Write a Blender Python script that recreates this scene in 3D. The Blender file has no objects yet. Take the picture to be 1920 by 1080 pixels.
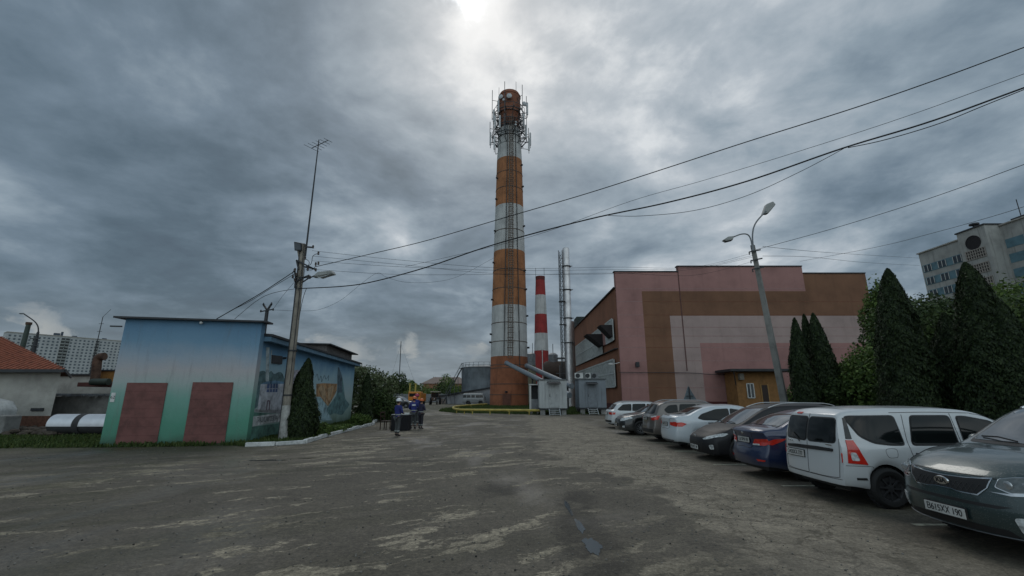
import bpy, bmesh, math, random
import numpy as np
from mathutils import Vector, Matrix
from mathutils.bvhtree import BVHTree
from mathutils.geometry import delaunay_2d_cdt
random.seed(4); rng = np.random.default_rng(7)
C = bpy.context.scene.collection
R = math.radians
# ------------------------------------------------------------------ camera
F_PX, PITCH, EYE = 821.0, R(13.8), 1.8
cd = bpy.data.cameras.new('camera'); cam = bpy.data.objects.new('camera', cd); C.objects.link(cam)
cd.sensor_width = 36.0; cd.lens = 36.0*F_PX/1920.0; cd.clip_start = .05; cd.clip_end = 5000
cam.location = (0, 0, EYE); cam.rotation_euler = (math.pi/2+PITCH, 0, 0)
bpy.context.scene.camera = cam
_c, _s = math.cos(PITCH), math.sin(PITCH)
def ray(x, y):
    r = (x-960)/F_PX; u = (540-y)/F_PX
    return Vector((r, _c-_s*u, _s+_c*u))
def G(x, y, z=0.0):
    d = ray(x, y); return Vector((0, 0, EYE))+d*((z-EYE)/d.z)
def V(x, y, Y):
    d = ray(x, y); return Vector((0, 0, EYE))+d*(Y/d.y)
def VX(x, y, X):
    d = ray(x, y); return Vector((0, 0, EYE))+d*(X/d.x)
# ------------------------------------------------------------------ light: overcast sky, soft sun behind cloud ahead
SUN_DIR = ray(905, 8).normalized()
SUN_EL = math.asin(SUN_DIR.z); SUN_AZ = math.atan2(SUN_DIR.x, SUN_DIR.y)
ld = bpy.data.lights.new('sun', 'SUN'); ld.energy = .55; ld.angle = R(25); ld.color = (1, .96, .9)
sun = bpy.data.objects.new('sun', ld); C.objects.link(sun)
sun.rotation_euler = SUN_DIR.to_track_quat('Z', 'Y').to_euler()
vs = bpy.context.scene.view_settings
vs.view_transform = 'Standard'; vs.look = 'None'; vs.exposure = 0; vs.gamma = 1
class NT:
    """small node helper"""
    def __init__(s, tree): s.t = tree; s.n = tree.nodes; s.l = tree.links
    def add(s, typ, **kw):
        nd = s.n.new(typ)
        for k, v in kw.items(): setattr(nd, k, v)
        return nd
    def put(s, sock, v):
        if isinstance(v, bpy.types.NodeSocket): s.l.new(v, sock)
        elif v is not None:
            if sock.type == 'RGBA' and len(v) == 3: v = (*v, 1)
            sock.default_value = v
    def math(s, op, a, b=None, c=None, clamp=False):
        nd = s.add('ShaderNodeMath', operation=op, use_clamp=clamp)
        for i, v in enumerate((a, b, c)):
            if v is not None: s.put(nd.inputs[i], v)
        return nd.outputs[0]
    def vm(s, op, a, b=None, scale=None):
        nd = s.add('ShaderNodeVectorMath', operation=op); s.put(nd.inputs[0], a)
        if b is not None: s.put(nd.inputs[1], b)
        if scale is not None: s.put(nd.inputs['Scale'], scale)
        return nd.outputs['Value'] if op in ('DOT_PRODUCT', 'LENGTH') else nd.outputs[0]
    def noise(s, vec, scale, detail=4, rough=.55, dist=0, lac=2.0):
        nd = s.add('ShaderNodeTexNoise'); s.put(nd.inputs['Vector'], vec)
        nd.inputs['Scale'].default_value = scale; nd.inputs['Detail'].default_value = detail
        nd.inputs['Roughness'].default_value = rough; nd.inputs['Distortion'].default_value = dist
        return nd.outputs['Fac']
    def voro(s, vec, scale, feature='F1', out='Distance', rnd=1.0):
        nd = s.add('ShaderNodeTexVoronoi', feature=feature); s.put(nd.inputs['Vector'], vec)
        nd.inputs['Scale'].default_value = scale; nd.inputs['Randomness'].default_value = rnd
        return nd.outputs[out]
    def ramp(s, fac, stops):
        nd = s.add('ShaderNodeValToRGB'); s.put(nd.inputs[0], fac); cr = nd.color_ramp
        while len(cr.elements) < len(stops): cr.elements.new(.5)
        for e, (p, col) in zip(cr.elements, stops):
            e.position = p; e.color = (*col, 1) if len(col) == 3 else col
        return nd.outputs[0]
    def step(s, v, a, b):
        nd = s.add('ShaderNodeMapRange', interpolation_type='SMOOTHSTEP'); s.put(nd.inputs[0], v)
        s.put(nd.inputs[1], a); s.put(nd.inputs[2], b)
        return nd.outputs[0]
    def mix(s, f, a, b, blend='MIX'):
        nd = s.add('ShaderNodeMix', data_type='RGBA', blend_type=blend)
        s.put(nd.inputs[0], f); s.put(nd.inputs[6], a); s.put(nd.inputs[7], b)
        return nd.outputs[2]
    def xyz(s, v):
        nd = s.add('ShaderNodeSeparateXYZ'); s.put(nd.inputs[0], v); return nd.outputs
    def comb(s, x, y, z):
        nd = s.add('ShaderNodeCombineXYZ')
        for i, v in enumerate((x, y, z)): s.put(nd.inputs[i], v)
        return nd.outputs[0]
w = bpy.data.worlds.new('World'); bpy.context.scene.world = w; w.use_nodes = True
w.node_tree.nodes.clear(); N = NT(w.node_tree)
gen = N.add('ShaderNodeTexCoord').outputs['Generated']
dr = N.vm('NORMALIZE', gen); X_, Y_, Z_ = N.xyz(dr)[:3]
zz = N.math('MAXIMUM', N.math('ADD', Z_, .23), .07)
pl = N.comb(N.math('DIVIDE', X_, zz), N.math('DIVIDE', Y_, zz), N.math('MULTIPLY', Z_, .6))
n1 = N.noise(pl, 1.7, 8, .56, .35); n2 = N.noise(N.vm('ADD', pl, (7.3, 2.1, 0)), 4.6, 6, .58, .2)
n0 = N.noise(N.vm('ADD', pl, (3.1, 9.4, 1.)), .5, 3, .5, .1)
def blob(px, py, a, k, v=None):
    b = ray(px, py).normalized()
    e = N.math('EXPONENT', N.math('MULTIPLY', N.math('SUBTRACT', N.vm('DOT_PRODUCT', v or dr, tuple(b)), 1), k))
    return N.math('MULTIPLY', e, a)
def addup(lst):
    o = lst[0]
    for q in lst[1:]: o = N.math('ADD', o, q)
    return o
dw = N.vm('NORMALIZE', N.vm('ADD', dr, N.vm('SCALE', N.vm('SUBTRACT', N.comb(n1, n2, n0), (.5, .5, .5)), scale=.35)))
s_ = addup([N.math('MULTIPLY', N.math('SUBTRACT', n1, .5), 1.35), N.math('MULTIPLY', N.math('SUBTRACT', n2, .5), .6),
            N.math('MULTIPLY', N.math('SUBTRACT', n0, .5), .5), N.math('ADD', 0.545, 0),
            blob(905, 0, .14, 300, dw), blob(930, 100, .14, 200, dw), blob(925, 210, .10, 120, dw), blob(1130, 230, .18, 22, dw), blob(1330, 420, .12, 30, dw),
            blob(1000, 380, .10, 20, dw), blob(420, 380, -.17, 16, dw), blob(60, 480, -.08, 20, dw), blob(820, 600, -.16, 70, dw),
            blob(1780, 250, -.12, 30, dw), blob(1500, 120, .10, 20, dw), blob(350, 560, -.10, 60, dw), blob(150, 60, .03, 20, dw), blob(620, 60, .06, 40, dw), blob(300, 100, -.05, 30, dw), blob(1650, 60, .08, 30, dw), blob(1050, 110, -.12, 300, dw)])
cl = N.ramp(s_, [(0, (.052, .080, .112)), (.24, (.086, .132, .172)), (.46, (.150, .208, .264)), (.66, (.258, .326, .384)), (.84, (.41, .468, .520)), (1, (.66, .70, .73))])
# glow where the sun sits behind thin cloud
dg = N.vm('NORMALIZE', N.vm('ADD', dw, N.vm('SCALE', N.vm('SUBTRACT', N.comb(N.noise(dr, 30, 4), N.noise(N.vm('ADD', dr, (4, 4, 4)), 30, 4), .5), (.5, .5, .5)), scale=.10)))
glow = addup([blob(893, -6, .7, 3500, dg), blob(922, 8, .55, 3000, dg), blob(940, 55, .20, 2500, dg), blob(935, 50, .10, 1200, dw)])
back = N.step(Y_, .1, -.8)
cl = N.mix(1, cl, N.vm('SCALE', N.comb(1, 1.02, 1.02), scale=N.math('MULTIPLY', glow, .85)), 'ADD')
# bright breaks and cumulus low over the horizon
n3 = N.noise(N.comb(N.math('MULTIPLY', X_, 1), N.math('MULTIPLY', Y_, 1), N.math('MULTIPLY', Z_, 1.9)), 9, 7, .6, .35)
n4 = N.noise(N.vm('ADD', dr, (3, 1, 2)), 16, 5, .6, .2)
low = addup([blob(0, 600, .40, 500), blob(130, 632, .32, 900), blob(250, 655, .34, 900), blob(20, 680, .30, 600), blob(590, 640, .36, 1500), blob(650, 665, .36, 1500), blob(770, 650, .50, 700),
             blob(820, 590, .20, 900), blob(690, 670, .35, 700), blob(900, 650, .42, 700), blob(1740, 560, .1, 300)])
cf = N.step(N.math('ADD', low, N.math('MULTIPLY', N.math('SUBTRACT', n3, .5), 1.5)), .34, .52)
cc = N.ramp(N.math('ADD', N.math('MULTIPLY', low, .6), N.math('MULTIPLY', n4, .62)), [(.3, (.14, .18, .225)), (.52, (.26, .30, .33)), (.7, (.47, .48, .46)), (.85, (.62, .60, .54))])
cl = N.mix(N.math('MULTIPLY', cf, .72), cl, cc)
# haze band at the horizon
hz = N.math('MULTIPLY', N.step(Z_, .20, 0.0), .62)
cl = N.mix(hz, cl, (.235, .278, .312))
sky = N.add('ShaderNodeTexSky', sky_type='NISHITA', sun_disc=False)
sky.sun_elevation = SUN_EL; sky.sun_rotation = SUN_AZ; sky.dust_density = 4
skyc = N.vm('SCALE', sky.outputs[0], scale=.1)
cl = N.vm('SCALE', cl, scale=N.math('ADD', 1, N.math('MULTIPLY', back, 2.1)))   # unseen sky behind the viewer, brightened and then warmed to fill the facades
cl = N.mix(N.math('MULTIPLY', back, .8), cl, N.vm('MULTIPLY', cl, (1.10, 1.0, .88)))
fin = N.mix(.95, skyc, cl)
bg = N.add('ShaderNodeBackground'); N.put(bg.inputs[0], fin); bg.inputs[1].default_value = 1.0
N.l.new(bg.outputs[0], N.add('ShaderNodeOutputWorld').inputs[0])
# ------------------------------------------------------------------ materials
MATS = {}
def M(name, col=(.2, .2, .2), rough=.75, metal=0, var=.18, scale=2.5, bump=.12, bscale=30, spec=.4, dirt=0, coat=0, col2=None, streak=0):
    if name in MATS: return MATS[name]
    m = bpy.data.materials.new(name); m.use_nodes = True; m.node_tree.nodes.clear(); n = NT(m.node_tree)
    b = n.add('ShaderNodeBsdfPrincipled'); out = n.add('ShaderNodeOutputMaterial'); n.l.new(b.outputs[0], out.inputs[0])
    pos = n.add('ShaderNodeTexCoord').outputs['Object']
    a = n.noise(pos, scale, 6, .6)
    dark = tuple(c*(1-var*1.6) for c in col); light = tuple(min(1, c*(1+var)) for c in col) if not col2 else col2
    c = n.ramp(a, [(.3, dark), (.52, col), (.72, light)])
    if dirt or streak:
        if streak: d = n.noise(n.vm('MULTIPLY', pos, (3, 3, .25)), scale*1.5, 5, .6)
        else: d = n.noise(n.vm('ADD', pos, (5, 5, 5)), scale*.6, 8, .65, .4)
        f = n.math('MULTIPLY', n.step(d, .5, .72), dirt or streak)
        c = n.mix(f, c, tuple(q*.35+.01 for q in col))
    n.put(b.inputs['Base Color'], c)
    b.inputs['Roughness'].default_value = rough; b.inputs['Metallic'].default_value = metal
    b.inputs['Specular IOR Level'].default_value = spec
    if coat: b.inputs['Coat Weight'].default_value = coat; b.inputs['Coat Roughness'].default_value = .06
    if bump:
        bp = n.add('ShaderNodeBump'); bp.inputs['Strength'].default_value = bump; bp.inputs['Distance'].default_value = .02
        n.put(bp.inputs['Height'], n.noise(pos, bscale, 4, .6)); n.l.new(bp.outputs[0], b.inputs['Normal'])
    MATS[name] = m; return m
def leafmat(name, c1, c2, c3, trans=.15):
    if name in MATS: return MATS[name]
    m = bpy.data.materials.new(name); m.use_nodes = True; m.node_tree.nodes.clear(); n = NT(m.node_tree)
    g = n.add('ShaderNodeNewGeometry'); pos = n.add('ShaderNodeTexCoord').outputs['Object']
    f = n.math('ADD', n.math('MULTIPLY', g.outputs['Random Per Island'], .6), n.math('MULTIPLY', n.noise(pos, 2.6, 5), .5))
    c = n.ramp(f, [(.15, c1), (.5, c2), (.9, c3)])
    b = n.add('ShaderNodeBsdfPrincipled'); n.put(b.inputs['Base Color'], c); b.inputs['Roughness'].default_value = .65
    b.inputs['Specular IOR Level'].default_value = .25
    t = n.add('ShaderNodeBsdfTranslucent'); n.put(t.inputs[0], c); mx = n.add('ShaderNodeMixShader'); mx.inputs[0].default_value = trans
    n.l.new(b.outputs[0], mx.inputs[1]); n.l.new(t.outputs[0], mx.inputs[2])
    n.l.new(mx.outputs[0], n.add('ShaderNodeOutputMaterial').inputs[0]); MATS[name] = m; return m
def carpaint(name, col, metal=.0, wet=.5, rough=.32):
    """glossy clear-coated paint, dusty low down, beaded with rain"""
    if name in MATS: return MATS[name]
    m = bpy.data.materials.new(name); m.use_nodes = True; m.node_tree.nodes.clear(); n = NT(m.node_tree)
    b = n.add('ShaderNodeBsdfPrincipled'); n.l.new(b.outputs[0], n.add('ShaderNodeOutputMaterial').inputs[0])
    pos = n.add('ShaderNodeTexCoord').outputs['Object']; z = n.xyz(pos)[2]
    grime = n.math('MULTIPLY', n.step(n.math('ADD', z, n.math('MULTIPLY', n.noise(pos, 3, 5), .35)), .62, .30), .5)
    drops = n.step(n.voro(pos, 60), .30, .12)
    c = n.mix(grime, col, (.10, .095, .085)); c = n.mix(n.math('MULTIPLY', drops, .10*wet), c, (.6, .65, .7))
    n.put(b.inputs['Base Color'], c); b.inputs['Metallic'].default_value = metal
    n.put(b.inputs['Roughness'], n.math('ADD', rough, n.math('MULTIPLY', grime, .5)))
    b.inputs['Coat Weight'].default_value = .8; b.inputs['Coat Roughness'].default_value = .05
    bp = n.add('ShaderNodeBump'); bp.inputs['Strength'].default_value = .35*wet; bp.inputs['Distance'].default_value = .004
    n.put(bp.inputs['Height'], drops); n.l.new(bp.outputs[0], b.inputs['Coat Normal'])
    MATS[name] = m; return m
# ------------------------------------------------------------------ object helpers
def tag(o, label=None, cat=None, group=None, kind=None):
    if label: o['label'] = label
    if cat: o['category'] = cat
    if group: o['group'] = group
    if kind: o['kind'] = kind
    return o
def thing(name, label, cat, loc=(0, 0, 0), rz=0, group=None):
    o = bpy.data.objects.new(name, None); C.objects.link(o); o.location = loc; o.rotation_euler = (0, 0, rz)
    o.empty_display_size = .2
    return tag(o, label, cat, group)
def link(name, me, mat, parent=None):
    o = bpy.data.objects.new(name, me); C.objects.link(o)
    if mat is not None:
        for q in (mat if isinstance(mat, (list, tuple)) else [mat]): me.materials.append(q)
    if parent: o.parent = parent
    return o
def frame_of(d):
    d = d.normalized(); a = Vector((0, 0, 1)) if abs(d.z) < .9 else Vector((1, 0, 0))
    u = d.cross(a).normalized(); return u, d.cross(u).normalized()
class MB:
    def __init__(s): s.v = []; s.f = []; s.mi = []; s.cur = 0
    def face(s, *i): s.f.append(tuple(i)); s.mi.append(s.cur)
    def add(s, vs_, fs):
        b = len(s.v); s.v += [tuple(q) for q in vs_]
        for f in fs: s.face(*[b+i for i in f])
        return s
    def box(s, x0, x1, y0, y1, z0, z1, rz=0, piv=None):
        p = [Vector((x, y, z)) for z in (z0, z1) for y in (y0, y1) for x in (x0, x1)]
        if rz:
            pv = Vector(piv) if piv else Vector(((x0+x1)/2, (y0+y1)/2, 0)); m = Matrix.Rotation(rz, 3, 'Z')
            p = [m @ (q-pv)+pv for q in p]
        return s.add(p, [(0, 2, 3, 1), (4, 5, 7, 6), (0, 1, 5, 4), (2, 6, 7, 3), (0, 4, 6, 2), (1, 3, 7, 5)])
    def bar(s, a, b, wd, hh=None):
        """rectangular bar between two points"""
        a, b = Vector(a), Vector(b); u, v = frame_of(b-a); hh = hh or wd
        p = [q+u*(sx*wd/2)+v*(sy*hh/2) for q in (a, b) for sy in (-1, 1) for sx in (-1, 1)]
        return s.add(p, [(0, 2, 3, 1), (4, 5, 7, 6), (0, 1, 5, 4), (2, 6, 7, 3), (0, 4, 6, 2), (1, 3, 7, 5)])
    def tube(s, pts, r, n=8, cap=True):
        pts = [Vector(p) for p in pts]; k = len(pts); rr = r if isinstance(r, (list, tuple)) else [r]*k
        b = len(s.v); u = None
        for i, p in enumerate(pts):
            d = (pts[min(i+1, k-1)]-pts[max(i-1, 0)])
            if u is None: u, v = frame_of(d)
            else:
                d.normalize(); u = (u-d*u.dot(d)).normalized(); v = d.cross(u)
            for j in range(n):
                a = 2*math.pi*j/n; s.v.append(tuple(p+(u*math.cos(a)+v*math.sin(a))*rr[i]))
        for i in range(k-1):
            for j in range(n): s.face(b+i*n+j, b+i*n+(j+1) % n, b+(i+1)*n+(j+1) % n, b+(i+1)*n+j)
        if cap: s.face(*[b+j for j in range(n)][::-1]); s.face(*[b+(k-1)*n+j for j in range(n)])
        return s
    def lathe(s, prof, c=(0, 0, 0), n=24, axis='Z', cap=True):
        b = len(s.v); k = len(prof)
        for r_, h in prof:
            for j in range(n):
                a = 2*math.pi*j/n; x, y = r_*math.cos(a), r_*math.sin(a)
                p = (x, y, h) if axis == 'Z' else ((x, h, y) if axis == 'Y' else (h, x, y))
                s.v.append((p[0]+c[0], p[1]+c[1], p[2]+c[2]))
        for i in range(k-1):
            for j in range(n): s.face(b+i*n+j, b+i*n+(j+1) % n, b+(i+1)*n+(j+1) % n, b+(i+1)*n+j)
        if cap: s.face(*[b+j for j in range(n)][::-1]); s.face(*[b+(k-1)*n+j for j in range(n)])
        return s
    def prism(s, poly, vec):
        """polygon (3D points) extruded by vec"""
        p = [Vector(q) for q in poly]; n = len(p); b = len(s.v); vec = Vector(vec)
        s.v += [tuple(q) for q in p]+[tuple(q+vec) for q in p]
        s.face(*[b+i for i in range(n)][::-1]); s.face(*[b+n+i for i in range(n)])
        for i in range(n): s.face(b+i, b+(i+1) % n, b+n+(i+1) % n, b+n+i)
        return s
    def ball(s, c, rx, ry=None, rz=None, n=12, m=8):
        ry = ry or rx; rz = rz or rx; b = len(s.v)
        for i in range(1, m):
            t = math.pi*i/m
            for j in range(n):
                a = 2*math.pi*j/n; s.v.append((c[0]+rx*math.sin(t)*math.cos(a), c[1]+ry*math.sin(t)*math.sin(a), c[2]+rz*math.cos(t)))
        s.v += [(c[0], c[1], c[2]+rz), (c[0], c[1], c[2]-rz)]
        for i in range(m-2):
            for j in range(n): s.face(b+i*n+j, b+(i+1)*n+j, b+(i+1)*n+(j+1) % n, b+i*n+(j+1) % n)
        T, B = b+(m-1)*n, b+(m-1)*n+1
        for j in range(n): s.face(T, b+j, b+(j+1) % n); s.face(B, b+(m-2)*n+(j+1) % n, b+(m-2)*n+j)
        return s
    def build(s, name, mat, parent=None, world=False, smooth=False, bevel=0, ang=40):
        me = bpy.data.meshes.new(name)
        vv = s.v
        if world and parent:
            o = parent.location; vv = [(a-o.x, b_-o.y, c_-o.z) for a, b_, c_ in s.v]
        me.from_pydata(vv, [], s.f); me.update()
        ob = link(name, me, mat, parent)
        me.polygons.foreach_set('material_index', s.mi)
        bm = bmesh.new(); bm.from_mesh(me); bmesh.ops.recalc_face_normals(bm, faces=bm.faces); bm.to_mesh(me); bm.free()
        if smooth: me.shade_smooth(); me.set_sharp_from_angle(angle=R(ang))
        if bevel:
            md = ob.modifiers.new('edge', 'BEVEL'); md.width = bevel; md.segments = 2; md.limit_method = 'ANGLE'
        return ob
def text_mesh(txt, size, depth=.002, spacing=1.0):
    cu = bpy.data.curves.new('t', 'FONT'); cu.body = txt; cu.size = size; cu.extrude = depth; cu.align_x = 'CENTER'; cu.align_y = 'CENTER'; cu.space_character = spacing
    o = bpy.data.objects.new('t', cu); C.objects.link(o); bpy.context.view_layer.update()
    me = bpy.data.meshes.new_from_object(o.evaluated_get(bpy.context.evaluated_depsgraph_get()))
    bpy.data.objects.remove(o); return me
def bez(pts, n=6):
    """catmull-rom through points"""
    P = [Vector(p) for p in pts]; out = []
    for i in range(len(P)-1):
        a, b, c, d = P[max(i-1, 0)], P[i], P[i+1], P[min(i+2, len(P)-1)]
        for k in range(n):
            t = k/n; out.append(.5*((2*b)+(c-a)*t+(2*a-5*b+4*c-d)*t*t+(3*b-a-3*c+d)*t**3))
    out.append(P[-1]); return out
def copy_tree(o, parent=None):
    c = o.copy(); C.objects.link(c); c.parent = parent
    for ch in list(o.children): copy_tree(ch, c)
    return c
# leaves ------------------------------------------------------------
def leaf_mesh(name, pts, nrm, size, up=.0, asp=1.6, jit=.7):
    """one small four-sided leaf spray per point"""
    n = len(pts); d = nrm+rng.normal(0, jit, (n, 3)); d /= np.linalg.norm(d, axis=1)[:, None]+1e-9
    t = rng.normal(0, 1, (n, 3)); t[:, 2] += up*3; t -= d*np.sum(t*d, 1)[:, None]; t /= np.linalg.norm(t, axis=1)[:, None]+1e-9
    b = np.cross(d, t); s = size*rng.uniform(.6, 1.35, (n, 1))
    v = np.empty((n, 4, 3)); v[:, 0] = pts-t*s*asp*.5; v[:, 1] = pts+b*s*.45+t*s*.05; v[:, 2] = pts+t*s*asp*.5; v[:, 3] = pts-b*s*.45+t*s*.05
    me = bpy.data.meshes.new(name); me.vertices.add(n*4); me.vertices.foreach_set('co', v.reshape(-1).astype(np.float32))
    me.loops.add(n*4); me.loops.foreach_set('vertex_index', np.arange(n*4, dtype=np.int32))
    me.polygons.add(n); me.polygons.foreach_set('loop_start', np.arange(0, n*4, 4, dtype=np.int32)); me.update(calc_edges=True); me.validate()
    return me
def lump(a, z, seed):
    return .5*np.sin(3*a+2.1*z+seed)+.3*np.sin(7*a-4.3*z+seed*2)+.25*np.sin(5*a+9*z+seed*3)+.2*np.sin(13*a+15*z+seed)
def join_meshes(name, meshes):
    bm = bmesh.new()
    for i, me in enumerate(meshes):
        k = len(bm.faces); bm.from_mesh(me)
    me = bpy.data.meshes.new(name); bm.to_mesh(me); bm.free(); return me
def thuja_mesh(h, r, n, seed, leaf=.1, tip=1.0, tops=1):
    z = rng.uniform(0, 1, n)**1.25; a = rng.uniform(0, 2*np.pi, n)
    prof = np.minimum(1, (1-z)**.62*1.12*np.clip(.72+z*1.6, 0, 1))
    rad = r*prof*(1+.15*lump(a, z*h*1.1, seed)+.10*lump(a*2, z*h*3.1, seed+2)); q = 1.06-.36*rng.uniform(0, 1, n)**1.5+np.where(rng.random(n) < .05, rng.uniform(.03, .16, n), 0)
    x, y = np.cos(a)*rad*q, np.sin(a)*rad*q
    pts = np.stack([x+.05*np.sin(z*9+seed), y, z*h+.05], 1); nm = np.stack([np.cos(a), np.sin(a), np.full(n, .25)], 1)
    L = leaf_mesh('l', pts, nm, leaf, up=1.0, asp=2.0, jit=.45)
    mb = MB(); mb.lathe([(r*.5, .05)]+[(r*.80*min(1, (1-t)**.62*1.12*min(1, .72+t*1.6)), t*h*.985) for t in [i/14 for i in range(14)]]+[(.01, h*.97)], n=14)
    me = bpy.data.meshes.new('c'); me.from_pydata(mb.v, [], mb.f); return join_meshes('crown', [L, me])
def tree_mesh(lobes, n, leaf, seed=0):
    """lobes: (x,y,z,rx,rz)"""
    P, Nn = [], []; tot = sum(l[3]**2+l[3]*l[4] for l in lobes)
    for (x, y, z, rx, rz) in lobes:
        m = int(n*(rx**2+rx*rz)/tot); d = rng.normal(0, 1, (m, 3)); d /= np.linalg.norm(d, axis=1)[:, None]
        a = np.arctan2(d[:, 1], d[:, 0]); k = 1+.17*lump(a, d[:, 2]*3, seed+x+z); q = (1-.42*rng.uniform(0, 1, m)**1.6)*k
        keep = (np.sin(d[:, 0]*9+seed+x)*np.sin(d[:, 1]*8+z)*np.sin(d[:, 2]*9+seed)) > -.42
        p = np.stack([x+d[:, 0]*rx*q, y+d[:, 1]*rx*q, z+d[:, 2]*rz*q], 1)[keep]
        P.append(p); Nn.append(d[keep])
    return leaf_mesh('crown', np.concatenate(P), np.concatenate(Nn), leaf, asp=1.5, jit=.8)
def make_thuja(label, loc, h, r, n, mat, leaf=.1, group='thujas', kind='thuja_tree', lean=0):
    t = thing(kind, label, 'thuja', loc, group=group); t.rotation_euler = (0, lean, 0)
    o = link('crown', thuja_mesh(h, r, n, random.random()*6, leaf), mat, t)
    MB().tube([(0, 0, -.05), (0, 0, h*.5)], [.1, .05], 8).build('trunk', M('bark', (.07, .055, .045), .9, bump=.5, bscale=15), t, smooth=True)
    return t
def make_tree(label, loc, lobes, n, leaf, mat, trunk=(.16, 1.5), name='broadleaf_tree', cat='tree', group=None, limbs=True):
    t = thing(name, label, cat, loc, group=group)
    link('crown', tree_mesh(lobes, n, leaf, random.random()*5), mat, t)
    mb = MB(); r0, th = trunk; mb.tube([(0, 0, -.1), (.05, .03, th*.5), (0, 0, th)], [r0*1.2, r0, r0*.8], 8)
    for (x, y, z, rx, rz) in lobes:
        mb.tube(bez([(0, 0, th*.8), (x*.4, y*.4, th*.6+z*.4), (x, y, z)], 4), [r0*.55]*5+[r0*.4]*3+[r0*.15], 6)
    mb.build('trunk', M('bark', (.07, .055, .045)), t, smooth=True)
    return t
# ================================================================== GROUND
def ground_material():
    m = bpy.data.materials.new('asphalt'); m.use_nodes = True; m.node_tree.nodes.clear(); n = NT(m.node_tree)
    pos = n.add('ShaderNodeTexCoord').outputs['Object']; x, y, z = n.xyz(pos)[:3]
    big = n.noise(pos, .18, 5, .6); med = n.noise(pos, .9, 7, .65, .3); fine = n.noise(pos, 45, 3, .7); fine2 = n.noise(pos, 11, 6, .7)
    c = n.ramp(n.math('ADD', n.math('MULTIPLY', big, .5), n.math('MULTIPLY', med, .5)), [(.32, (.052, .049, .045)), (.5, (.084, .079, .072)), (.68, (.124, .117, .107))])
    # worn pale patches where the old surface shows, drawn out along the wheel tracks
    ca, sa = math.cos(R(30)), math.sin(R(30))
    uu = n.math('ADD', n.math('MULTIPLY', x, ca), n.math('MULTIPLY', y, sa)); vv_ = n.math('SUBTRACT', n.math('MULTIPLY', y, ca), n.math('MULTIPLY', x, sa))
    trk = n.comb(n.math('MULTIPLY', uu, .30), n.math('MULTIPLY', vv_, 1.05), 0)
    wv = n.vm('ADD', n.vm('MULTIPLY', trk, (1.1, 1, 1)), n.vm('SCALE', n.comb(n.noise(pos, 1.6, 3), n.noise(n.vm('ADD', pos, (9, 3, 0)), 1.6, 3), 0), scale=.55))
    pt = n.math('ADD', n.noise(wv, 1.9, 10, .70, .3), n.math('MULTIPLY', n.math('SUBTRACT', n.noise(pos, 6, 8, .75), .5), .22))
    reg = n.math('MULTIPLY', n.step(x, -13, -8), n.step(x, 3.5, 0))
    reg2 = n.noise(n.vm('ADD', pos, (31, 7, 0)), .22, 2)
    pm = n.step(n.math('ADD', pt, n.math('MULTIPLY', n.math('SUBTRACT', reg2, .5), .35)), .540, .578)
    pm = n.math('MULTIPLY', pm, n.math('ADD', .15, n.math('MULTIPLY', reg, .85)))
    c = n.mix(n.math('MULTIPLY', pm, .85), c, n.ramp(fine2, [(.3, (.17, .162, .142)), (.7, (.35, .33, .29))]))
    # cracked pale concrete strip beside the parking bays
    edge = n.math('ADD', x, n.math('MULTIPLY', n.math('SUBTRACT', med, .5), 3.2))
    lim = n.math('ADD', n.math('MULTIPLY', n.step(y, 9.5, 13), -1.7), 2.75)
    cm = n.math('MULTIPLY', n.step(n.math('SUBTRACT', edge, lim), -.12, .25), n.step(edge, 5.6, 4.7))
    cm = n.math('MULTIPLY', cm, n.math('MULTIPLY', n.step(y, 60, 34), n.step(y, 3, 7)))
    cp = n.vm('ADD', pos, n.vm('SCALE', n.comb(n.math('ADD', med, n.math('MULTIPLY', fine2, .5)), n.math('ADD', n.noise(pos, 2.2, 4), n.math('MULTIPLY', fine2, .4)), 0), scale=.75))
    cr = n.step(n.voro(cp, 1.1, 'DISTANCE_TO_EDGE'), .022, .004); cr2 = n.step(n.voro(cp, 3.1, 'DISTANCE_TO_EDGE'), .035, .008)
    crk = n.math('MAXIMUM', cr, n.math('MULTIPLY', cr2, n.step(n.noise(pos, .6, 2), .48, .6)))
    conc = n.ramp(n.noise(pos, 1.8, 8, .7), [(.3, (.105, .097, .085)), (.5, (.19, .179, .162)), (.7, (.29, .274, .248))])
    conc = n.mix(n.math('MULTIPLY', crk, .62), conc, (.055, .048, .038))
    c = n.mix(n.math('MULTIPLY', cm, .86), c, conc)
    c = n.mix(n.math('MULTIPLY', n.math('MULTIPLY', n.step(n.voro(cp, 4.2, 'DISTANCE_TO_EDGE'), .05, .012), pm), .6), c, (.045, .040, .034))
    # fine cracks over the old asphalt
    c = n.mix(n.math('MULTIPLY', n.math('MULTIPLY', n.step(n.voro(cp, .55, 'DISTANCE_TO_EDGE'), .012, .003), n.step(n.noise(pos, .35, 2), .5, .62)), .6), c, (.03, .028, .024))
    # moss and damp soil tint at the parking edge and the verge
    tm = n.math('MULTIPLY', n.step(n.noise(n.vm('ADD', trk, (4, 8, 0)), .8, 7, .62, .3), .47, .64), n.math('ADD', .35, n.math('MULTIPLY', n.step(x, 0, -6), .65)))
    c = n.mix(n.math('MULTIPLY', tm, .62), c, (.040, .041, .028))
    vg = n.math('MULTIPLY', n.step(n.math('ADD', y, n.math('MULTIPLY', med, 1.6)), 15.3, 16.9), n.step(x, -8.5, -10.5))
    c = n.mix(n.math('MULTIPLY', vg, .8), c, (.034, .038, .020))
    ms = n.math('MULTIPLY', n.math('ADD', n.step(x, 4.6, 6.5), n.step(x, -5, -11)), n.step(n.noise(pos, .7, 6, .65), .42, .66))
    c = n.mix(n.math('MULTIPLY', ms, .5), c, (.062, .063, .038))
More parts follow.
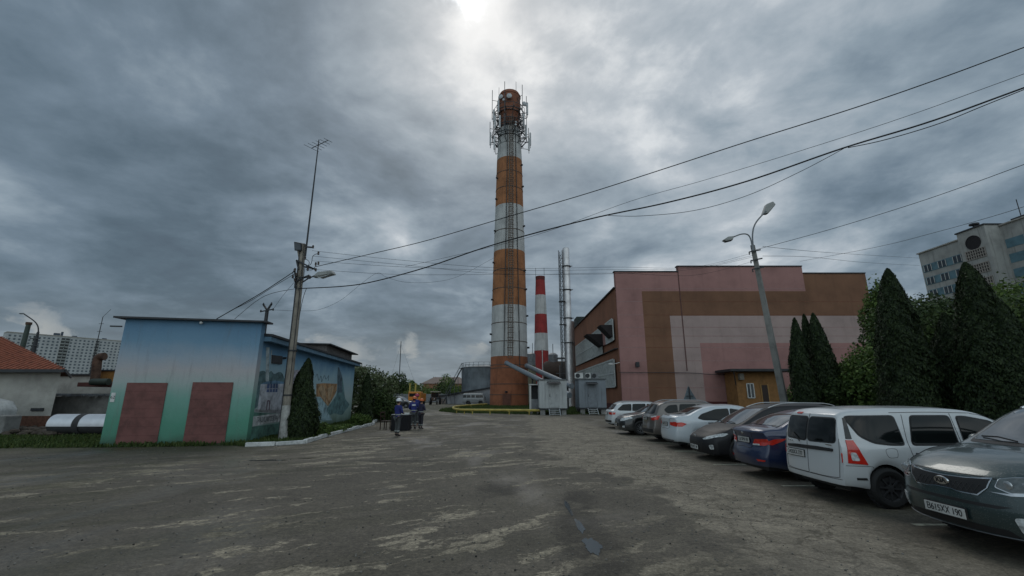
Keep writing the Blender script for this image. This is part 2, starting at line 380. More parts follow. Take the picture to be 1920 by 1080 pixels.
    for hx0, hy0, rx, ry in ((.98, 6.5, .42, 2.3), (1.25, 8.6, .35, .8), (-3.2, 13.2, 1.3, .35), (-.2, 9.4, .5, .9)):
        dd = n.math('SQRT', n.math('ADD', n.math('POWER', n.math('DIVIDE', n.math('SUBTRACT', x, hx0), rx), 2), n.math('POWER', n.math('DIVIDE', n.math('SUBTRACT', y, hy0), ry), 2)))
        dm = n.step(n.math('ADD', dd, n.math('MULTIPLY', n.math('SUBTRACT', n.noise(pos, 2.5, 5), .5), 1.5)), 1.1, .5)
        c = n.mix(n.math('MULTIPLY', dm, .72), c, (.030, .028, .025))
    oil = n.math('MULTIPLY', n.step(n.noise(pos, .55, 4, .6, .5), .60, .70), .45)
    c = n.mix(oil, c, (.035, .034, .032))
    speck = n.step(n.voro(pos, 26), .22, .10)
    c = n.mix(n.math('MULTIPLY', speck, .35), c, n.ramp(n.noise(pos, 30, 1), [(.4, (.03, .03, .028)), (.6, (.26, .25, .23))]))
    c = n.mix(1, c, n.ramp(fine, [(.2, (.62, .58, .52)), (.8, (1.62, 1.50, 1.34))]), 'MULTIPLY')
    c = n.mix(1, c, n.ramp(n.noise(pos, 7, 9, .8), [(.28, (.62, .60, .56)), (.72, (1.46, 1.42, 1.32))]), 'MULTIPLY')
    c = n.mix(1, c, n.ramp(n.noise(pos, 19, 2, .8), [(.3, (.66, .66, .66)), (.7, (1.38, 1.38, 1.38))]), 'MULTIPLY')
    # distant land beyond the yard
    far = n.math('MAXIMUM', n.step(y, 150, 190), n.math('MAXIMUM', n.step(x, 45, 55), n.step(x, -45, -60)))
    c = n.mix(far, c, (.06, .075, .04))
    b = n.add('ShaderNodeBsdfPrincipled'); n.put(b.inputs['Base Color'], c)
    wet = n.math('MULTIPLY', n.step(n.noise(n.vm('MULTIPLY', pos, (1, .45, 1)), .3, 5, .6, .4), .50, .64), n.math('SUBTRACT', 1, n.math('MAXIMUM', pm, cm)))
    n.put(b.inputs['Roughness'], n.math('SUBTRACT', .86, n.math('MULTIPLY', wet, .42)))
    b.inputs['Specular IOR Level'].default_value = .42
    bp = n.add('ShaderNodeBump'); bp.inputs['Strength'].default_value = .55; bp.inputs['Distance'].default_value = .03
    h = n.math('ADD', n.math('MULTIPLY', fine2, .75), n.math('MULTIPLY', fine, .4))
    h = n.math('ADD', h, n.math('MULTIPLY', n.math('MAXIMUM', n.math('MULTIPLY', crk, cm), 0), -.5))
    h = n.math('ADD', h, n.math('MULTIPLY', pm, -.25)); n.put(bp.inputs['Height'], h)
    n.l.new(bp.outputs[0], b.inputs['Normal']); n.l.new(b.outputs[0], n.add('ShaderNodeOutputMaterial').inputs[0]); return m
MASPH = ground_material()
tag(MB().add([(-2500, -500, 0), (2500, -500, 0), (2500, 4000, 0), (-2500, 4000, 0)], [(0, 1, 2, 3)]).build('ground', MASPH), kind='structure')
M('bark', (.07, .055, .045), .9, bump=.5, bscale=15)
MGR = M('soil', (.045, .052, .024), .95, var=.35, scale=3, bump=.8, bscale=9, spec=.15)
def in_poly(x, y, poly):
    c = np.zeros(len(x), bool); j = len(poly)-1
    for i in range(len(poly)):
        xi, yi = poly[i][:2]; xj, yj = poly[j][:2]
        c ^= ((yi > y) != (yj > y)) & (x < (xj-xi)*(y-yi)/(yj-yi+1e-12)+xi); j = i
    return c
MBLADE = leafmat('grass_blades', (.022, .040, .010), (.045, .075, .018), (.085, .105, .032), .2)
def grass(polys, dens, hgt, z=.02, thin=None):
    P = []
    for poly in polys:
        a = np.array([p[:2] for p in poly]); lo, hi = a.min(0), a.max(0); n = int((hi-lo).prod()*dens)
        q = rng.uniform(lo, hi, (n, 2)); q = q[in_poly(q[:, 0], q[:, 1], poly)]
        k = np.sin(q[:, 0]*2.3+q[:, 1])*np.sin(q[:, 1]*3.1-q[:, 0])+np.sin(q[:, 0]*7)*.3; q = q[(k+rng.normal(0, .5, len(q))) > -.45]
        P.append(q)
    P = np.concatenate(P); n = len(P); s = hgt*rng.uniform(.5, 1.4, (n, 1))
    pts = np.concatenate([P, z+s*.5], 1); d = rng.normal(0, 1, (n, 3)); d[:, 2] = 0; d /= np.linalg.norm(d, axis=1)[:, None]
    up = np.tile((0, 0, 1.), (n, 1))+rng.normal(0, .35, (n, 3)); b = np.cross(d, up); wv = .012+.02*rng.random((n, 1))
    v = np.empty((n, 4, 3)); v[:, 0] = pts-up*s*.6-b*wv; v[:, 1] = pts-up*s*.6+b*wv; v[:, 2] = pts+up*s*.6+b*wv*.3; v[:, 3] = pts+up*s*.6-b*wv*.3
    me = bpy.data.meshes.new('grass'); me.vertices.add(n*4); me.vertices.foreach_set('co', v.reshape(-1).astype(np.float32))
    me.loops.add(n*4); me.loops.foreach_set('vertex_index', np.arange(n*4, dtype=np.int32)); me.polygons.add(n)
    me.polygons.foreach_set('loop_start', np.arange(0, n*4, 4, dtype=np.int32)); me.update(calc_edges=True)
    return me
def sheet(name, poly, mat, z=.004, kind='structure', rag=.12):
    """ground sheet with a ragged outline"""
    out = []; k = len(poly)
    for i in range(k):
        a, b = Vector((*poly[i][:2], 0)), Vector((*poly[(i+1) % k][:2], 0)); m = max(1, int((b-a).length/.35)) if rag else 1; m = min(m, 120)
        for j in range(m):
            p = a.lerp(b, j/m); out.append((p.x+random.uniform(-rag, rag), p.y+random.uniform(-rag, rag), z))
    bm = bmesh.new(); vv = [bm.verts.new(p) for p in out]; es = [bm.edges.new((vv[i], vv[(i+1) % len(vv)])) for i in range(len(vv))]
    bmesh.ops.triangle_fill(bm, edges=es, use_beauty=True)
    for f in bm.faces:
        if f.normal.z < 0: f.normal_flip()
    me = bpy.data.meshes.new(name); bm.to_mesh(me); bm.free(); return tag(link(name, me, mat), kind=kind)
verge = [(-48, 15.2), (-30, 16.2), (-21, 15.9), (-17.5, 16.3), (-15.2, 16.45), (-12.6, 16.7), (-10.1, 17.1), (-10.3, 17.7), (-15.2, 16.95), (-15.6, 24), (-24, 23.8), (-48, 23.8)]
kerb = [G(*p) for p in ((457, 838), (515, 836), (572, 832), (600, 823), (650, 809), (700, 797))]+[Vector((-9.6, 31.5, 0)), Vector((-10.0, 36, 0)), Vector((-12, 40, 0))]
bed = [k[:2] for k in kerb]+[(-14, 40), (-12, 33.2), (-10.6, 18.3), (-10.35, 17.2)]
ring = [(-5.6, 47.8), (-8.6, 53), (-9.2, 60), (-8.4, 72), (-4, 90), (12, 90), (12, 50), (10.5, 46.5), (6, 44.2), (2.4, 44.0), (-2, 46.6)]
rgt = [(10.6, 4.6), (60, 4), (60, 49), (30, 49.6), (12.4, 49.6), (11.6, 40), (11, 30), (10.9, 15)]
for nm, pl in (('grass_verge', verge), ('planting_bed', bed), ('grass_plot', ring), ('roadside_soil', rgt)): sheet(nm, [tuple(p) for p in pl], MGR)
tag(link('grass', grass([verge, bed], 420, .085), MBLADE), kind='stuff')
tag(link('grass', grass([ring], 90, .16), MBLADE), kind='stuff')
tag(link('grass', grass([rgt[:4]+[(10.6, 30)]], 40, .18), MBLADE), kind='stuff')
# painted bay lines
MLINE = M('bay_paint', (.36, .35, .27), .8, var=.4, scale=9, bump=.3, dirt=.9)
for i, (xa, xb, py) in enumerate([(1178, 1235, 819.5), (1213, 1275, 830.5), (1265, 1330, 846), (1337, 1416, 871), (1466, 1530, 911), (1712, 1760, 984)]):
    a, b = G(xa, py), G(xb, py)
    sheet('bay_line', [(a.x, a.y-.05), (b.x+2.5, a.y-.05), (b.x+2.5, a.y+.05), (a.x, a.y+.05)], MLINE, .004, rag=.012)
for px, py, L in ((610, 818, .9), (640, 824, .5)):
    a = G(px, py); sheet('bay_line', [(a.x, a.y-.04), (a.x+L, a.y-.04), (a.x+L, a.y+.04), (a.x, a.y+.04)], MLINE, .004, rag=.012)
# puddles: standing water in hollows
mw = bpy.data.materials.new('water'); mw.use_nodes = True; nw = NT(mw.node_tree); bw = nw.n['Principled BSDF']
bw.inputs['Base Color'].default_value = (.02, .02, .018, 1); bw.inputs['Roughness'].default_value = .10; bw.inputs['Specular IOR Level'].default_value = .45
for cx, cy, rx, ry, sd in ((.99, 6.0, .10, .30, 1), (.96, 6.85, .05, .34, 2), (.93, 7.9, .035, .50, 6), (-7.0, 13.35, .55, .10, 3), (-6.0, 13.75, .28, .05, 5)):
    out = []
    for k in range(90):
        t = 2*math.pi*k/90; w_ = 1+.10*math.sin(3*t+sd)+.10*math.sin(5*t+2*sd)+.07*math.sin(9*t+3*sd)+.05*math.sin(17*t+sd); out.append((cx+rx*w_*math.cos(t), cy+ry*w_*math.sin(t)))
    sheet('puddle', out, mw, .005, rag=0)
q = MB()
for k in range(2600):
    y = 3.6+random.random()**1.5*14; x = random.uniform(-1, 1)*y*1.15; sz = random.uniform(.004, .014)*(1+y*.03)
    if x > 5: continue
    q.ball((x, y, sz*.5), sz, sz*.8, sz*.7, 5, 3)
tag(q.build('gravel', M('gravel_stone', (.15, .14, .125), .9, var=.6, scale=8, bump=0)), kind='stuff')
# painted kerb, one stone after the other
MKERB = M('kerb_whitewash', (.50, .51, .50), .85, var=.25, scale=6, bump=.5, dirt=.9)
kp = []; kk = [Vector((k.x, k.y, 0)) for k in kerb]
for i in range(len(kk)-1):
    L = (kk[i+1]-kk[i]).length; m = max(1, round(L/1.0))
    for j in range(m): kp.append((kk[i].lerp(kk[i+1], j/m), kk[i].lerp(kk[i+1], (j+1)/m)))
mbk = MB()
for a, b in kp:
    d = (b-a).normalized()*.02; nn = Vector((-d.y, d.x, 0)).normalized()*.075; sh = Vector((random.uniform(-.02, .02), random.uniform(-.02, .02), 0)); h = .15+random.uniform(-.03, .02)
    mbk.prism([a+d+nn+sh, b-d+nn+sh, b-d-nn+sh, a+d-nn+sh], (0, 0, h))
tag(mbk.build('kerb', MKERB, bevel=.02), kind='structure')
# ================================================================== BLUE GARAGE AND ANNEX
def gradmat(name, stops, z0, z1, noise=.12, dirt=.5):
    """wall painted in bands of colour that were sprayed into each other"""
    m = bpy.data.materials.new(name); m.use_nodes = True; m.node_tree.nodes.clear(); n = NT(m.node_tree)
    pos = n.add('ShaderNodeTexCoord').outputs['Object']; x, y, z = n.xyz(pos)[:3]
    ns = n.noise(pos, .8, 6, .6, .3); t = n.math('DIVIDE', n.math('SUBTRACT', z, z0), z1-z0)
    t = n.math('ADD', t, n.math('MULTIPLY', n.math('SUBTRACT', ns, .5), noise))
    c = n.ramp(t, stops)
    st = n.noise(n.vm('MULTIPLY', pos, (5, 5, .5)), 1.3, 6, .65); c = n.mix(n.math('MULTIPLY', n.step(st, .52, .75), dirt*.4), c, (.12, .12, .11))
    d = n.math('MULTIPLY', n.step(n.math('ADD', z, n.math('MULTIPLY', ns, .6)), .75, .25), dirt); c = n.mix(d, c, (.05, .07, .05))
    ch = n.step(n.noise(pos, 7, 7, .75), .68, .72); c = n.mix(n.math('MULTIPLY', ch, .35), c, (.33, .34, .34))
    b = n.add('ShaderNodeBsdfPrincipled'); n.put(b.inputs['Base Color'], c); b.inputs['Roughness'].default_value = .8; b.inputs['Specular IOR Level'].default_value = .25
    bp = n.add('ShaderNodeBump'); bp.inputs['Strength'].default_value = .5; bp.inputs['Distance'].default_value = .02
    n.put(bp.inputs['Height'], n.math('ADD', n.noise(pos, 14, 6, .7), n.noise(pos, 2, 3))); n.l.new(bp.outputs[0], b.inputs['Normal'])
    n.l.new(b.outputs[0], n.add('ShaderNodeOutputMaterial').inputs[0]); return m
MDARK = M('dark_metal', (.028, .03, .034), .6, var=.2, bump=.1)
MGREY = M('grey_metal', (.18, .19, .20), .5, metal=.5, var=.2, streak=.4)
MFRONT = gradmat('front_paint', [(0, (.07, .19, .135)), (.18, (.085, .25, .18)), (.36, (.16, .32, .27)), (.48, (.32, .38, .37)), (.58, (.38, .37, .38)), (.70, (.28, .34, .40)), (.82, (.15, .26, .36)), (1, (.09, .19, .30))], 0, 4.75, .16, .7)
MSIDE = gradmat('mural_ground', [(0, (.13, .20, .16)), (.2, (.27, .38, .35)), (.45, (.37, .46, .46)), (.7, (.28, .41, .47)), (.9, (.12, .25, .38)), (1, (.09, .19, .31))], 0, 4.1, .35)
fa, fb = Vector((-15.12, 16.95, 0)), Vector((-10.28, 17.85, 0)); fd = (fb-fa).normalized(); fn = Vector((fd.y, -fd.x, 0))   # fn faces the yard
T = thing('garage_building', 'blue, pink and green painted garage front with two maroon gates on the left', 'building', fa)
th = .42; MB().prism([fa, fb, fb-fn*th, fa-fn*th], (0, 0, 4.72)).build('wall', MFRONT, T, True)
ra, rb = fa-fd*.32, fb+fd*.22
MB().prism([ra+fn*.22+Vector((0, 0, 4.72)), rb+fn*.22+Vector((0, 0, 4.70)), rb-fn*.6+Vector((0, 0, 4.73)), ra-fn*.6+Vector((0, 0, 4.75))], (0, 0, .07)).build('roof', MDARK, T, True)
MMAR = M('maroon_paint', (.150, .062, .055), .75, var=.22, scale=2.5, bump=.45, bscale=12, dirt=.5)
def on_front(px, py):
    d = ray(px, py); o = Vector((0, 0, EYE)); t = (fa-o).dot(fn)/d.dot(fn); return o+d*t
def on_plane(px, py, a, n):
    d = ray(px, py); o = Vector((0, 0, EYE)); return o+d*((a-o).dot(n)/d.dot(n))
for pl_, pr in (((239, 719), (315, 719)), ((362, 718), (438, 718))):
    a, b = on_front(*pl_), on_front(*pr); z1 = a.z; a.z = b.z = .03
    f_ = fn*.03
    g = MB().prism([a+fn*.004, b+fn*.004, b+f_, a+f_], (0, 0, z1)).build('gate', MMAR, T, True, bevel=.006)
    mid = (a+b)/2; fr = MB()
    for k in range(1, 7):                                   # bricked-in courses showing through
        zz_ = z1*k/7; fr.bar(a+fn*.031+Vector((0, 0, zz_)), b+fn*.031+Vector((0, 0, zz_)), .006, .006)
    fr.build('board_joint', M('maroon_dark', (.085, .03, .033), .9), g, False); g.children[0].location = (-fa.x, -fa.y, 0)
a = on_front(212, 745); p_ = MB().prism([a-fd*.07-Vector((0, 0, .17))+fn*.004, a+fd*.07-Vector((0, 0, .17))+fn*.004, a+fd*.07+Vector((0, 0, .17))+fn*.004, a-fd*.07+Vector((0, 0, .17))+fn*.004], fn*.012).build('number_plate', M('plate_white', (.55, .56, .55), .5), T, True)
me = text_mesh('62', .15); o = link('plate_number', me, M('black_paint', (.01, .01, .012), .5, bump=0), p_); o.location = a+fn*.019-fa; o.rotation_euler = (R(90), 0, math.atan2(fd.y, fd.x))
a = on_front(380, 606); MB().ball(a+fn*.12, .06).tube([a, a+fn*.1], .02).build('wall_lamp', M('plate_white', (.5, .5, .5)), T, True, smooth=True)
a = on_front(226, 612); MB().bar(a-fd*.35, a+fd*.05, .05).build('drain_spout', MDARK, T, True)
# annex with the mural
wa, wb = Vector((-10.42, 18.22, 0)), Vector((-11.75, 33.2, 0)); wd = (wb-wa).normalized(); wn = Vector((-wd.y, wd.x, 0)); wn = -wn if wn.x < 0 else wn
Wl = (wb-wa).length
T2 = thing('annex_building', 'long low annex with a painted mural wall under a dark lean-to roof', 'building', wa)
left = Vector((-4.6, -.8, 0))
MB().prism([wa, wb, wb+left, wa+left], (0, 0, 4.0)).build('wall', MSIDE, T2, True)
zr0, zr1 = 4.22, 4.12
def rp(u, out, z): return wa+wd*u+wn*out+Vector((0, 0, z))
MB().add([rp(-.0, .42, zr0-.02), rp(Wl+.4, .42, zr1-.02), rp(Wl+.4, -4.8, zr1+.35), rp(0, -4.8, zr0+.35), rp(0, .42, zr0+.08), rp(Wl+.4, .42, zr1+.08), rp(Wl+.4, -4.8, zr1+.45), rp(0, -4.8, zr0+.45)],
         [(0, 1, 2, 3), (4, 5, 6, 7), (0, 1, 5, 4), (1, 2, 6, 5), (2, 3, 7, 6), (3, 0, 4, 7)]).build('roof', MDARK, T2, True)
MB().prism([rp(.02, .002, 4.0), rp(Wl+.1, .002, 3.92), rp(Wl+.1, .36, 3.92), rp(.02, .36, 4.0)], (0, 0, .19)).build('fascia', M('fascia_blue', (.10, .19, .27), .6, streak=.5), T2, True)
MB().prism([rp(9.2, -.3, 4.2), rp(Wl+.05, -.3, 4.2), rp(Wl+.05, -4.2, 4.2), rp(9.2, -4.2, 4.2)], (0, 0, .66)).build('upper_wall', M('upper_grey', (.13, .12, .115), .8, streak=.6), T2, True)
MB().prism([rp(8.9, 0, 4.86), rp(Wl+.5, .05, 4.80), rp(Wl+.5, -4.4, 4.86), rp(8.9, -4.4, 4.9)], (0, 0, .07)).build('upper_roof', MDARK, T2, True)
MP = {}
def mural(name, pts, col, lay=1, curve=False, s7=True, var=.25):
    key = 'mural_%s' % name
    P = [on_plane(440+x/5.4, 640+y/5.4, wa, wn) for x, y in pts] if s7 else [on_plane(x, y, wa, wn) for x, y in pts]
    if curve: P = bez(P+[P[0]], 4)[:-1]
    P = [p+wn*(.003*lay) for p in P]
    bm = bmesh.new(); vv = [bm.verts.new(p-wa) for p in P]; es = [bm.edges.new((vv[i], vv[(i+1) % len(vv)])) for i in range(len(vv))]
    bmesh.ops.triangle_fill(bm, edges=es, use_beauty=True); me = bpy.data.meshes.new(name); bm.to_mesh(me); bm.free()
    return link(name, me, M(key, col, .85, var=max(var, .4), scale=3.2, bump=.3, bscale=14, dirt=.35), T2)
mural('painted_tree', [(205, 600), (225, 380), (250, 310), (300, 300), (330, 330), (370, 300), (400, 330), (450, 310), (485, 330), (495, 420), (300, 430), (240, 640), (195, 680)], (.10, .17, .18), 1, True)
mural('painted_smokestack', [(318, 60), (352, 62), (345, 405), (312, 405)], (.36, .42, .43), 2)
mural('painted_stripe', [(368, 90), (380, 92), (372, 230), (362, 230)], (.36, .42, .44), 1)
mural('painted_house', [(262, 432), (500, 428), (470, 692), (228, 690)], (.44, .46, .50), 3)
mural('painted_roof', [(255, 434), (320, 408), (410, 396), (505, 412), (505, 430)], (.12, .22, .32), 4)
mural('painted_window', [(328, 430), (437, 428), (430, 515), (318, 515)], (.075, .115, .23), 4)
for k in range(3): mural('painted_glazing_bar', [(352+28*k, 432), (358+28*k, 432), (352+28*k, 512), (346+28*k, 512)], (.36, .38, .42), 5)
mural('painted_glazing_bar', [(322, 478), (434, 474), (434, 481), (322, 486)], (.36, .38, .42), 6)
mural('painted_door', [(325, 600), (340, 592), (358, 600), (352, 695), (340, 695), (344, 612), (336, 612), (326, 700), (313, 700)], (.17, .13, .16), 4)
mural('painted_path', [(182, 685), (470, 694), (465, 732), (175, 712)], (.27, .28, .29), 2)
mural('painted_lawn', [(176, 716), (420, 738), (300, 752), (170, 756)], (.075, .17, .14), 2)
mural('painted_lawn', [(150, 870), (430, 832), (590, 800), (600, 960), (140, 1010)], (.085, .15, .115), 1, var=.4)
mural('painted_pavilion', [(560, 440), (700, 455), (700, 520), (560, 515)], (.10, .13, .26), 2)
mural('painted_wall', [(560, 520), (700, 520), (640, 720), (545, 700)], (.40, .44, .47), 2)
for k in range(3): mural('painted_column', [(575+30*k, 520), (590+30*k, 520), (575+28*k, 640), (560+28*k, 640)], (.09, .12, .24), 3)
mural('painted_sky', [(595, 290), (690, 300), (690, 400), (640, 430), (580, 420)], (.36, .34, .38), 1, True)
mural('painted_banner', [(165, 768), (330, 740), (590, 722), (592, 792), (330, 830), (160, 866)], (.46, .48, .48), 3)
me = text_mesh('ТРАДИЦИИ СЕВЕРА', .27, .001, .95); o = link('painted_words', me, M('mural_ink', (.06, .075, .085), .9, bump=0), T2)
pw = on_plane(440+330/5.4, 640+788/5.4, wa, wn); o.location = pw+wn*.014-wa
o.rotation_euler = Matrix((wd, Vector((0, 0, 1)), wn)).transposed().to_euler()
o.scale = (.78, 1.05, 1)
mural('painted_thicket', [(1040, 340), (1085, 350), (1105, 470), (1120, 580), (1160, 640), (1120, 700), (1085, 745), (1010, 730), (960, 745), (935, 685), (985, 610), (1035, 520)], (.11, .21, .22), 1, True)
mural('painted_pine', [(1046, 262), (1056, 262), (1086, 350), (1088, 520), (1040, 520), (1038, 345)], (.085, .13, .16), 3)
mural('painted_foliage', [(826, 430), (900, 424), (1037, 430), (1032, 500), (1010, 545), (985, 590), (945, 658), (900, 606), (870, 562), (825, 560)], (.34, .20, .10), 2, var=.5)
for q in ([(850, 470), (900, 450), (925, 560), (900, 590)], [(940, 480), (1000, 450), (980, 540), (950, 600)], [(900, 600), (930, 590), (950, 650)]): mural('painted_branch', q, (.40, .28, .17), 3, True)
mural('painted_river', [(822, 565), (870, 566), (935, 660), (960, 750), (990, 800), (830, 800)], (.29, .42, .46), 1)
for k, q in enumerate([[(818, 360), (835, 330), (850, 395), (872, 350), (880, 410), (905, 345), (925, 385), (950, 345), (945, 400)]]):
    P = bez([on_plane(440+x/5.4, 640+y/5.4, wa, wn)+wn*.006-wa for x, y in q], 4); MB().tube(P, .012, 4).build('painted_script', M('mural_ink', (.05, .06, .08)), T2)
P = [on_plane(440+x/5.4, 640+y/5.4, wa, wn) for x, y in ((372, 138), (475, 150), (470, 232), (370, 222))]
MB().prism([p-Vector((0, 0, 0)) for p in P], wn*.05).build('vent_grille', MDARK, T2, True)
a = on_plane(440+490/5.4, 640+170/5.4, wa, wn); MB().tube([a, a+wn*.15], .05).build('wall_bracket', MDARK, T2, True)
# ================================================================== LEFT BACKGROUND
MPLAS = M('white_plaster', (.36, .35, .32), .9, var=.15, scale=1.2, bump=.4, bscale=8, dirt=.4)
MTILE = M('red_roof_tile', (.24, .075, .04), .8, var=.3, scale=6, bump=.3)
T = thing('plaster_house', 'white plaster house with red tiled hip roof at the left edge', 'house', (-24.4, 24, 0))
FP = lambda x0, x1, x2, y0, y1: [(-42, y0, 0), (x0, y0, 0), (x1, y1, 0), (-42, y1, 0)]
MB().prism([(x, y, .75) for x, y, z in FP(-24.5, -32, 0, 24.2, 31.5)], (0, 0, 2.4)).build('wall', MPLAS, T, True)
MB().prism(FP(-24.45, -32, 0, 24.15, 31.5), (0, 0, .75)).build('brick_base', M('brick_base', (.12, .055, .035), .9, var=.3, scale=8, bump=.5), T, True)
e = [(-43, 23.6, 3.15), (-23.7, 23.6, 3.15), (-31.8, 32.2, 3.15), (-43, 32.2, 3.15)]; rd = [(-33.0, 28.2, 5.5), (-43, 28.2, 5.5)]
tl = MB(); tl.add(e+rd, [(0, 1, 4, 5), (1, 2, 4), (2, 3, 5, 4), (3, 2, 1, 0), (0, 5, 3)])
for k in range(1, 60):                                      # tile ribs running up the front slope
    x = -43+k*.33; t = 1 if x < -33 else max(0, (-23.7-x)/9.3); tl.bar((x, 23.6, 3.18), (x, 23.6+4.6*t, 3.18+2.35*t), .07, .05)
tl.build('roof', MTILE, T, True); MB().bar((-43, 23.58, 3.08), (-23.7, 23.58, 3.08), .06, .16).bar((-23.68, 23.6, 3.08), (-31.8, 32.2, 3.08), .06, .16).build('eaves_board', MDARK, T, True)
a = V(70, 768, 24.15); MB().box(a.x-.35, a.x+.3, 24.13, 24.2, a.z-.06, a.z+.08).build('air_vent', MDARK, T, True)
MCON = M('old_concrete', (.21, .21, .20), .92, var=.25, scale=1.5, bump=.6, bscale=6, dirt=.6)
T = thing('tin_roof_shed', 'grey concrete shed with warped tin roof behind the clad pipe', 'shed', V(150, 772, 27))
a, b = V(98, 740, 27), V(212, 742, 27)
MB().box(a.x, b.x+3, 27, 31, -.05, a.z-.1).build('wall', MCON, T, True); q = MB()
for k in range(16):
    x = a.x-.3+k*(b.x+3.3-a.x)/16; q.box(x, x+.29, 26.6+.1*math.sin(k*2.), 31.2, a.z-.06+.05*math.sin(k*1.7), a.z+.02+.05*math.sin(k*1.7))
q.build('tin_roof', MGREY, T, True)
T = thing('low_white_building', 'low flat white building behind the tin roofed shed', 'building', V(140, 740, 36))
a, b = V(104, 704, 36), V(188, 704, 36); MB().box(a.x, b.x+8, 36, 44, 0, a.z).build('wall', MPLAS, T, True); MB().box(a.x-.15, b.x+8, 35.8, 44, a.z, a.z+.12).build('roof', MDARK, T, True)
MRUST = M('rusty_steel', (.085, .048, .032), .85, var=.4, scale=3, bump=.3, dirt=.6)
T = thing('boiler_hut', 'ochre hut with rusty bent flue beside the blue garage', 'hut', V(195, 715, 33))
a, b = V(186, 696, 33), V(216, 716, 33); MB().box(a.x, a.x+4, 33, 36, b.z, a.z).build('wall', M('ochre', (.25, .12, .03), .8, streak=.5), T, True)
MB().box(a.x-1.0, a.x+4.2, 32.6, 36.2, b.z-.35, b.z-.05).build('floor_beam', M('maroon_steel', (.13, .05, .045), .8), T, True)
MB().box(a.x-.1, a.x+4.1, 32.9, 36.1, a.z, a.z+.1).build('roof', MDARK, T, True)
c0 = V(178, 712, 32.4); c1 = V(184, 672, 32.4); c2 = V(196, 668, 32.4); MB().tube(bez([c0, (c0+c1)/2, c1, c2], 5), .28, 12).build('flue', MRUST, T, True, smooth=True)
a, b = V(172, 716, 32.2), V(204, 716, 32.2); MB().tube([a, b], .24, 14).build('pressure_drum', M('green_steel', (.04, .055, .045), .6), T, True, smooth=True)
# clad heating pipe lying on the grass
MCLAD = M('zinc_cladding', (.62, .63, .66), .38, metal=.35, var=.08, bump=.1); MLAG = M('dark_lagging', (.04, .04, .042), .8, bump=.6, bscale=10)
T = thing('heating_pipe', 'large pipe section in bright zinc cladding lying on the grass', 'pipe', V(145, 806, 20.6)); o = T.location; o.z = 0
x0, x1, yc, rr = V(94, 790, 20.6).x, V(192, 790, 20.2).x, 20.9, .43
def half(x0, x1, r, a0, a1, n=14):
    mb = MB(); b = 0
    for x in (x0, x1):
        for k in range(n+1):
            a = R(a0+(a1-a0)*k/n); mb.v.append((x, yc+r*math.cos(a), .52+r*math.sin(a)))
        for k in range(n+1):
            a = R(a0+(a1-a0)*k/n); mb.v.append((x, yc+(r-.02)*math.cos(a), .52+(r-.02)*math.sin(a)))
    m = n+1
    for k in range(n): mb.face(k, k+1, 2*m+k+1, 2*m+k); mb.face(m+k, 3*m+k, 3*m+k+1, m+k+1); mb.face(k, m+k, m+k+1, k+1); mb.face(2*m+k, 2*m+k+1, 3*m+k+1, 3*m+k)
    for k in (0, n): mb.face(k, 2*m+k, 3*m+k, m+k)
    return mb
xm = x0+(x1-x0)*.47
half(x0, xm-.12, rr+.03, 5, 188).build('cladding', MCLAD, T, True, smooth=True); half(xm+.12, x1-.05, rr+.03, 5, 188).build('cladding', MCLAD, T, True, smooth=True)
MB().lathe([(rr-.1, x0), (rr, x0), (rr, x1), (rr-.12, x1), (rr-.14, x1-.5), (.02, x1-.5)], (0, yc, .52), 28, 'X').build('lagging', MLAG, T, True, smooth=True)
MB().lathe([(rr+.045, xm-.14), (rr+.045, xm+.14)], (0, yc, .52), 28, 'X').build('joint_band', MLAG, T, True, smooth=True)
T = thing('water_tank', 'white rounded tank standing behind a concrete block', 'tank', (-24.3, 21.5, 0))
a = V(40, 760, 21.4); a.x -= 1.1
MB().prism([(-28, 21.4, 0), (a.x+.1, 21.4, 0), (a.x+.05, 21.4, 1.15), (a.x-.25, 21.4, 1.52), (a.x-1.0, 21.4, 1.68), (-28, 21.4, 1.65)], (0, .9, 0)).build('shell', M('tank_white', (.40, .41, .40), .7, var=.2, dirt=.5, streak=.3), T, True, bevel=.08, smooth=True)
MB().box(-27.5, a.x-.2, 21.3, 21.42, .1, .2).box(-27.5, a.x-.2, 21.3, 21.42, 1.0, 1.05).build('hoop', MGREY, T, True)
T = thing('concrete_block', 'weathered concrete block in front of the white tank', 'block', (-24.6, 20.6, 0))
b = V(30, 805, 20.5); b.x -= .7; MB().box(b.x-3.2, b.x+.1, 20.5, 21.2, -.02, .92).build('block', MCON, T, True, bevel=.05); MB().tube(bez([(b.x-.8, 20.7, .9), (b.x-.8, 20.7, 1.05), (b.x-.5, 20.7, 1.05), (b.x-.5, 20.7, .9)], 5), .02, 6).build('lifting_loop', MRUST, T, True)
MLOG = M('bark'); lab = ['long grey log on the rubble left of the pipe', 'short dark log lying towards the road', 'crooked log leaning on the concrete block', 'thin pale branch across the rubble', 'thick mossy log closest to the pipe']
for k, (px, py, L, r_, az) in enumerate([(60, 812, 2.2, .12, .2), (85, 818, 1.3, .14, -.5), (28, 812, 1.4, .10, 1.0), (110, 810, 1.6, .05, .4), (118, 815, 1.2, .15, -.15)]):
    p = G(px, py); d = Vector((math.cos(az), math.sin(az), .06))*L/2
    o = MB().tube(bez([p-d+Vector((0, 0, r_)), p+Vector((.05, .04, r_*1.3)), p+d+Vector((0, 0, r_+.05))], 5), [r_*1.1]*5+[r_*.9]*5+[r_*.8], 9).build('log', MLOG, smooth=True); tag(o, lab[k], 'log', 'logs on the rubble')
q = MB()
for k in range(260):
    p = G(random.uniform(-40, 140), random.uniform(805, 820)); s = random.uniform(.06, .24); q.ball((p.x, p.y, s*.4+random.random()*.14), s, s*.8, s*.55, 6, 4)
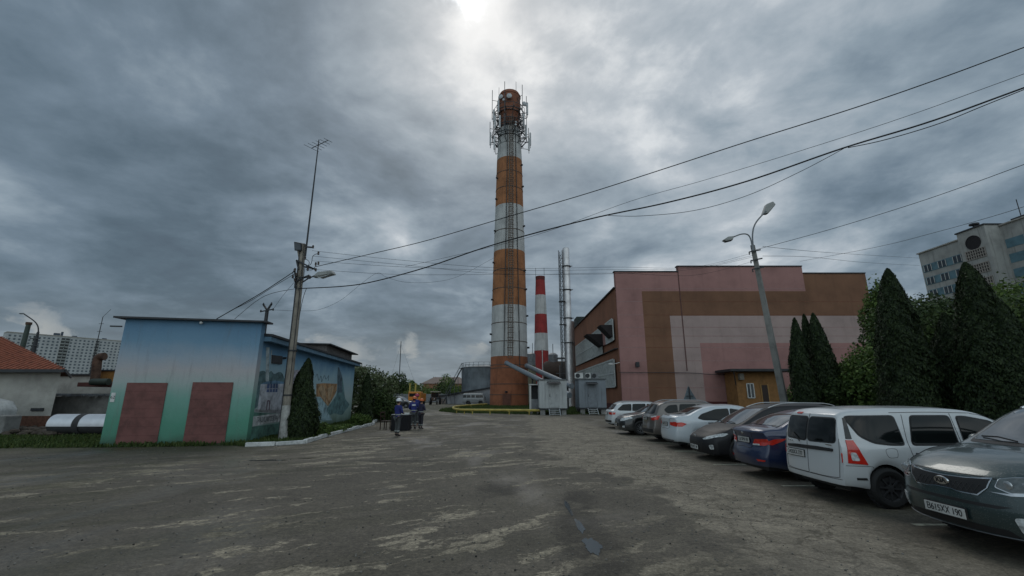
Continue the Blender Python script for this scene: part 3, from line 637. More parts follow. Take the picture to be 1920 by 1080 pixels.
tag(q.build('rubble', M('rubble', (.065, .052, .040), .95, var=.4, scale=4, bump=.5)), kind='stuff')
# far panel block, left
def windows_block(T, a, d, nrm, cols, rows, u0, du, z0, dz, ww, wh, mglass, mframe, skip=None, cap=100):
    n = 0; st = MB()
    for j in range(rows):
        for i in range(cols):
            if skip and skip(i, j): continue
            p = a+d*(u0+i*du)+Vector((0, 0, z0-j*dz)); poly = [p, p+d*ww, p+d*ww+Vector((0, 0, wh)), p+Vector((0, 0, wh))]
            if n < cap: MB().prism([q+nrm*.02 for q in poly], nrm*.08).build('window', mglass, T, True)
            else: st.prism([q+nrm*.02 for q in poly], nrm*.08)
            n += 1
    if st.v: tag(st.build('windows', mglass, T, True), kind='stuff')
MGLS = M('window_glass', (.03, .04, .05), .12, var=.3, bump=0, spec=.6)
MPAN = M('pale_panel', (.42, .43, .43), .85, var=.1, scale=.3, bump=.1, streak=.35)
a = V(14, 623, 380); a.z = 0; d = Vector((.54, .845, 0)).normalized(); b = a+d*118; nr = Vector((d.y, -d.x, 0)); zt = V(14, 623, 380).z
T = thing('apartment_block', 'long pale panel apartment block far behind the red roofed house', 'building', a)
MB().prism([a, b, b-nr*14, a-nr*14], (0, 0, zt)).build('wall', MPAN, T, True)
MB().prism([a-d*.4+nr*.4+Vector((0, 0, zt)), b+nr*.4+Vector((0, 0, zt)), b-nr*14+Vector((0, 0, zt)), a-nr*14+Vector((0, 0, zt))], (0, 0, .8)).build('parapet', M('parapet', (.34, .32, .29), .9), T, True)
bal = [5, 11, 12, 19, 26, 27, 33]
windows_block(T, a, d, nr, 38, 15, 1.2, 3.05, zt-3.2, 2.85, 1.45, 1.45, M('far_window', (.10, .12, .14), .3, var=.5, bump=0), None, skip=lambda i, j: i in bal)
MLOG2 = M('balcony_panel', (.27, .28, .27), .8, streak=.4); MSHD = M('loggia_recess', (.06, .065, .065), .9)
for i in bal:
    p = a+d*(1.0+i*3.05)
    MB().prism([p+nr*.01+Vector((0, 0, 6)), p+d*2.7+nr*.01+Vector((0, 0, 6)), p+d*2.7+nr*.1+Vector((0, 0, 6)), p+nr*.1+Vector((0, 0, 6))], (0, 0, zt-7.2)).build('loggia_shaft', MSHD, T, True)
    q = MB()
    for j in range(15): z = zt-4.1-j*2.85; q.prism([p+nr*.1+Vector((0, 0, z)), p+d*2.7+nr*.1+Vector((0, 0, z)), p+d*2.7+nr*.9+Vector((0, 0, z)), p+nr*.9+Vector((0, 0, z))], (0, 0, 1.1))
    q.build('balcony_column', MLOG2, T, True)
for px, w_, h_ in ((88, 4, 2.4), (60, 1.5, 1.5), (120, 3, 1.2), (175, 3, 1.2), (100, 1.2, 4)):
    p = a+d*((px-14)*.4); MB().prism([p-nr*3+Vector((0, 0, zt+.8)), p+d*w_-nr*3+Vector((0, 0, zt+.8)), p+d*w_-nr*6+Vector((0, 0, zt+.8)), p-nr*6+Vector((0, 0, zt+.8))], (0, 0, h_)).build('roof_hut', M('roof_hut', (.07, .085, .11), .8), T, True)
# far lamp, smokestack, mast
p0, p1 = V(62, 700, 62), V(72, 622, 62)
T = thing('street_lamp', 'dark curved street lamp rising behind the red tiled roof', 'street lamp', (p0.x, 62, 0))
p0b = Vector((p1.x, 62, 0)); MB().tube([p0b, Vector((p1.x, 62, p1.z-2)), p1], [.3, .26, .12], 10).build('pole', MDARK, T, True, smooth=True)
e1 = V(44, 588, 62); MB().tube(bez([p1, V(71, 612, 62), V(64, 602, 62), e1], 6), .08, 8).build('arm', MDARK, T, True, smooth=True)
MB().ball(e1+Vector((-.25, 0, 0)), .4, .15, .1).build('lamp_head', MGREY, T, True, smooth=True)
for z in (p1.z-1, p1.z-2): MB().bar((p1.x-.7, 61.8, z), (p1.x+.7, 61.8, z), .12).build('crossarm', MDARK, T, True)
p1 = V(54, 607, 90); T = thing('rusty_smokestack', 'thin dark smokestack far behind the red tiled roof', 'chimney', (p1.x, 90, 0))
MB().lathe([(.6, 0), (.38, p1.z)], (p1.x, 90, 0), 14).build('stack', M('green_steel'), T, True, smooth=True); MB().lathe([(.5, p1.z-.2), (.5, p1.z+.3)], (p1.x, 90, 0), 14).build('cap_ring', MRUST, T, True)
p0, p1 = V(168, 700, 50), V(193, 594, 50); T = thing('radio_mast', 'thin leaning radio mast behind the tin roofed shed', 'mast', (p1.x, 50, 0))
MB().tube([(p1.x, 50, 0), p1], [.07, .035], 6).build('pole', MDARK, T, True); MB().tube([p1, V(208, 580, 50)], .02, 5).build('whip', MDARK, T, True)
q = MB()
for k in range(6): z = p1.z-.8-k*.9; q.bar((p1.x-.28, 50, z), (p1.x+.28, 50, z), .04)
q.build('dipoles', MDARK, T, True)
# ================================================================== MAIN CHIMNEY (axis 80 m away)
CX, CY = -.52, 80.0
def zc(py, Y=77.7): return V(955, py, Y).z
def half_w(l, r, py, Y=80.0): return (V(r, py, Y).x-V(l, py, Y).x)/2
MCO = M('stack_orange', (.31, .130, .055), .85, var=.22, scale=.5, bump=.2, bscale=4, dirt=.45, streak=.45)
MCW = M('stack_white', (.44, .44, .43), .85, var=.14, scale=.5, bump=.2, bscale=4, streak=.55)
MCR = M('stack_brown', (.27, .098, .048), .85, var=.22, scale=.5, bump=.2, bscale=4, streak=.5)
MCT = M('stack_top', (.20, .078, .045), .85, var=.3, scale=.6, bump=.2, streak=.5)
prof = [(762, 918, 992, MCR), (668, 919.5, 989.5, MCW), (572, 922, 987.5, MCO), (468, 925, 984, MCW), (382, 928.5, 981.5, MCO), (293, 931, 978.5, MCW), (262, 932.5, 976.5, MCW), (233, 936, 975, MCT), (217, 937, 974, MCT)]
T = thing('striped_chimney', 'huge orange and white banded chimney crowned with antennas in the centre', 'chimney', (CX, CY, 0))
sh = MB(); mats = [MCR, MCW, MCO, MCT]; n = 40; rings = []
pz = []
for i, (py, l, r, mt) in enumerate(prof):
    z = max(0, zc(py)) if i else -.1; pz.append((half_w(l, r, py)*.985, z, mt))
pts = []
for i in range(len(pz)-1):
    (r0, z0, m0), (r1, z1, _) = pz[i], pz[i+1]; k = max(1, int((z1-z0)/2.5))
    for j in range(k): t = j/k; pts.append((r0+(r1-r0)*t, z0+(z1-z0)*t, m0))
zt_ = pz[-1][1]; rt = pz[-1][0]
rd_ = half_w(934.7, 975, 190)
pts += [(rt, zt_, MCT), (rt*.97, zc(212), MCT), (rd_*.93, zc(209), MCT), (rd_, zc(203), MCT), (rd_, zc(171.5), MCT), (rd_*1.04, zc(171), MCT), (rd_*1.04, zc(169.5), MCT), (rd_*.95, zc(168), MCT), (rd_*.92, zc(165), MCT), (rd_*.7, zc(164.5), MCT), (rd_*.55, zc(170), MCT)]
b = 0
for r_, z, m_ in pts:
    for j in range(n): a = 2*math.pi*j/n; sh.v.append((CX+r_*math.cos(a), CY+r_*math.sin(a), z))
for i in range(len(pts)-1):
    sh.cur = mats.index(pts[i][2])
    for j in range(n): sh.face(i*n+j, i*n+(j+1) % n, (i+1)*n+(j+1) % n, (i+1)*n+j)
sh.build('shaft', mats, T, True, smooth=True)
def crad(z):
    for i in range(len(pts)-1):
        if pts[i][1] <= z <= pts[i+1][1] and pts[i+1][1] > pts[i][1]:
            t = (z-pts[i][1])/(pts[i+1][1]-pts[i][1]); return pts[i][0]+(pts[i+1][0]-pts[i][0])*t
    return pts[0][0]
for py in (740, 720, 690, 684, 640, 605, 540, 505, 430, 350, 320):
    z = zc(py); r_ = crad(z); MB().lathe([(r_+.005, z-.06), (r_+.05, z-.06), (r_+.05, z+.06), (r_+.005, z+.06)], (CX, CY, 0), 40, cap=False).build('steel_hoop', M('hoop_steel', (.10, .07, .055), .8), T, True)
def surf(px, z, out=.0):
    r_ = crad(z); 
    x = (px-955.)/38.*3.4 if False else None
    return r_
def strip(name, pxa, pxb, za, zb, wd, mat, out=.12):
    P = []
    for k in range(20):
        t = k/19; z = za+(zb-za)*t; px = pxa+(pxb-pxa)*t; r_ = crad(z); x = (px-955)*80*.00118
        x = max(-r_*.9, min(r_*.9, x)); P.append(Vector((CX+x, CY-math.sqrt(r_*r_-x*x)-out, z)))
    q = MB()
    for a, b_ in zip(P, P[1:]): q.bar(a, b_, wd, .12)
    return P, q
z0, z1 = zc(668), zc(217)
for pa, pb in ((945.5, 951.7), (975.0, 967.5)):
    P, q = strip('cable_tray', pa, pb, zc(690) if pa > 950 else z0, z1, .34 if pa < 950 else .26, MDARK); q.build('cable_tray', MDARK, T, True)
P1, q1 = strip('r', 953.5, 956.2, zc(672), z1, .06, MRUST, .1); P2, q2 = strip('r', 961.5, 962.4, zc(672), z1, .06, MRUST, .1)
q1.v += []; lad = MB()
for A in (P1, P2):
    for a, b_ in zip(A, A[1:]): lad.bar(a, b_, .07)
for k in range(110):
    t = k/109*18.99; i = int(t); u = t-i; a = P1[i].lerp(P1[i+1], u); b_ = P2[i].lerp(P2[i+1], u); lad.bar(a, b_, .05)
lad.build('ladder', M('ladder_steel', (.14, .11, .09), .7), T, True)
cg = MB()
for k in range(56):
    t = k/55*18.99; i = int(t); u = t-i; a = P1[i].lerp(P1[i+1], u); b_ = P2[i].lerp(P2[i+1], u)
    if k < 2: continue
    cg.tube([a+(a-b_)*.15, a+(a-b_)*.25+Vector((0, -.5, 0)), (a+b_)/2+Vector((0, -.8, 0)), b_+(b_-a)*.25+Vector((0, -.5, 0)), b_+(b_-a)*.15], .035, 4)
for f in (-.1, .5, 1.1):
    pl_ = [a.lerp(b_, f)+Vector((0, -.8 if f == .5 else -.55, 0)) for a, b_ in zip(P1, P2)]; cg.tube(pl_, .035, 4)
cg.build('ladder_cage', M('ladder_steel'), T, True)
# service brackets on the shaft
for k, (px, py) in enumerate([(921, 640), (990, 650), (922, 625), (988, 590), (924, 560), (986, 540), (926, 490), (984, 505), (928, 430), (983, 420), (930, 370), (931, 330), (981, 345), (979, 305), (952, 735)]):
    z = zc(py); r_ = crad(z); x = (px-955)*80*.00118; x = max(-r_*.99, min(r_*.99, x)); p = Vector((CX+x, CY-math.sqrt(max(0, r_*r_-x*x)), z))
    MB().bar(p, p+Vector((.35*(1 if x > 0 else -1), -.3, 0)), .18, .3).build('bracket', MDARK, T, True)
MB().box(-1.6, -.2, CY-crad(0)-.12, CY-crad(0)+.5, 0, 2.1).build('door', M('door_brown', (.12, .045, .028), .7), T, True)
MANT = M('antenna_white', (.42, .43, .44), .6, var=.1, bump=0); MFRM = M('frame_steel', (.06, .065, .07), .6, metal=.3, bump=0)
panels, dishes = [], []
def platform(py, rout, fh, seed):
    z = zc(py, 80.0); r_ = crad(z); q = MB(); nn = 12
    P = [(math.cos(2*math.pi*(k+.5)/nn), math.sin(2*math.pi*(k+.5)/nn)) for k in range(nn)]
    def pt(k, rr_, zz_): c, s2 = P[k % nn]; return (CX+rr_*c, CY+rr_*s2, zz_)
    for k in range(nn):
        for rr_, zz_, wd in ((rout, z, .14), (rout, z+1.1, .07), (r_+.15, z, .12), (r_+.15, z-1.8, .1)): q.bar(pt(k, rr_, zz_), pt(k+1, rr_, zz_), wd)
        q.bar(pt(k, r_, z), pt(k, rout+.5, z), .12); q.bar(pt(k, r_, z-1.8), pt(k, rout, z), .1); q.bar(pt(k, rout, z-.2), pt(k, rout, z+1.1), .07)
        if k % 2 == 0: q.bar(pt(k, rout+.5, z-1.6), pt(k, rout+.5, z+fh), .12); q.bar(pt(k, r_, z+fh*.55), pt(k, rout+.5, z+fh*.55), .07); q.bar(pt(k, r_, z-1.6), pt(k, rout+.5, z-1.6), .08); q.bar(pt(k, r_, z+fh*.55), pt(k, rout+.5, z), .06)
        if k % 3 == 0: q.bar(pt(k, r_, z+.3), pt(k+1, rout, z+fh*.5), .06)
    q.build('antenna_platform', MFRM, T, True); return z
za = platform(262, 3.6, 3.4, 1); zb = platform(217, 3.2, 5.4, 2); zcc = platform(243, 2.9, 1.5, 3)
Lp = [(915, 254, 'leftmost'), (924, 270, ''), (935, 235, ''), (995, 262, ''), (998, 252, 'rightmost'), (989, 246, ''), (992, 200, ''), (922, 218, ''), (925, 232, ''), (984, 228, ''), (932, 205, '')]
lbl = ['long pale panel antenna furthest left on the lower ring of the chimney', 'short panel antenna below the leftmost one on the chimney', 'panel antenna against the white neck left of the ladder', 'panel antenna low on the right of the lower ring',
       'long panel antenna furthest right on the lower ring', 'slim panel antenna just inside the rightmost one', 'upright panel antenna highest on the right of the chimney', 'dark edge-on panel antenna left of the upper ring', 'panel antenna between the rings on the left', 'panel antenna between the rings on the right', 'tall panel antenna left beside the top drum']
for k, (px, py, _) in enumerate(Lp):
    z = zc(py); x = (px-954.5)*80*.00122; y = CY-math.sqrt(max(.3, 4.0**2-min(15.6, x*x)))
    o = thing('panel_antenna', lbl[k], 'antenna', (CX+x, y, z), group='panel antennas on the chimney')
    MB().box(-.17, .17, -.12, .12, -1.4, 1.4).build('radome', MANT, o, bevel=.04); MB().tube([(0, .25, -1.9), (0, .25, 1.7)], .06, 6).build('mount_pole', MFRM, o)
for px, py, rr_, lb in ((954, 182.5, .55, 'round white dish on the middle of the chimney drum'), (936.5, 179, .5, 'round white dish on the left shoulder of the chimney drum'), (985.5, 187, .5, 'grey round dish on a pole right of the chimney drum'), (943, 188, .28, 'small white dish below left of the middle dish'), (967, 230, .25, 'small white dish beside the ladder, upper of two'), (967, 234.5, .22, 'small white dish beside the ladder, lower of two')):
    z = zc(py); x = (px-954.5)*80*.00122; r_ = 2.2
    o = thing('dish_antenna', lb, 'antenna', (CX+x, CY-math.sqrt(max(.2, r_*r_-x*x))-.45, z), rz=(x*.2), group='dish antennas on the chimney')
    MB().lathe([(.02, .12), (rr_*.6, .08), (rr_, -.05), (rr_, -.22), (rr_*.95, -.24), (.02, -.28)], n=20, axis='Y').build('dish', MANT, o, smooth=True); MB().tube([(0, .1, 0), (0, .5, 0)], .07, 6).build('mount', MFRM, o)
for px, pa, pb, lb in ((932, 200, 156, 'thin whip antenna on the left of the chimney top'), (968.5, 175, 145, 'thin whip antenna on the right of the chimney top'), (982, 235, 190, 'whip antenna beside the right dish')):
    x = (px-954.5)*80*.00122; tag(MB().tube([(CX+x, CY-1, zc(pa)), (CX+x, CY-1, zc(pb))], [.06, .04], 5).build('whip_antenna', MFRM), lb, 'antenna', 'whip antennas on the chimney')
# ---- red and white chimney behind
T = thing('red_chimney', 'smaller red and white banded chimney right of the huge one', 'chimney', (7, 105, 0))
MRD = M('stack_red', (.27, .030, .028), .8, var=.2, scale=.6, streak=.4); MRT = M('stack_red_top', (.11, .025, .022), .85)
pf = [(760, 996, 1032, MRD), (658, 1001.5, 1028, MCW), (625.5, 1002.5, 1027, MRD), (590, 1003.5, 1026, MCW), (554, 1004, 1023.5, MRD), (526, 1004.5, 1021.8, MRT), (519, 1004.2, 1022.2, MRT), (519, 1006, 1020, MRT)]
sh = MB(); n = 28; mm = [MRD, MCW, MRT]
for i, (py, l, r, m_) in enumerate(pf):
    z = V(1013, py, 105).z if i else -.1; r_ = half_w(l, r, py, 105); cx = V((l+r)/2, py, 105).x; cx = 7.0
    for j in range(n): a = 2*math.pi*j/n; sh.v.append((cx+r_*math.cos(a), 105+r_*math.sin(a), z))
for i in range(len(pf)-1):
    sh.cur = mm.index(pf[i][3])
    for j in range(n): sh.face(i*n+j, i*n+(j+1) % n, (i+1)*n+(j+1) % n, (i+1)*n+j)
sh.build('shaft', mm, T, True, smooth=True)
zt = V(1013, 519, 105).z; MB().tube([(7.1, 103, 3), (7.1, 103.2, V(1013, 655, 105).z)], .11, 6).build('white_riser', MCW, T, True)
for x in (5.9, 8.0): MB().tube([(x, 105, zt-1), (x, 105, zt+2.3)], .05, 5).build('lightning_rod', MFRM, T, True)
# ---- clad steel stack with lattice mast
T = thing('steel_stack', 'tall bright metal flue carried by a lattice mast', 'chimney', (9.0, 70, 0))
ztp = V(1058, 465, 70).z; MST = M('stainless', (.62, .60, .60), .42, metal=.6, var=.2, scale=.8, bump=.1, streak=.5)
MB().lathe([(.58, 0), (.58, ztp-.3), (.5, ztp-.05), (.3, ztp)], (9.05, 70, 0), 20).build('flue', MST, T, True, smooth=True)
MB().lathe([(.32, 0), (.32, ztp*.5), (.30, ztp*.52)], (9.75, 70.3, 0), 16).build('flue', M('rusty_flue', (.16, .12, .11), .6, metal=.4, streak=.7), T, True, smooth=True)
q = MB(); cs = [(7.75, 69.5), (8.35, 69.5), (8.05, 70.2)]
for x, y in cs: q.tube([(x, y, 0), (x, y, ztp-.6)], .06, 5)
k = 0; z = 0
while z < ztp-1.6:
    for i in range(3):
        (xa, ya), (xb, yb) = cs[i], cs[(i+1) % 3]; q.bar((xa, ya, z), (xb, yb, z), .04); q.bar((xa, ya, z), (xb, yb, z+.8), .04)
    z += .8
q.build('lattice_mast', MFRM, T, True)
for py in (500, 544, 597, 643): z = V(1062, py, 70).z; MB().lathe([(.6, z-.07), (.74, z-.07), (.74, z+.07), (.6, z+.07)], (9.05, 70, 0), 20, cap=False).bar((7.7, 69.6, z), (10.0, 69.7, z), .1).build('clamp_ring', MDARK, T, True)
for py in (567, 610): z = V(1052, py, 70).z; MB().box(7.6, 8.6, 69.2, 70, z, z+.08).build('rest_platform', MDARK, T, True)
# ---- storage tank with rail and stair, left of the chimney
T = thing('storage_tank', 'grey steel storage tank with railing behind the huge chimney', 'tank', (-6.6, 100, 0))
MTK = M('tank_steel', (.135, .155, .17), .55, metal=.25, var=.35, scale=.35, bump=.15, streak=.6)
zt = V(900, 689, 96).z; rt = 5.2; cx = -6.0
MB().lathe([(rt, 0), (rt, zt), (rt+.12, zt), (rt+.12, zt+.15), (rt-.5, zt+.3), (.1, zt+.8)], (cx, 100, 0), 40).build('shell', MTK, T, True, smooth=True)
q = MB()
for k in range(28):
    a = 2*math.pi*k/28; b_ = 2*math.pi*(k+1)/28; p = lambda a, z: (cx+(rt)*math.cos(a), 100+(rt)*math.sin(a), z)
    q.bar(p(a, zt), p(a, zt+1.1), .06); q.bar(p(a, zt+1.1), p(b_, zt+1.1), .05); q.bar(p(a, zt+.55), p(b_, zt+.55), .04)
q.build('railing', MFRM, T, True); q = MB(); A = Vector((-14.9, 97, .2)); B = Vector((-11.1, 98, zt))
for o_ in (0, .8): q.bar(A+Vector((0, o_, 0)), B+Vector((0, o_, 0)), .14); q.bar(A+Vector((0, o_, 1.1)), B+Vector((0, o_, 1.1)), .06)
for k in range(24): p = A.lerp(B, k/23); q.bar(p, p+Vector((0, .8, 0)), .25, .05)
for k in range(6): p = A.lerp(B, k/5); q.bar(p, (p.x+.3, p.y, 0), .09); q.bar(p, p+Vector((0, 0, 1.1)), .06)
q.box(-11.6, -10.6, 97.5, 98.6, zt-.1, zt).build('stair', MFRM, T, True)
# ---- long low workshop wall
T = thing('low_workshop', 'long low whitewashed workshop wall behind the minibus', 'building', (-12, 100, 0))
a, b = V(822, 744, 104), V(926, 727, 88); wl = MB(); ax, bx = a.x, b.x
wl.add([(ax, 104, 0), (bx, 88, 0), (bx, 88, b.z), (ax, 104, a.z), (ax+2, 108, 0), (bx+6, 95, 0), (bx+6, 95, b.z), (ax+2, 108, a.z)], [(0, 1, 2, 3), (3, 2, 6, 7), (1, 5, 6, 2), (4, 0, 3, 7), (5, 4, 7, 6), (4, 5, 1, 0)]).build('wall', M('whitewash', (.27, .27, .28), .9, var=.2, scale=.4, dirt=.5), T, True)
MB().bar((ax-.2, 103.7, a.z+.1), (bx+.2, 87.7, b.z+.12), .7, .22).build('roof_edge', MDARK, T, True)
d = (Vector((bx, 88, 0))-Vector((ax, 104, 0))).normalized(); nn = Vector((d.y, -d.x, 0)); p = Vector((ax, 104, 0))+d*.3+nn*.05
MB().prism([p, p+d*3.0, p+d*3.0+Vector((0, 0, a.z-.4)), p+Vector((0, 0, a.z-.5))], nn*.06).build('garage_door', M('tan_door', (.20, .155, .13), .8, streak=.4), T, True)
q = MB(); p = p+d*3.4; q.bar(p+nn*.05, p+nn*.05+Vector((0, 0, a.z)), .14); q.build('downpipe', MDARK, T, True)
# ---- yellow pipe round the grass plot
MYEL = M('gas_yellow', (.42, .33, .075), .6, var=.15, scale=3, bump=.1, dirt=.4)
YP = [Vector((p.x, p.y, z)) for p, z in [(V(1015, 770, 43.6), .42), (V(940, 771, 44.5), .42), (V(880, 770, 45.2), .42), (V(862, 768.5, 46), .42), (V(851, 766, 50), .42), (V(851, 763, 57), .42), (V(868, 761.2, 64), .42), (V(913, 757.5, 76), .42)]]
T = thing('gas_pipe', 'low yellow pipe on posts looping round the grass at the chimney foot', 'pipe', (YP[2].x, YP[2].y, 0))
MB().tube(bez(YP, 5), .11, 8).build('pipe_run', MYEL, T, True, smooth=True)
for k, (i, t) in enumerate([(0, .3), (0, .8), (1, .35), (1, .9), (2, .5), (3, .5), (4, .5), (5, .5), (6, .3), (6, .8)]):
    p = YP[i].lerp(YP[i+1], t); MB().tube([(p.x, p.y, -.05), (p.x, p.y, .36)], .06, 6).box(p.x-.13, p.x+.13, p.y-.07, p.y+.07, .29, .33).build('post', MYEL, T, True)
# ---- equipment cabins
def cabin(label, x0, x1, y0, dep, zf, zt, col, key, dx0, dx1, side=None):
    T = thing('equipment_cabin', label, 'cabin', ((x0+x1)/2, y0, 0), group='equipment cabins')
    m_ = M(key, col, .6, var=.10, scale=.8, bump=.1, streak=.45); y1 = y0+dep
    MB().box(x0, x1, y0, y1, zf, zt).build('wall', m_, T, True, bevel=.02)
    q = MB(); k = int((x1-x0)/.22)
    for i in range(k+1):
        x = x0+(x1-x0)*i/k
        if not (dx0-.05 < x < dx1+.05): q.box(x-.02, x+.02, y0-.025, y0-.002, zf+.05, zt-.05)
    for i in range(int(dep/.22)): yy = y0+.1+i*.22; q.box(x0-.025, x0-.002, yy-.02, yy+.02, zf+.05, zt-.05)
    q.build('cladding_ribs', m_, T, True)
    MB().box(x0-.1, x1+.1, y0-.12, y1+.1, zt, zt+.09).build('roof', M('cabin_roof', (.11, .12, .125), .7), T, True)
    MB().box(x0-.03, x1+.03, y0-.04, y1, zf-.14, zf-.002).build('base_frame', MDARK, T, True)
    d_ = MB().box(dx0, dx1, y0-.06, y0-.028, zf+.08, zf+2.25).build('door', M(key+'_door', tuple(c*.82 for c in col), .55, streak=.4), T, True, bevel=.01)
    MB().box(dx0+.08, dx0+.13, y0-.1, y0-.061, zf+1.05, zf+1.3).build('handle', MDARK, d_, False).location = (-(x0+x1)/2, -y0, 0)
    MB().add([(dx0-.12, y0-.03, zf+2.5), (dx1+.12, y0-.03, zf+2.5), (dx1+.12, y0-.7, zf+2.32), (dx0-.12, y0-.7, zf+2.32), (dx0-.12, y0-.03, zf+2.46), (dx1+.12, y0-.03, zf+2.46), (dx1+.12, y0-.7, zf+2.28), (dx0-.12, y0-.7, zf+2.28)], [(0, 1, 2, 3), (7, 6, 5, 4), (0, 4, 5, 1), (1, 5, 6, 2), (2, 6, 7, 3), (3, 7, 4, 0)]).build('door_canopy', MDARK, T, True)
    for px_ in (x0+.3, (x0+x1)/2, x1-.3):
        for py_ in (y0+.25, y1-.3): MB().box(px_-.22, px_+.22, py_-.2, py_+.2, 0, zf-.142).build('foundation_block', MCON, T, True)
    st = MB(); sx0, sx1 = dx0, dx1
    for sx in (sx0, sx1): st.bar((sx, y0-.1, zf-.05), (sx+.0, y0-.95, .0), .05, .06)
    st.build('stair_side', M('stair_white', (.40, .42, .42), .6), T, True)
    for k in range(3): t = (k+.6)/3.3; MB().box(sx0, sx1, y0-.1-.85*t-.1, y0-.1-.85*t+.1, (zf-.05)*(1-t)-.02, (zf-.05)*(1-t)+.02).build('step', M('stair_white'), T, True)
    return T
T = cabin('pale grey equipment cabin nearest the huge chimney, with white steps', 2.62, 5.22, 43, 3.2, .62, 3.25, (.40, .415, .415), 'cabin_pale', 3.5, 4.5)
T = cabin('blue grey equipment cabin beside the pink hall wall', 6.75, 9.42, 45.2, 3.0, .62, 3.38, (.20, .225, .25), 'cabin_blue', 7.55, 8.45)
MWH = M('enamel_white', (.5, .5, .48), .5, var=.08, dirt=.3)
for k, (x, y, z, lb) in enumerate([(7.0, 46.8, 3.48, 'white air conditioner unit with fan on top of the blue grey cabin'), (8.0, 47.0, 3.48, 'smaller pale air conditioner box, second on the cabin roof'), (8.75, 47.2, 3.48, 'dim grey box on the right of the cabin roof')]):
    o = thing('air_conditioner', lb, 'air conditioner', (x, y, z)); w_ = (.42, .25, .35)[k]
    MB().box(-w_, w_, -.16, .16, .06, .62).build('housing', MWH if k < 2 else MGREY, o, bevel=.02); MB().lathe([(.02, -.17), (.2, -.17), (.23, -.19), (.23, -.165)], (-w_*.3, 0, .34), 18, 'Y').build('fan_grille', MDARK, o); MB().box(-w_, -w_+.06, -.16, .16, 0, .06).box(w_-.06, w_, -.16, .16, 0, .06).build('feet', MDARK, o)
# little switch kiosk left of the pale cabin
T = thing('switch_kiosk', 'narrow kiosk with open dark bay left of the pale cabin', 'kiosk', (1.9, 44.5, 0))
x0, x1 = V(993, 740, 44.5).x, V(1012, 740, 44.5).x; z1 = V(993, 722, 44.5).z
MB().box(x0, x0+.16, 44.5, 45.3, .5, z1).box(x1-.12, x1, 44.5, 45.3, .5, z1).build('side_panel', MWH, T, True); MB().box(x0+.16, x1-.12, 45.2, 45.3, .5, z1).build('back_panel', MDARK, T, True)
MB().box(x0-.05, x1+.05, 44.4, 45.35, z1, z1+.1).build('roof', MWH, T, True); MB().box(x0+.16, x1-.12, 44.55, 45.1, .5, z1*.52).build('cabinet', MGREY, T, True); MB().box(x0, x1, 44.5, 45.3, .36, .5).box(x0+.1, x0+.3, 44.6, 45.2, 0, .36).box(x1-.3, x1-.1, 44.6, 45.2, 0, .36).build('base', MCON, T, True)
# the two flue ducts leaving the chimney
MDU = M('duct_blue', (.20, .225, .25), .5, metal=.2, var=.15, streak=.4)
for nm, a, b, r_, lb in (('flue_duct', V(950, 681, 74), V(1068, 741, 52), .34, 'pale sloping duct starting furthest left on the chimney'), ('flue_duct', V(988, 686, 76), V(1072, 724, 56), .36, 'pale sloping duct right of and above the other one')):
    o = thing(nm, lb, 'duct', a, group='sloping ducts by the chimney'); MB().tube([a, b], r_, 16).build('pipe', MDU, o, True, smooth=True); q = MB()
    MB().tube([a-(b-a).normalized()*.05, a+(b-a).normalized()*.25], r_+.07, 16).build('flange', MDU, o, True)
    p = a.lerp(b, .5); MB().bar(p-Vector((0, 0, r_)), (p.x, p.y, 0), .2).build('support', MDARK, o, True); p = a.lerp(b, .93); MB().bar(p-Vector((0, 0, r_)), (p.x, p.y, 0), .2).build('support', MDARK, o, True)
# boiler plant between the chimneys and the hall
T = thing('boiler_plant', 'dark horizontal boiler drum and pipework behind the ducts', 'boiler', (9, 92, 0))
a, b = V(1022, 690, 92), V(1062, 690, 92); rb_ = 2.0
MB().lathe([(.1, a.x-.4), (rb_*.8, a.x-.3), (rb_, a.x+.2), (rb_, b.x+1)], (0, 92, a.z-.6), 22, 'X').build('drum', M('brown_drum', (.075, .05, .038), .8, streak=.5), T, True, smooth=True)
MB().box(a.x-.3, b.x+3, 91, 93, 0, a.z-2.5).build('plinth', M('soot_wall', (.06, .055, .05), .9), T, True)
a = V(1037, 672, 92); MB().lathe([(1, a.z-1.1), (1, a.z+.7), (.5, a.z+1.1), (.1, a.z+1.15)], (a.x, 92, 0), 16).tube([(a.x, 92, a.z+1), (a.x, 92, a.z+3)], .08, 5).build('vent_tower', MGREY, T, True, smooth=True)
a = V(1060, 672, 92); MB().tube(bez([(a.x-3, 91.5, a.z), (a.x+1, 91.5, a.z), (a.x+3, 91, a.z+.3), (a.x+3.4, 90, a.z-3)], 5), .22, 8).build('header_pipe', MGREY, T, True, smooth=True)
for k, px in enumerate((1050, 1067, 1080, 1088)): a = V(px, 700+k*5, 86); MB().tube([(a.x, 86, 0), (a.x, 86, a.z+1.5+k*.5)], .14, 6).bar((a.x-.8, 86, a.z), (a.x+1, 86, a.z), .12).build('riser', MRUST if k % 2 else MGREY, T, True)
a = V(996, 664, 96); T = thing('slim_silo', 'slim grey silo between the two banded chimneys', 'silo', (a.x, 96, 0))
MB().lathe([(1, 0), (1, a.z-2.5)], (a.x, 96, 0), 16).build('lower_drum', M('olive_drum', (.16, .15, .10), .8), T, True, smooth=True); MB().lathe([(.9, a.z-2.45), (.9, a.z), (.3, a.z+.3)], (a.x, 96, 0), 16).build('upper_drum', MGREY, T, True, smooth=True); MB().tube([(a.x+.3, 96, a.z), (a.x+.3, 96, a.z+2.4)], .06, 5).build('rod', MFRM, T, True)
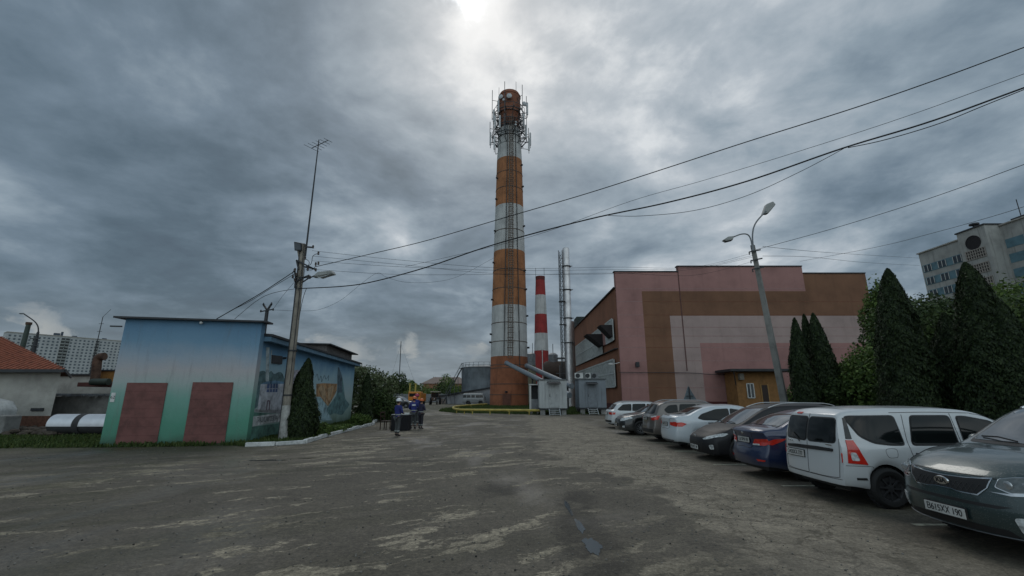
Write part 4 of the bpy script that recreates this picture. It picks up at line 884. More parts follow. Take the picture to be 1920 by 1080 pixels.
# ================================================================== PINK HALL
HY = 50.0
def hx(px, py): return V(px, py, HY).x
def hz_(py): return V(1300, py, HY).z
MPK = M('hall_pink', (.31, .165, .150), .92, var=.14, scale=.35, bump=.5, bscale=7, streak=.18)
MPL = M('hall_light', (.34, .255, .235), .92, var=.12, scale=.35, bump=.5, bscale=7, streak=.18)
MBR = M('hall_brown', (.175, .088, .052), .92, var=.16, scale=.35, bump=.5, bscale=7, streak=.18)
MOR = M('hall_orange', (.23, .098, .055), .92, var=.14, scale=.35, bump=.5, bscale=7, streak=.35)
MPLN = M('hall_plinth', (.085, .022, .022), .9, var=.2, dirt=.4); MJT = M('hall_joint', (.30, .19, .18), .92)
x0 = hx(1152, 510); x1 = hx(1270, 500); x2 = hx(1503, 500); x3 = hx(1622, 513)
zA, zB, zC = hz_(510), hz_(500), hz_(513)
xb0, xl0, xp0 = hx(1207, 600), hx(1260, 640), hx(1316, 680); zb, zl, zp = hz_(546), hz_(592), hz_(643)
T = thing('pink_hall', 'large hall painted in nested pink, brown and pale stripes', 'building', (x0, HY, 0))
D = 34.0; mats = [MPK, MPL, MBR, MOR, MPLN]; wl = MB()
def rect(xa, xb_, za_, zb_, mi): wl.cur = mi; wl.add([(xa, HY, za_), (xb_, HY, za_), (xb_, HY, zb_), (xa, HY, zb_)], [(0, 1, 2, 3)])
zpl = 1.15
rect(x0, xb0, zpl, zb, 0); rect(xb0, xl0, zpl, zb, 2); rect(xl0, xp0, zpl, zl, 1); rect(xp0, x3, zpl, zp, 0)
rect(xp0, x3, zp, zl, 1); rect(xl0, x3, zl, zb, 2); rect(x0, x1, zb, zA, 0); rect(x1, x2, zb, zB, 0); rect(x2, x3, zb, zC, 2)
wl.cur = 3; HS = 14.1
wl.add([(x0, HY, 0), (x0-.3, HY+D, 0), (x0-.3, HY+D, HS), (x0, HY, HS)], [(0, 1, 2, 3)])
wl.cur = 0; wl.add([(x0, HY, HS), (x0, HY+.5, HS), (x0, HY+.5, zA), (x0, HY, zA), (x1, HY, zA), (x1, HY+.5, zA), (x1, HY+.5, zB), (x1, HY, zB), (x2, HY, zB), (x2, HY+.5, zB), (x2, HY+.5, zC), (x2, HY, zC), (x3, HY, zC), (x3, HY+.5, zC)],
                   [(0, 1, 2, 3), (3, 2, 5, 4), (4, 5, 6, 7), (7, 6, 9, 8), (8, 9, 10, 11), (11, 10, 13, 12)])
wl.cur = 3; wl.add([(x3, HY, 0), (x3, HY+D, 0), (x3, HY+D, HS), (x3, HY+.5, zC), (x3, HY, zC), (x3, HY+.5, HS)], [(0, 1, 2, 5, 3, 4)]); wl.add([(x0-.3, HY+D, 0), (x3, HY+D, 0), (x3, HY+D, HS), (x0-.3, HY+D, HS)], [(0, 1, 2, 3)])
wl.add([(x0, HY+.5, HS), (x3, HY+.5, HS), (x3, HY+D, HS), (x0-.3, HY+D, HS)], [(0, 1, 2, 3)]); wl.add([(x0, HY+.5, HS), (x3, HY+.5, HS), (x3, HY+.5, zC), (x2, HY+.5, zC), (x2, HY+.5, zB), (x1, HY+.5, zB), (x1, HY+.5, zA), (x0, HY+.5, zA)], [tuple(range(8))])
me = bpy.data.meshes.new('wall'); me.from_pydata([(a-x0, b-HY, c) for a, b, c in wl.v], [], wl.f); me.polygons.foreach_set('material_index', wl.mi); link('wall', me, mats, T)
MB().box(x0-.12, x3+.1, HY-.1, HY+.05, 0, zpl).box(x0-.12, x0-.0+.0, HY+.05, HY+D, 0, .9).build('plinth', MPLN, T, True)
for i, (xa, xb_, z) in enumerate(((x0, x1, zA), (x1, x2, zB), (x2, x3, zC))): MB().box(xa-.1+(.12 if i == 2 else 0), xb_+.02, HY-.1, HY+.55, z+.003, z+.12).build('coping', MDARK, T, True)
MJB = M('joint_brown', (.165, .070, .042), .92)
def joints(lst, mat):
    q = MB()
    for xa, xb_, z in lst: q.box(xa, xb_, HY-.010, HY-.001, z-.03, z+.03)
    q.build('panel_joint', mat, T, True)
zs = [hz_(py) for py in (541.5, 565.5, 590.5, 613.5, 630, 651.5, 676.5, 699.5, 727)]
joints([(x0+.06, xb0 if z < zb else x2-.05, z) for z in zs], MJT); joints([(xl0, x3, z) for z in zs if z < zl-.1], MJT)
joints([(xb0, xl0 if z < zl else x3, z) for z in zs if z < zb], MJB)
q = MB(); q.box(x0+.01, x0+.05, HY-.014, HY-.002, zpl, zA).box(x1-.05, x1+.05, HY-.04, HY-.013, 4.5, zB); q.build('corner_seam', M('seam_brown', (.10, .045, .04), .8), T, True)
cb = bez([V(1160, 698, HY-.2), V(1290, 699, HY-.2), V(1330, 702, HY-.25), V(1378, 701, HY-.4)], 6); MB().tube(cb, .03, 5).build('wall_cable', MDARK, T, True)
a = V(1195, 683, HY-.3); MB().box(a.x-.2, a.x+.2, HY-.5, HY-.15, a.z-.3, a.z+.25).bar((a.x, HY, a.z+.1), (a.x, HY-.2, a.z+.1), .08).build('floodlight', MDARK, T, True, bevel=.03)
MB().box(x0+6, x0+8, 60, 60.5, HS, HS+.01).build('roof_patch', MDARK, T, True)
# side windows (two bands), canopies
def side(px, py): return VX(px, py, x0-.02)
def vwin(name, yA, yB, zA_, zB_, n, gl=MGLS):
    MB().box(x0-.22, x0-.16, yA, yB, zA_, zB_).build(name, gl, T, True)
    q = MB()
    for k in range(n+1): y = yA+(yB-yA)*k/n; q.box(x0-.34, x0-.215, y-.11, y+.11, zA_, zB_)
    for z in (zA_, (zA_+zB_)/2, zB_): q.box(x0-.36, x0-.342, yA, yB, z-.09, z+.09)
    q.build('mullions', M('mullion_white', (.42, .44, .43), .7, dirt=.5), T, True)
MGD = M('dusty_glass', (.035, .045, .045), .3, var=.4, scale=.5, bump=0, spec=.5)
vwin('window', 51.2, 55.2, 8.1, 10.6, 9, MGD); vwin('window', 58.0, 82.0, 7.1, 10.6, 40, MGD); vwin('window', 51.6, 82.0, 2.8, 5.9, 50, MGD); MB().box(x0-.32, x0-.02, 55.2, 58, 8.1, 10.6).build('infill_panel', MPK, T, True)
MB().box(x0-.36, x0-.02, 50.4, 82.3, 7.0, 7.09).build('sill', MDARK, T, True)
MFLP = M('flap_dark', (.020, .017, .018), .85, bump=0)
for ya, dy, pr, pa, pb in ((51.2, 2.0, 1.5, 609, 631), (57.0, 2.6, 2.1, 626, 648)):
    za_, zb_ = V(1145, pa, ya).z, V(1145, pb, ya).z
    MB().prism([(x0-.3, ya, za_), (x0-.3-pr, ya, za_-.02), (x0-.5, ya, zb_), (x0-.3, ya, zb_)], (0, dy, 0)).build('window_hood', MFLP, T, True)
a = VX(1152, 683, x0-.6); MB().bar((x0, a.y, a.z+.2), (x0-.8, a.y, a.z), .06).ball((x0-1.0, a.y, a.z), .35, .16, .1).build('wall_lamp', MWH, T, True, smooth=True)
MB().box(x0-.2, x0+2.6, HY+D-4, HY+D-.5, HS, HS+1.9).build('roof_housing', M('green_black', (.018, .028, .026), .7), T, True)
MB().bar((x0-.1, HY, HS+.05), (x0-.4, HY+D, HS+.05), .25, .14).build('roof_flashing', MDARK, T, True)
# porch
T = thing('entrance_porch', 'ochre entrance porch under a dark flat canopy on the pink hall', 'porch', (hx(1400, 740), HY-2.6, 0))
MYO = M('ochre_wall', (.25, .125, .045), .9, var=.15, bump=.3, dirt=.35); PYc = HY-2.6
xa, xb_ = V(1381, 720, PYc).x, V(1462, 720, PYc).x; zc_ = V(1400, 697, PYc).z
MB().box(xa, xb_, PYc, HY-.12, 0, zc_).build('wall', MYO, T, True)
MB().box(V(1369, 693, PYc-1).x, xb_+1.6, PYc-1.1, HY-.12, zc_, zc_+.25).build('canopy', MDARK, T, True)
for x in (V(1372, 720, PYc-.8).x+.2,): MB().tube(bez([(x+.1, PYc-.9, zc_-.1), (x+.6, PYc-.05, zc_-1.4)], 4), .05, 5).build('bracket', MDARK, T, True)
a, b = V(1399, 719, PYc), V(1415, 746, PYc); f_ = MB().box(a.x, b.x, PYc-.05, PYc-.003, b.z, a.z).build('window', MGLS, T, True); q = MB()
for x in (a.x, (a.x+b.x)/2, b.x): q.box(x-.05, x+.05, PYc-.09, PYc-.052, b.z, a.z)
q.box(a.x, b.x, PYc-.1, PYc-.091, a.z-.06, a.z+.03).box(a.x, b.x, PYc-.1, PYc-.091, b.z-.04, b.z+.04).build('frame', MWH, f_, False).location = (-T.location.x, -T.location.y, 0)
a, b = V(1427, 722, PYc), V(1444, 765, PYc); MB().box(a.x, b.x, PYc-.06, PYc-.003, .15, a.z).build('door', M('door_dark', (.03, .016, .012), .6), T, True); MB().box(a.x-.1, a.x-.002, PYc-.05, PYc-.004, .15, a.z+.1).box(b.x+.002, b.x+.1, PYc-.05, PYc-.004, .15, a.z+.1).build('door_frame', M('frame_ochre', (.35, .2, .07), .8), T, True)
a = V(1388, 706, PYc); MB().box(a.x-.25, a.x+.2, PYc-.4, PYc-.01, a.z-.35, a.z+.3).build('meter_box', M('meter_grey', (.2, .18, .15), .8), T, True)
# back of a warning sign
p = V(1292, 735, 34); T = thing('road_sign', 'grey back of a triangular road sign in front of the hall', 'sign', (p.x, 34, 0))
h_ = V(1292, 723, 34).z; l_ = V(1282, 749, 34); r_ = V(1306, 749, 34)
MB().prism([(p.x-.02, 34, h_), (l_.x, 34, l_.z), (r_.x, 34, l_.z)], (0, .04, 0)).build('plate', M('sign_back', (.13, .16, .18), .6, metal=.3), T, True, bevel=.01)
MB().tube([(p.x+.02, 33.93, 0), (p.x, 33.93, h_-.1)], .04, 8).build('post', MDARK, T, True); MB().bar((p.x-.25, 33.96, l_.z+.25), (p.x+.25, 33.96, l_.z+.25), .04).build('bracket', MDARK, T, True)
# ================================================================== FAR APARTMENT TOWER RIGHT
AX = 95.0; T = thing('apartment_tower', 'tall pale apartment building with blue tile bands and a round opening', 'building', (AX, 80, 0))
MAP = M('panel_cream', (.36, .355, .335), .88, var=.16, scale=.4, bump=.1, streak=.5); MBT = M('blue_tile', (.11, .20, .24), .6, var=.2, scale=.6, bump=.1)
zr = VX(1722, 477, AX).z; ye = VX(1722, 477, AX).y; yt0, yt1 = VX(1793, 440, AX-3).y, VX(1845, 424, AX-3).y; ztw = VX(1793, 440, AX-3).z
MB().box(AX, AX+14, 40, ye, 0, zr).build('wall', MAP, T, True)
tw = MB().box(AX-3, AX-.004, yt1, yt0, 0, ztw).build('stair_tower', MAP, T, True); MB().box(AX-3.2, AX+4, yt1-.2, yt0+.2, ztw, ztw+.25).build('tower_roof', MDARK, T, True)
MB().box(AX-.3, AX+14.2, 40, ye+.2, zr, zr+.25).build('roof_edge', M('parapet'), T, True)
a = VX(1825, 455, AX-3); MB().lathe([(.02, AX-3.05), (1.35, AX-3.05), (1.45, AX-3.12), (1.45, AX-3.003)], (0, a.y, a.z), 24, 'X').build('round_opening', M('opening_dark', (.02, .018, .02), .9), T, True)
for j in range(4):
    zt = zr-2.9-j*2.95
    for ya, yb in ((yt0+.4, ye-.3), (60, yt1-.3)): MB().box(AX-.06, AX-.003, ya, yb, zt-1.75, zt).build('tile_band', MBT, T, True)
    y = 61.0
    while y < ye-2:
        if not (yt1-2.2 < y < yt0+.4):
            w1 = MB().box(AX-.12, AX-.065, y, y+1.9, zt-1.62, zt-.15).build('window', MGLS, T, True)
            MB().box(AX-.16, AX-.125, y, y+.14, zt-1.62, zt-.15).box(AX-.16, AX-.125, y+.88, y+1.02, zt-1.62, zt-.15).box(AX-.16, AX-.125, y+1.76, y+1.9, zt-1.62, zt-.15).build('frame', MWH, w1).location = (-AX, -80, 0)
        y += 3.4
    q = MB()
    for k in range(9): yy = yt1+.9+k*(yt0-yt1-1.8)/8; q.box(AX-3.1, AX-3.003, yy-.1, yy+.1, zt-2.9, zt-.9)
    for k in range(4): zz_ = zt-2.8+k*.6; q.box(AX-3.15, AX-3.105, yt1+.8, yt0-.8, zz_-.07, zz_+.07)
    q.build('concrete_grille', M('grille_pale', (.30, .27, .24), .9), T, True)
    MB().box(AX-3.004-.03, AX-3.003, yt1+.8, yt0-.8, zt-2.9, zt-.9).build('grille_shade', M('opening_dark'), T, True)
a = VX(1819, 428, AX-2); MB().lathe([(.3, ztw), (.3, ztw+1.2), (.8, ztw+1.3), (.8, ztw+1.6), (.1, ztw+1.8)], (AX-1, a.y, 0), 12).build('roof_vent', MDARK, T, True, smooth=True)
a = VX(1888, 415, AX); MB().tube([(AX+3, a.y, zr), (AX+3, a.y, zr+5)], .08, 5).box(AX+2, AX+6, a.y-3, a.y+1, zr+.25, zr+1.3).build('roof_mast', MDARK, T, True)
# ================================================================== CARS
MGLASS = M('car_glass', (.010, .012, .012), .03, var=.1, bump=0, spec=.5)
MGSIDE = M('car_side_glass', (.006, .008, .008), .04, var=.1, bump=0, spec=.28); MSCR = M('windscreen_glass', (.12, .135, .15), .04, metal=.55, var=.1, bump=0, spec=1.0)
MRUB = M('rubber', (.014, .014, .014), .75, bump=.1, bscale=20); MBLK = M('black_plastic', (.018, .018, .019), .55, bump=.05)
MCHR = M('chrome', (.55, .56, .57), .15, metal=1, var=.05, bump=0); MRIM = M('alloy', (.32, .33, .34), .35, metal=.7, var=.1, bump=0); MSTEEL = M('steel_wheel', (.03, .03, .032), .6)
MRED = M('lamp_red', (.50, .025, .015), .12, var=.15, scale=14, bump=0, spec=.8); MWHL = M('lamp_clear', (.50, .52, .52), .08, var=.45, scale=16, bump=.3, bscale=22, spec=.9); MAMB = M('lamp_smoke', (.05, .045, .045), .1, bump=0)
MPLT = M('registration_white', (.50, .50, .48), .5, var=.1, bump=0, dirt=.3); MINK = M('plate_ink', (.012, .012, .014), .6, bump=0)
def interp(P, x):
    if x <= P[0][0]: return P[0][1]
    for i in range(len(P)-1):
        (x0, y0), (x1, y1) = P[i], P[i+1]
        if x <= x1:
            pa, pb = P[max(i-1, 0)], P[min(i+2, len(P)-1)]; h = x1-x0; t = (x-x0)/h
            sl = (y1-y0)/h; m0 = sl if i == 0 else .5*(sl+(y0-pa[1])/(x0-pa[0])); m1 = sl if i+2 >= len(P) else .5*(sl+(pb[1]-y1)/(pb[0]-x1))
            if abs(m0) > 3*abs(sl): m0 = 3*sl if sl else 0
            if abs(m1) > 3*abs(sl): m1 = 3*sl if sl else 0
            return (2*t**3-3*t*t+1)*y0+(t**3-2*t*t+t)*h*m0+(-2*t**3+3*t*t)*y1+(t**3-t*t)*h*m1
    return P[-1][1]
def sm(t): t = max(0, min(1, t)); return t*t*(3-2*t)
class Car:
    """body shell lofted along its length; x=0 is the nose, y>0 and y<0 the sides"""
    def __init__(c, name, label, paint, L, W, top, belt, r, fo, wb, sill=.24, pf=.22, pr=.16, nose=((0, .05), (.45, 0), (.8, .06)), tail=((0, .08), (.5, 0), (1, .05)), tum=.30, crown=.045, width=((0, .93), (.35, .985), (1.2, 1)), arch=.055, flare=0, cat='car', grp='cars parked in a row on the right', slant=False):
        c.__dict__.update(locals()); w_ = W/2; c.r = r
        c.xf, c.xr = fo, fo+wb; ra = r+arch
        xs = set(np.linspace(0, L, 64).round(4))|{.03, .07, .12, L-.03, L-.07, L-.12}
        for xc in (c.xf, c.xr): xs |= {round(xc+ra*math.cos(math.pi*k/16), 4) for k in range(17)}|{round(xc-ra-.005, 4), round(xc+ra+.005, 4)}
        xs = sorted(xs); F = [0, .2, .4, .6, .8, .93, 1.0]; rows = []; bm = bmesh.new(); nR = None
        def zb_(x):
            z = sill
            for xc in (c.xf, c.xr):
                if abs(x-xc) <= ra+1e-5: z = max(z, r+math.sqrt(max(0, ra*ra-(x-xc)**2)))
            return z+.10*(1-sm(x/.5))*0+.06*sm((x-(L-.6))/.6)
        def wid(x):
            a = interp(width, x); b = interp([(0, .90), (.3, .965), (1.1, 1)], L-x); return w_*min(a, b)
        def sect(x):
            zt = interp(top, x); zbl = min(interp(belt, x), zt-.015); zb = zb_(x); w2 = wid(x); hg = zt-zbl; k = min(1, hg/.22)
            ye = w2*.955-tum*hg; H = zbl-zb
            P = [(w2*.955, zb), (w2*.985, zb+min(.05, H*.2)), (w2, zb+H*.3), (w2*1.0, zb+H*.55), (w2*.992, zb+H*.78), (w2*.985, zbl-.05*min(1, H*3)), (w2*.968, zbl-.012)]
            for t in (.12, .37, .62, .85): P.append((w2*.955+(ye-w2*.955)*t, zbl+(hg-.055*k)*t))
            P += [(ye-.010, zt-.035*k-.004), (ye-.035, zt-.010)]
            c_ = crown*sm(x/.25)*sm((L-x)/.15); y0 = ye-.09
            return P+[(y0*f, zt+c_*(1-f*f)) for f in F[::-1]]
        def warp(x, y, z):
            q = min(1, abs(y)/w_); dx = (pf*q**3+interp(nose, z))*(1-sm(x/.85))-(pr*q**3.2+interp(tail, z))*sm((x-(L-.85))/.85)
            return x+dx
        grid = []
        for x in xs:
            half = sect(x); full = half+[(-y, z) for y, z in half[-2::-1]]
            grid.append([bm.verts.new((warp(x, y, z), y, z)) for y, z in full])
        nR = len(grid[0])
        for a, b in zip(grid, grid[1:]):
            for j in range(nR-1):
                try: bm.faces.new((a[j], a[j+1], b[j+1], b[j]))
                except ValueError: pass
        for gi, x in ((0, xs[0]), (-1, xs[-1])):
            half = sect(x); m = len(half)-7; cols = [f for f in F[::-1]]+[-f for f in F[1:]]; prev = None
            for j in range(m+1):
                y_, z_ = half[j]; rowv = []
                for ci, f in enumerate(cols):
                    if j == m: rowv.append(grid[gi][m+ci] if ci < len(cols) else None); continue
                    if ci == 0: rowv.append(grid[gi][j])
                    elif ci == len(cols)-1: rowv.append(grid[gi][nR-1-j])
                    else: rowv.append(bm.verts.new((warp(x, y_*f, z_), y_*f, z_)))
                if prev:
                    for ci in range(len(cols)-1):
                        try: bm.faces.new((prev[ci], prev[ci+1], rowv[ci+1], rowv[ci]))
                        except ValueError: pass
                prev = rowv
        bmesh.ops.remove_doubles(bm, verts=bm.verts, dist=.0005); bmesh.ops.recalc_face_normals(bm, faces=bm.faces)
        me = bpy.data.meshes.new('body'); bm.to_mesh(me); c.bvh = BVHTree.FromBMesh(bm); bm.free()
        c.T = thing(name, label, cat, group=grp)
        c.body = link('body', me, paint, c.T); me.shade_smooth(); me.set_sharp_from_angle(angle=R(58)); c.paint = paint
        # underbody and wheel wells
        zf = sill+.02; u = MB(); u.box(.25, L-.25, -w_+.24, w_-.24, sill-.04, min(.62, interp(belt, L/2)-.1))
        u.box(c.xf+ra, c.xr-ra, -w_+.06, w_-.06, sill-.03, sill+.05); u.build('underbody', MBLK, c.T)
    def cast(c, kind, a, b, far=None):
        """a,b: (x,z) for sides, (y,z) for ends, (x,y) for top"""
        if kind in ('L', 'R'): s_ = 1 if kind == 'L' else -1; o, d = Vector((a, 3*s_, b)), Vector((0, -s_, 0))
        elif kind == 'F': o, d = Vector((-2, a, b)), Vector((1, 0, 0))
        elif kind == 'B': o, d = Vector((c.L+2, a, b)), Vector((-1, 0, 0))
        else: o, d = Vector((a, b, 4)), Vector((0, 0, -1))
        h = c.bvh.ray_cast(o, d)
        if h[0] is None or (kind in 'FB' and abs(h[1].dot(d)) < .24): return None, None
        n = h[1]; n = -n if n.dot(d) > 0 else n; return h[0], n
    def patch(c, name, kind, poly, mat, off=.006, thick=.012, round_=0, parent=None, step=.06, smooth=True):
        """panel cut to an outline and laid over the body"""
        P = [Vector((p[0], p[1], 0)) for p in poly]
        if round_:
            Q = []
            for i in range(len(P)):
                a, b, d = P[i-1], P[i], P[(i+1) % len(P)]; ra = min(round_, (a-b).length*.45); rb = min(round_, (d-b).length*.45)
                p0, p1 = b+(a-b).normalized()*ra, b+(d-b).normalized()*rb
                Q += [p0.lerp(b, t).lerp(b.lerp(p1, t), t) for t in (0, .25, .5, .75, 1)]
            P = Q
        B = []
        for i in range(len(P)):
            a, b = P[i], P[(i+1) % len(P)]; k = max(1, int((b-a).length/step))
            B += [a.lerp(b, j/k) for j in range(k)]
        pts = [Vector((p.x, p.y)) for p in B]; nb = len(pts); poly2 = [(p.x, p.y) for p in pts]
        xs = np.array([p.x for p in pts]); ys = np.array([p.y for p in pts]); X, Y = np.meshgrid(np.arange(xs.min()+step/2, xs.max(), step), np.arange(ys.min()+step/2, ys.max(), step))
        X, Y = X.ravel(), Y.ravel(); ok = in_poly(X, Y, poly2)
        for x, y in zip(X[ok], Y[ok]):
            if min((x-p.x)**2+(y-p.y)**2 for p in pts) > (step*.4)**2: pts.append(Vector((x, y)))
        vo, eo, fo_, *_ = delaunay_2d_cdt(pts, [(i, (i+1) % nb) for i in range(nb)], [], 1, 1e-5)
        bm = bmesh.new(); vv = []; ok = True
        for p in vo:
            h, n = c.cast(kind, p[0], p[1])
            if h is None:
                h, n = (vv[-1][1], vv[-1][2]) if vv else (Vector((0, 0, 0)), Vector((0, 0, 1)))
                vv.append((None, h, n)); continue
            vv.append((bm.verts.new(h+n*off), h, n))
        for f in fo_:
            q = [vv[i][0] for i in f]
            if all(q):
                try: bm.faces.new(q)
                except ValueError: pass
        ref = {'L': (0, 1, 0), 'R': (0, -1, 0), 'F': (-1, 0, 0), 'B': (1, 0, 0), 'T': (0, 0, 1)}[kind]; ref = Vector(ref)
        bm.normal_update()
        for f in bm.faces:
            if f.normal.dot(ref) < 0: f.normal_flip()
        be = [e for e in bm.edges if e.is_boundary]
        if be:
            r_ = bmesh.ops.extrude_edge_only(bm, edges=be); nv = [g for g in r_['geom'] if isinstance(g, bmesh.types.BMVert)]
            for v in nv: v.co -= ref*thick
        me = bpy.data.meshes.new(name); bm.to_mesh(me); bm.free(); me.shade_smooth(); me.set_sharp_from_angle(angle=R(45))
        return link(name, me, mat, parent or c.T)
    def both(c, name, poly, mat, **k): return [c.patch(name, s_, poly, mat, **k) for s_ in ('L', 'R')]
    def glass(c, kind, poly, round_=.05, frame=.022, name='window'):
        cx = sum(p[0] for p in poly)/len(poly); cy = sum(p[1] for p in poly)/len(poly)
        big = [(p[0]+frame*(1 if p[0] > cx else -1), p[1]+frame*(1 if p[1] > cy else -1)) for p in poly]
        f = c.patch(name, kind, poly, MSCR if (name == 'windscreen' or (kind == 'B' and c.slant)) else MGSIDE, off=.008, round_=round_)
        c.patch('seal', kind, big, MBLK, off=.003, round_=round_+frame, parent=f)
        return f
    def line(c, name, kind, pts, mat=None, wd=.012, off=.001):
        mb = MB(); P = []
        for p in bez([Vector((a, b, 0)) for a, b in pts], 6):
            h, n = c.cast(kind, p.x, p.y)
            if h is not None: P.append(h+n*off)
        if len(P) > 1: mb.tube(P, wd/2, 4)
        return mb.build(name, mat or MBLK, c.T)
    def wheels(c, style='alloy', W=.2):
        for x, y in ((c.xf, 1), (c.xf, -1), (c.xr, 1), (c.xr, -1)):
            r = c.r; s_ = y; yo = y*(c.W/2-.015); e = bpy.data.objects.new('wheel', None); C.objects.link(e); e.parent = c.T; e.location = (x, yo, r); e.rotation_euler = (0, random.random()*3, 0)
            prof = [(r*.62, -.0), (r*.66, .012), (r*.86, .02), (r*.95, .0), (r, -.035), (r, -W+.03), (r*.95, -W), (r*.62, -W)]
            t = MB().lathe([(a, b*s_) for a, b in prof], n=36, axis='Y', cap=False); tread = t
            for k in range(30):
                a = 2*math.pi*k/30; tread.bar((math.cos(a)*r*1.002, -.04*s_, math.sin(a)*r*1.002), (math.cos(a+.05)*r*1.002, -(W-.04)*s_, math.sin(a+.05)*r*1.002), .03, .012)
            t.build('tyre', MRUB, e, smooth=True)
            m_ = MRIM if style != 'steel' else MSTEEL; q = MB(); q.lathe([(r*.63, 0), (r*.60, -.01*s_), (r*.56, -.035*s_), (r*.58, -.14*s_)], n=30, axis='Y', cap=False)
            q.lathe([(.03, -.0*s_), (r*.17, -.005*s_), (r*.20, -.03*s_)], n=16, axis='Y')
            ns = {'alloy': 10, 'five': 5, 'steel': 8}[style]
            for k in range(ns):
                a = 2*math.pi*k/ns; q.bar((math.cos(a)*r*.12, -.02*s_, math.sin(a)*r*.12), (math.cos(a)*r*.60, -.018*s_, math.sin(a)*r*.60), .035 if ns > 6 else .07, .02)
            if style == 'steel': q.lathe([(r*.3, -.03*s_), (r*.57, -.028*s_), (r*.57, -.035*s_)], n=24, axis='Y', cap=False)
            q.build('rim', m_, e, smooth=True); MB().lathe([(.02, -.075*s_), (r*.55, -.075*s_), (r*.55, -.09*s_)], n=20, axis='Y').build('brake_disc', MSTEEL, e)
    def plate(c, kind, y, z, txt='', w_=.52, h=.112, frame=True):
        p, n = c.cast(kind, y, z); sx = -1 if kind == 'F' else 1; e = MB().box(-.006, .006, -w_/2, w_/2, -h/2, h/2).build('registration_plate', MPLT, c.T, bevel=.002)
        tilt = 0; n2 = n.copy(); n2.z = 0; n2.normalize(); az = math.atan2(n2.y, n2.x); az = 0 if kind == 'B' else math.pi
        e.location = (p.x+sx*.022, y, z); e.rotation_euler = (0, 0, 0)
        b = MB().box(-.012 if sx > 0 else -.004, .004 if sx > 0 else .012, -w_/2-.012, w_/2+.012, -h/2-.012, h/2+.012).build('plate_holder', MBLK, e); b.location.x = -sx*.005
        if txt:
            me = text_mesh(txt, h*1.02, .001, .95); t = link('characters', me, MINK, e); t.location = (sx*.0085, 0, -.002)
            t.rotation_euler = (R(90), 0, R(90) if sx > 0 else R(-90)); wtx = max(v.co.x for v in me.vertices)-min(v.co.x for v in me.vertices); t.scale = (w_*.86/wtx, .92, 1)
        return e
    def mirror(c, x, z, mat):
        for s_ in (1, -1):
            w_ = c.cast('L' if s_ > 0 else 'R', x, z)[0]
            if w_ is None: continue
            m_ = MB().ball((x-.02, s_*(abs(w_.y)+.14), z+.05), .07, .115, .075, 14, 10).bar((x, s_*abs(w_.y), z), (x, s_*(abs(w_.y)+.08), z+.02), .05, .03).build('mirror', mat, c.T, smooth=True)
    def handle(c, x, z, mat=None, L_=.19):
        for k, s_ in (('L', 1), ('R', -1)):
            p, n = c.cast(k, x, z)
            if p is not None: MB().tube(bez([p, p+Vector((.02, s_*.035, 0)), p+Vector((L_-.02, s_*.035, 0)), p+Vector((L_, 0, 0))], 3), .013, 6).build('door_handle', mat or c.paint, c.T, smooth=True)
    def rails(c, x0, x1, mat, y=None, h=.055):
        for s_ in (1, -1):
            P = []
            for k in range(13):
                t = k/12; x = x0+(x1-x0)*t; yy = y or .52; p, n = c.cast('T', x, s_*yy); P.append(p+Vector((0, 0, h*min(1, 5*t, 5*(1-t)))))
            MB().tube(bez(P, 2), .017, 7).build('roof_rail', mat, c.T, smooth=True)
    def wiper(c, kind, y0, z0, y1, z1):
        a, n = c.cast(kind, y0, z0); b, m_ = c.cast(kind, y1, z1)
        if a and b: MB().tube([a+n*.02, a.lerp(b, .5)+n*.045, b+m_*.022], .011, 5).build('wiper', MBLK, c.T)
    def place(c, x, y, flip): c.T.location = (x+(c.L if flip else 0), y, 0); c.T.rotation_euler = (0, 0, math.pi if flip else 0)
PW = carpaint('white_paint', (.50, .52, .53), rough=.3)
# 1 - the near SUV, nose towards the road
c = Car('parked_car', 'dark green grey car nearest the camera, nose out, cut by the right edge', carpaint('green_grey_paint', (.028, .050, .051), .3, 1.0, .28), 4.69, 1.885,
        top=[(0, .87), (.06, .93), (.25, 1.00), (.7, 1.08), (1.12, 1.14), (1.9, 1.60), (2.3, 1.68), (3.2, 1.71), (3.9, 1.66), (4.35, 1.52), (4.55, 1.2), (4.69, 1.02)],
        belt=[(0, .80), (.3, .91), (1.1, 1.01), (2.5, 1.07), (4.69, 1.14)], r=.365, fo=.93, wb=2.70, sill=.27, pf=.34, pr=.2, nose=((.2, .10), (.42, .0), (.62, .015), (.8, .05), (1.0, .12)), tum=.33, crown=.05)
gp = [(-.50, .935), (-.25, .910), (0, .900), (.25, .910), (.50, .935), (.47, .84), (.38, .755), (.2, .755), (.10, .77), (-.10, .77), (-.2, .755), (-.38, .755), (-.47, .84)]
gp = [(y, z-.07) for y, z in gp]
f = c.patch('grille_frame', 'F', [(y*1.035, .765+(z-.765)*1.14) for y, z in gp], MCHR, off=.012, step=.05)
g = c.patch('grille', 'F', gp, MBLK, off=.018, step=.05)
q = MB()
for k in range(-9, 10):
    for z0_ in (.69,):
        P = [c.cast('F', k*.06+dx_, z0_+dz_)[0]+Vector((-.020, 0, 0)) for dx_, dz_ in ((0, .02), (.06, .11))] if abs(k) < 7 else None
        if P: q.tube(P, .003, 4); P2_ = [Vector((p.x, -p.y, p.z)) for p in P]; q.tube(P2_, .003, 4)
q.build('grille_mesh', MSTEEL, g)
p, n_ = c.cast('F', 0, .775); em = MB().lathe([(.001, -.012), (.09, -.012), (.10, 0)], n=28, axis='X').build('emblem', MCHR, c.T, smooth=True); em.location = p+Vector((-.025, 0, 0)); em.scale = (1, 1, .52); em.rotation_euler = (0, -.06, 0)
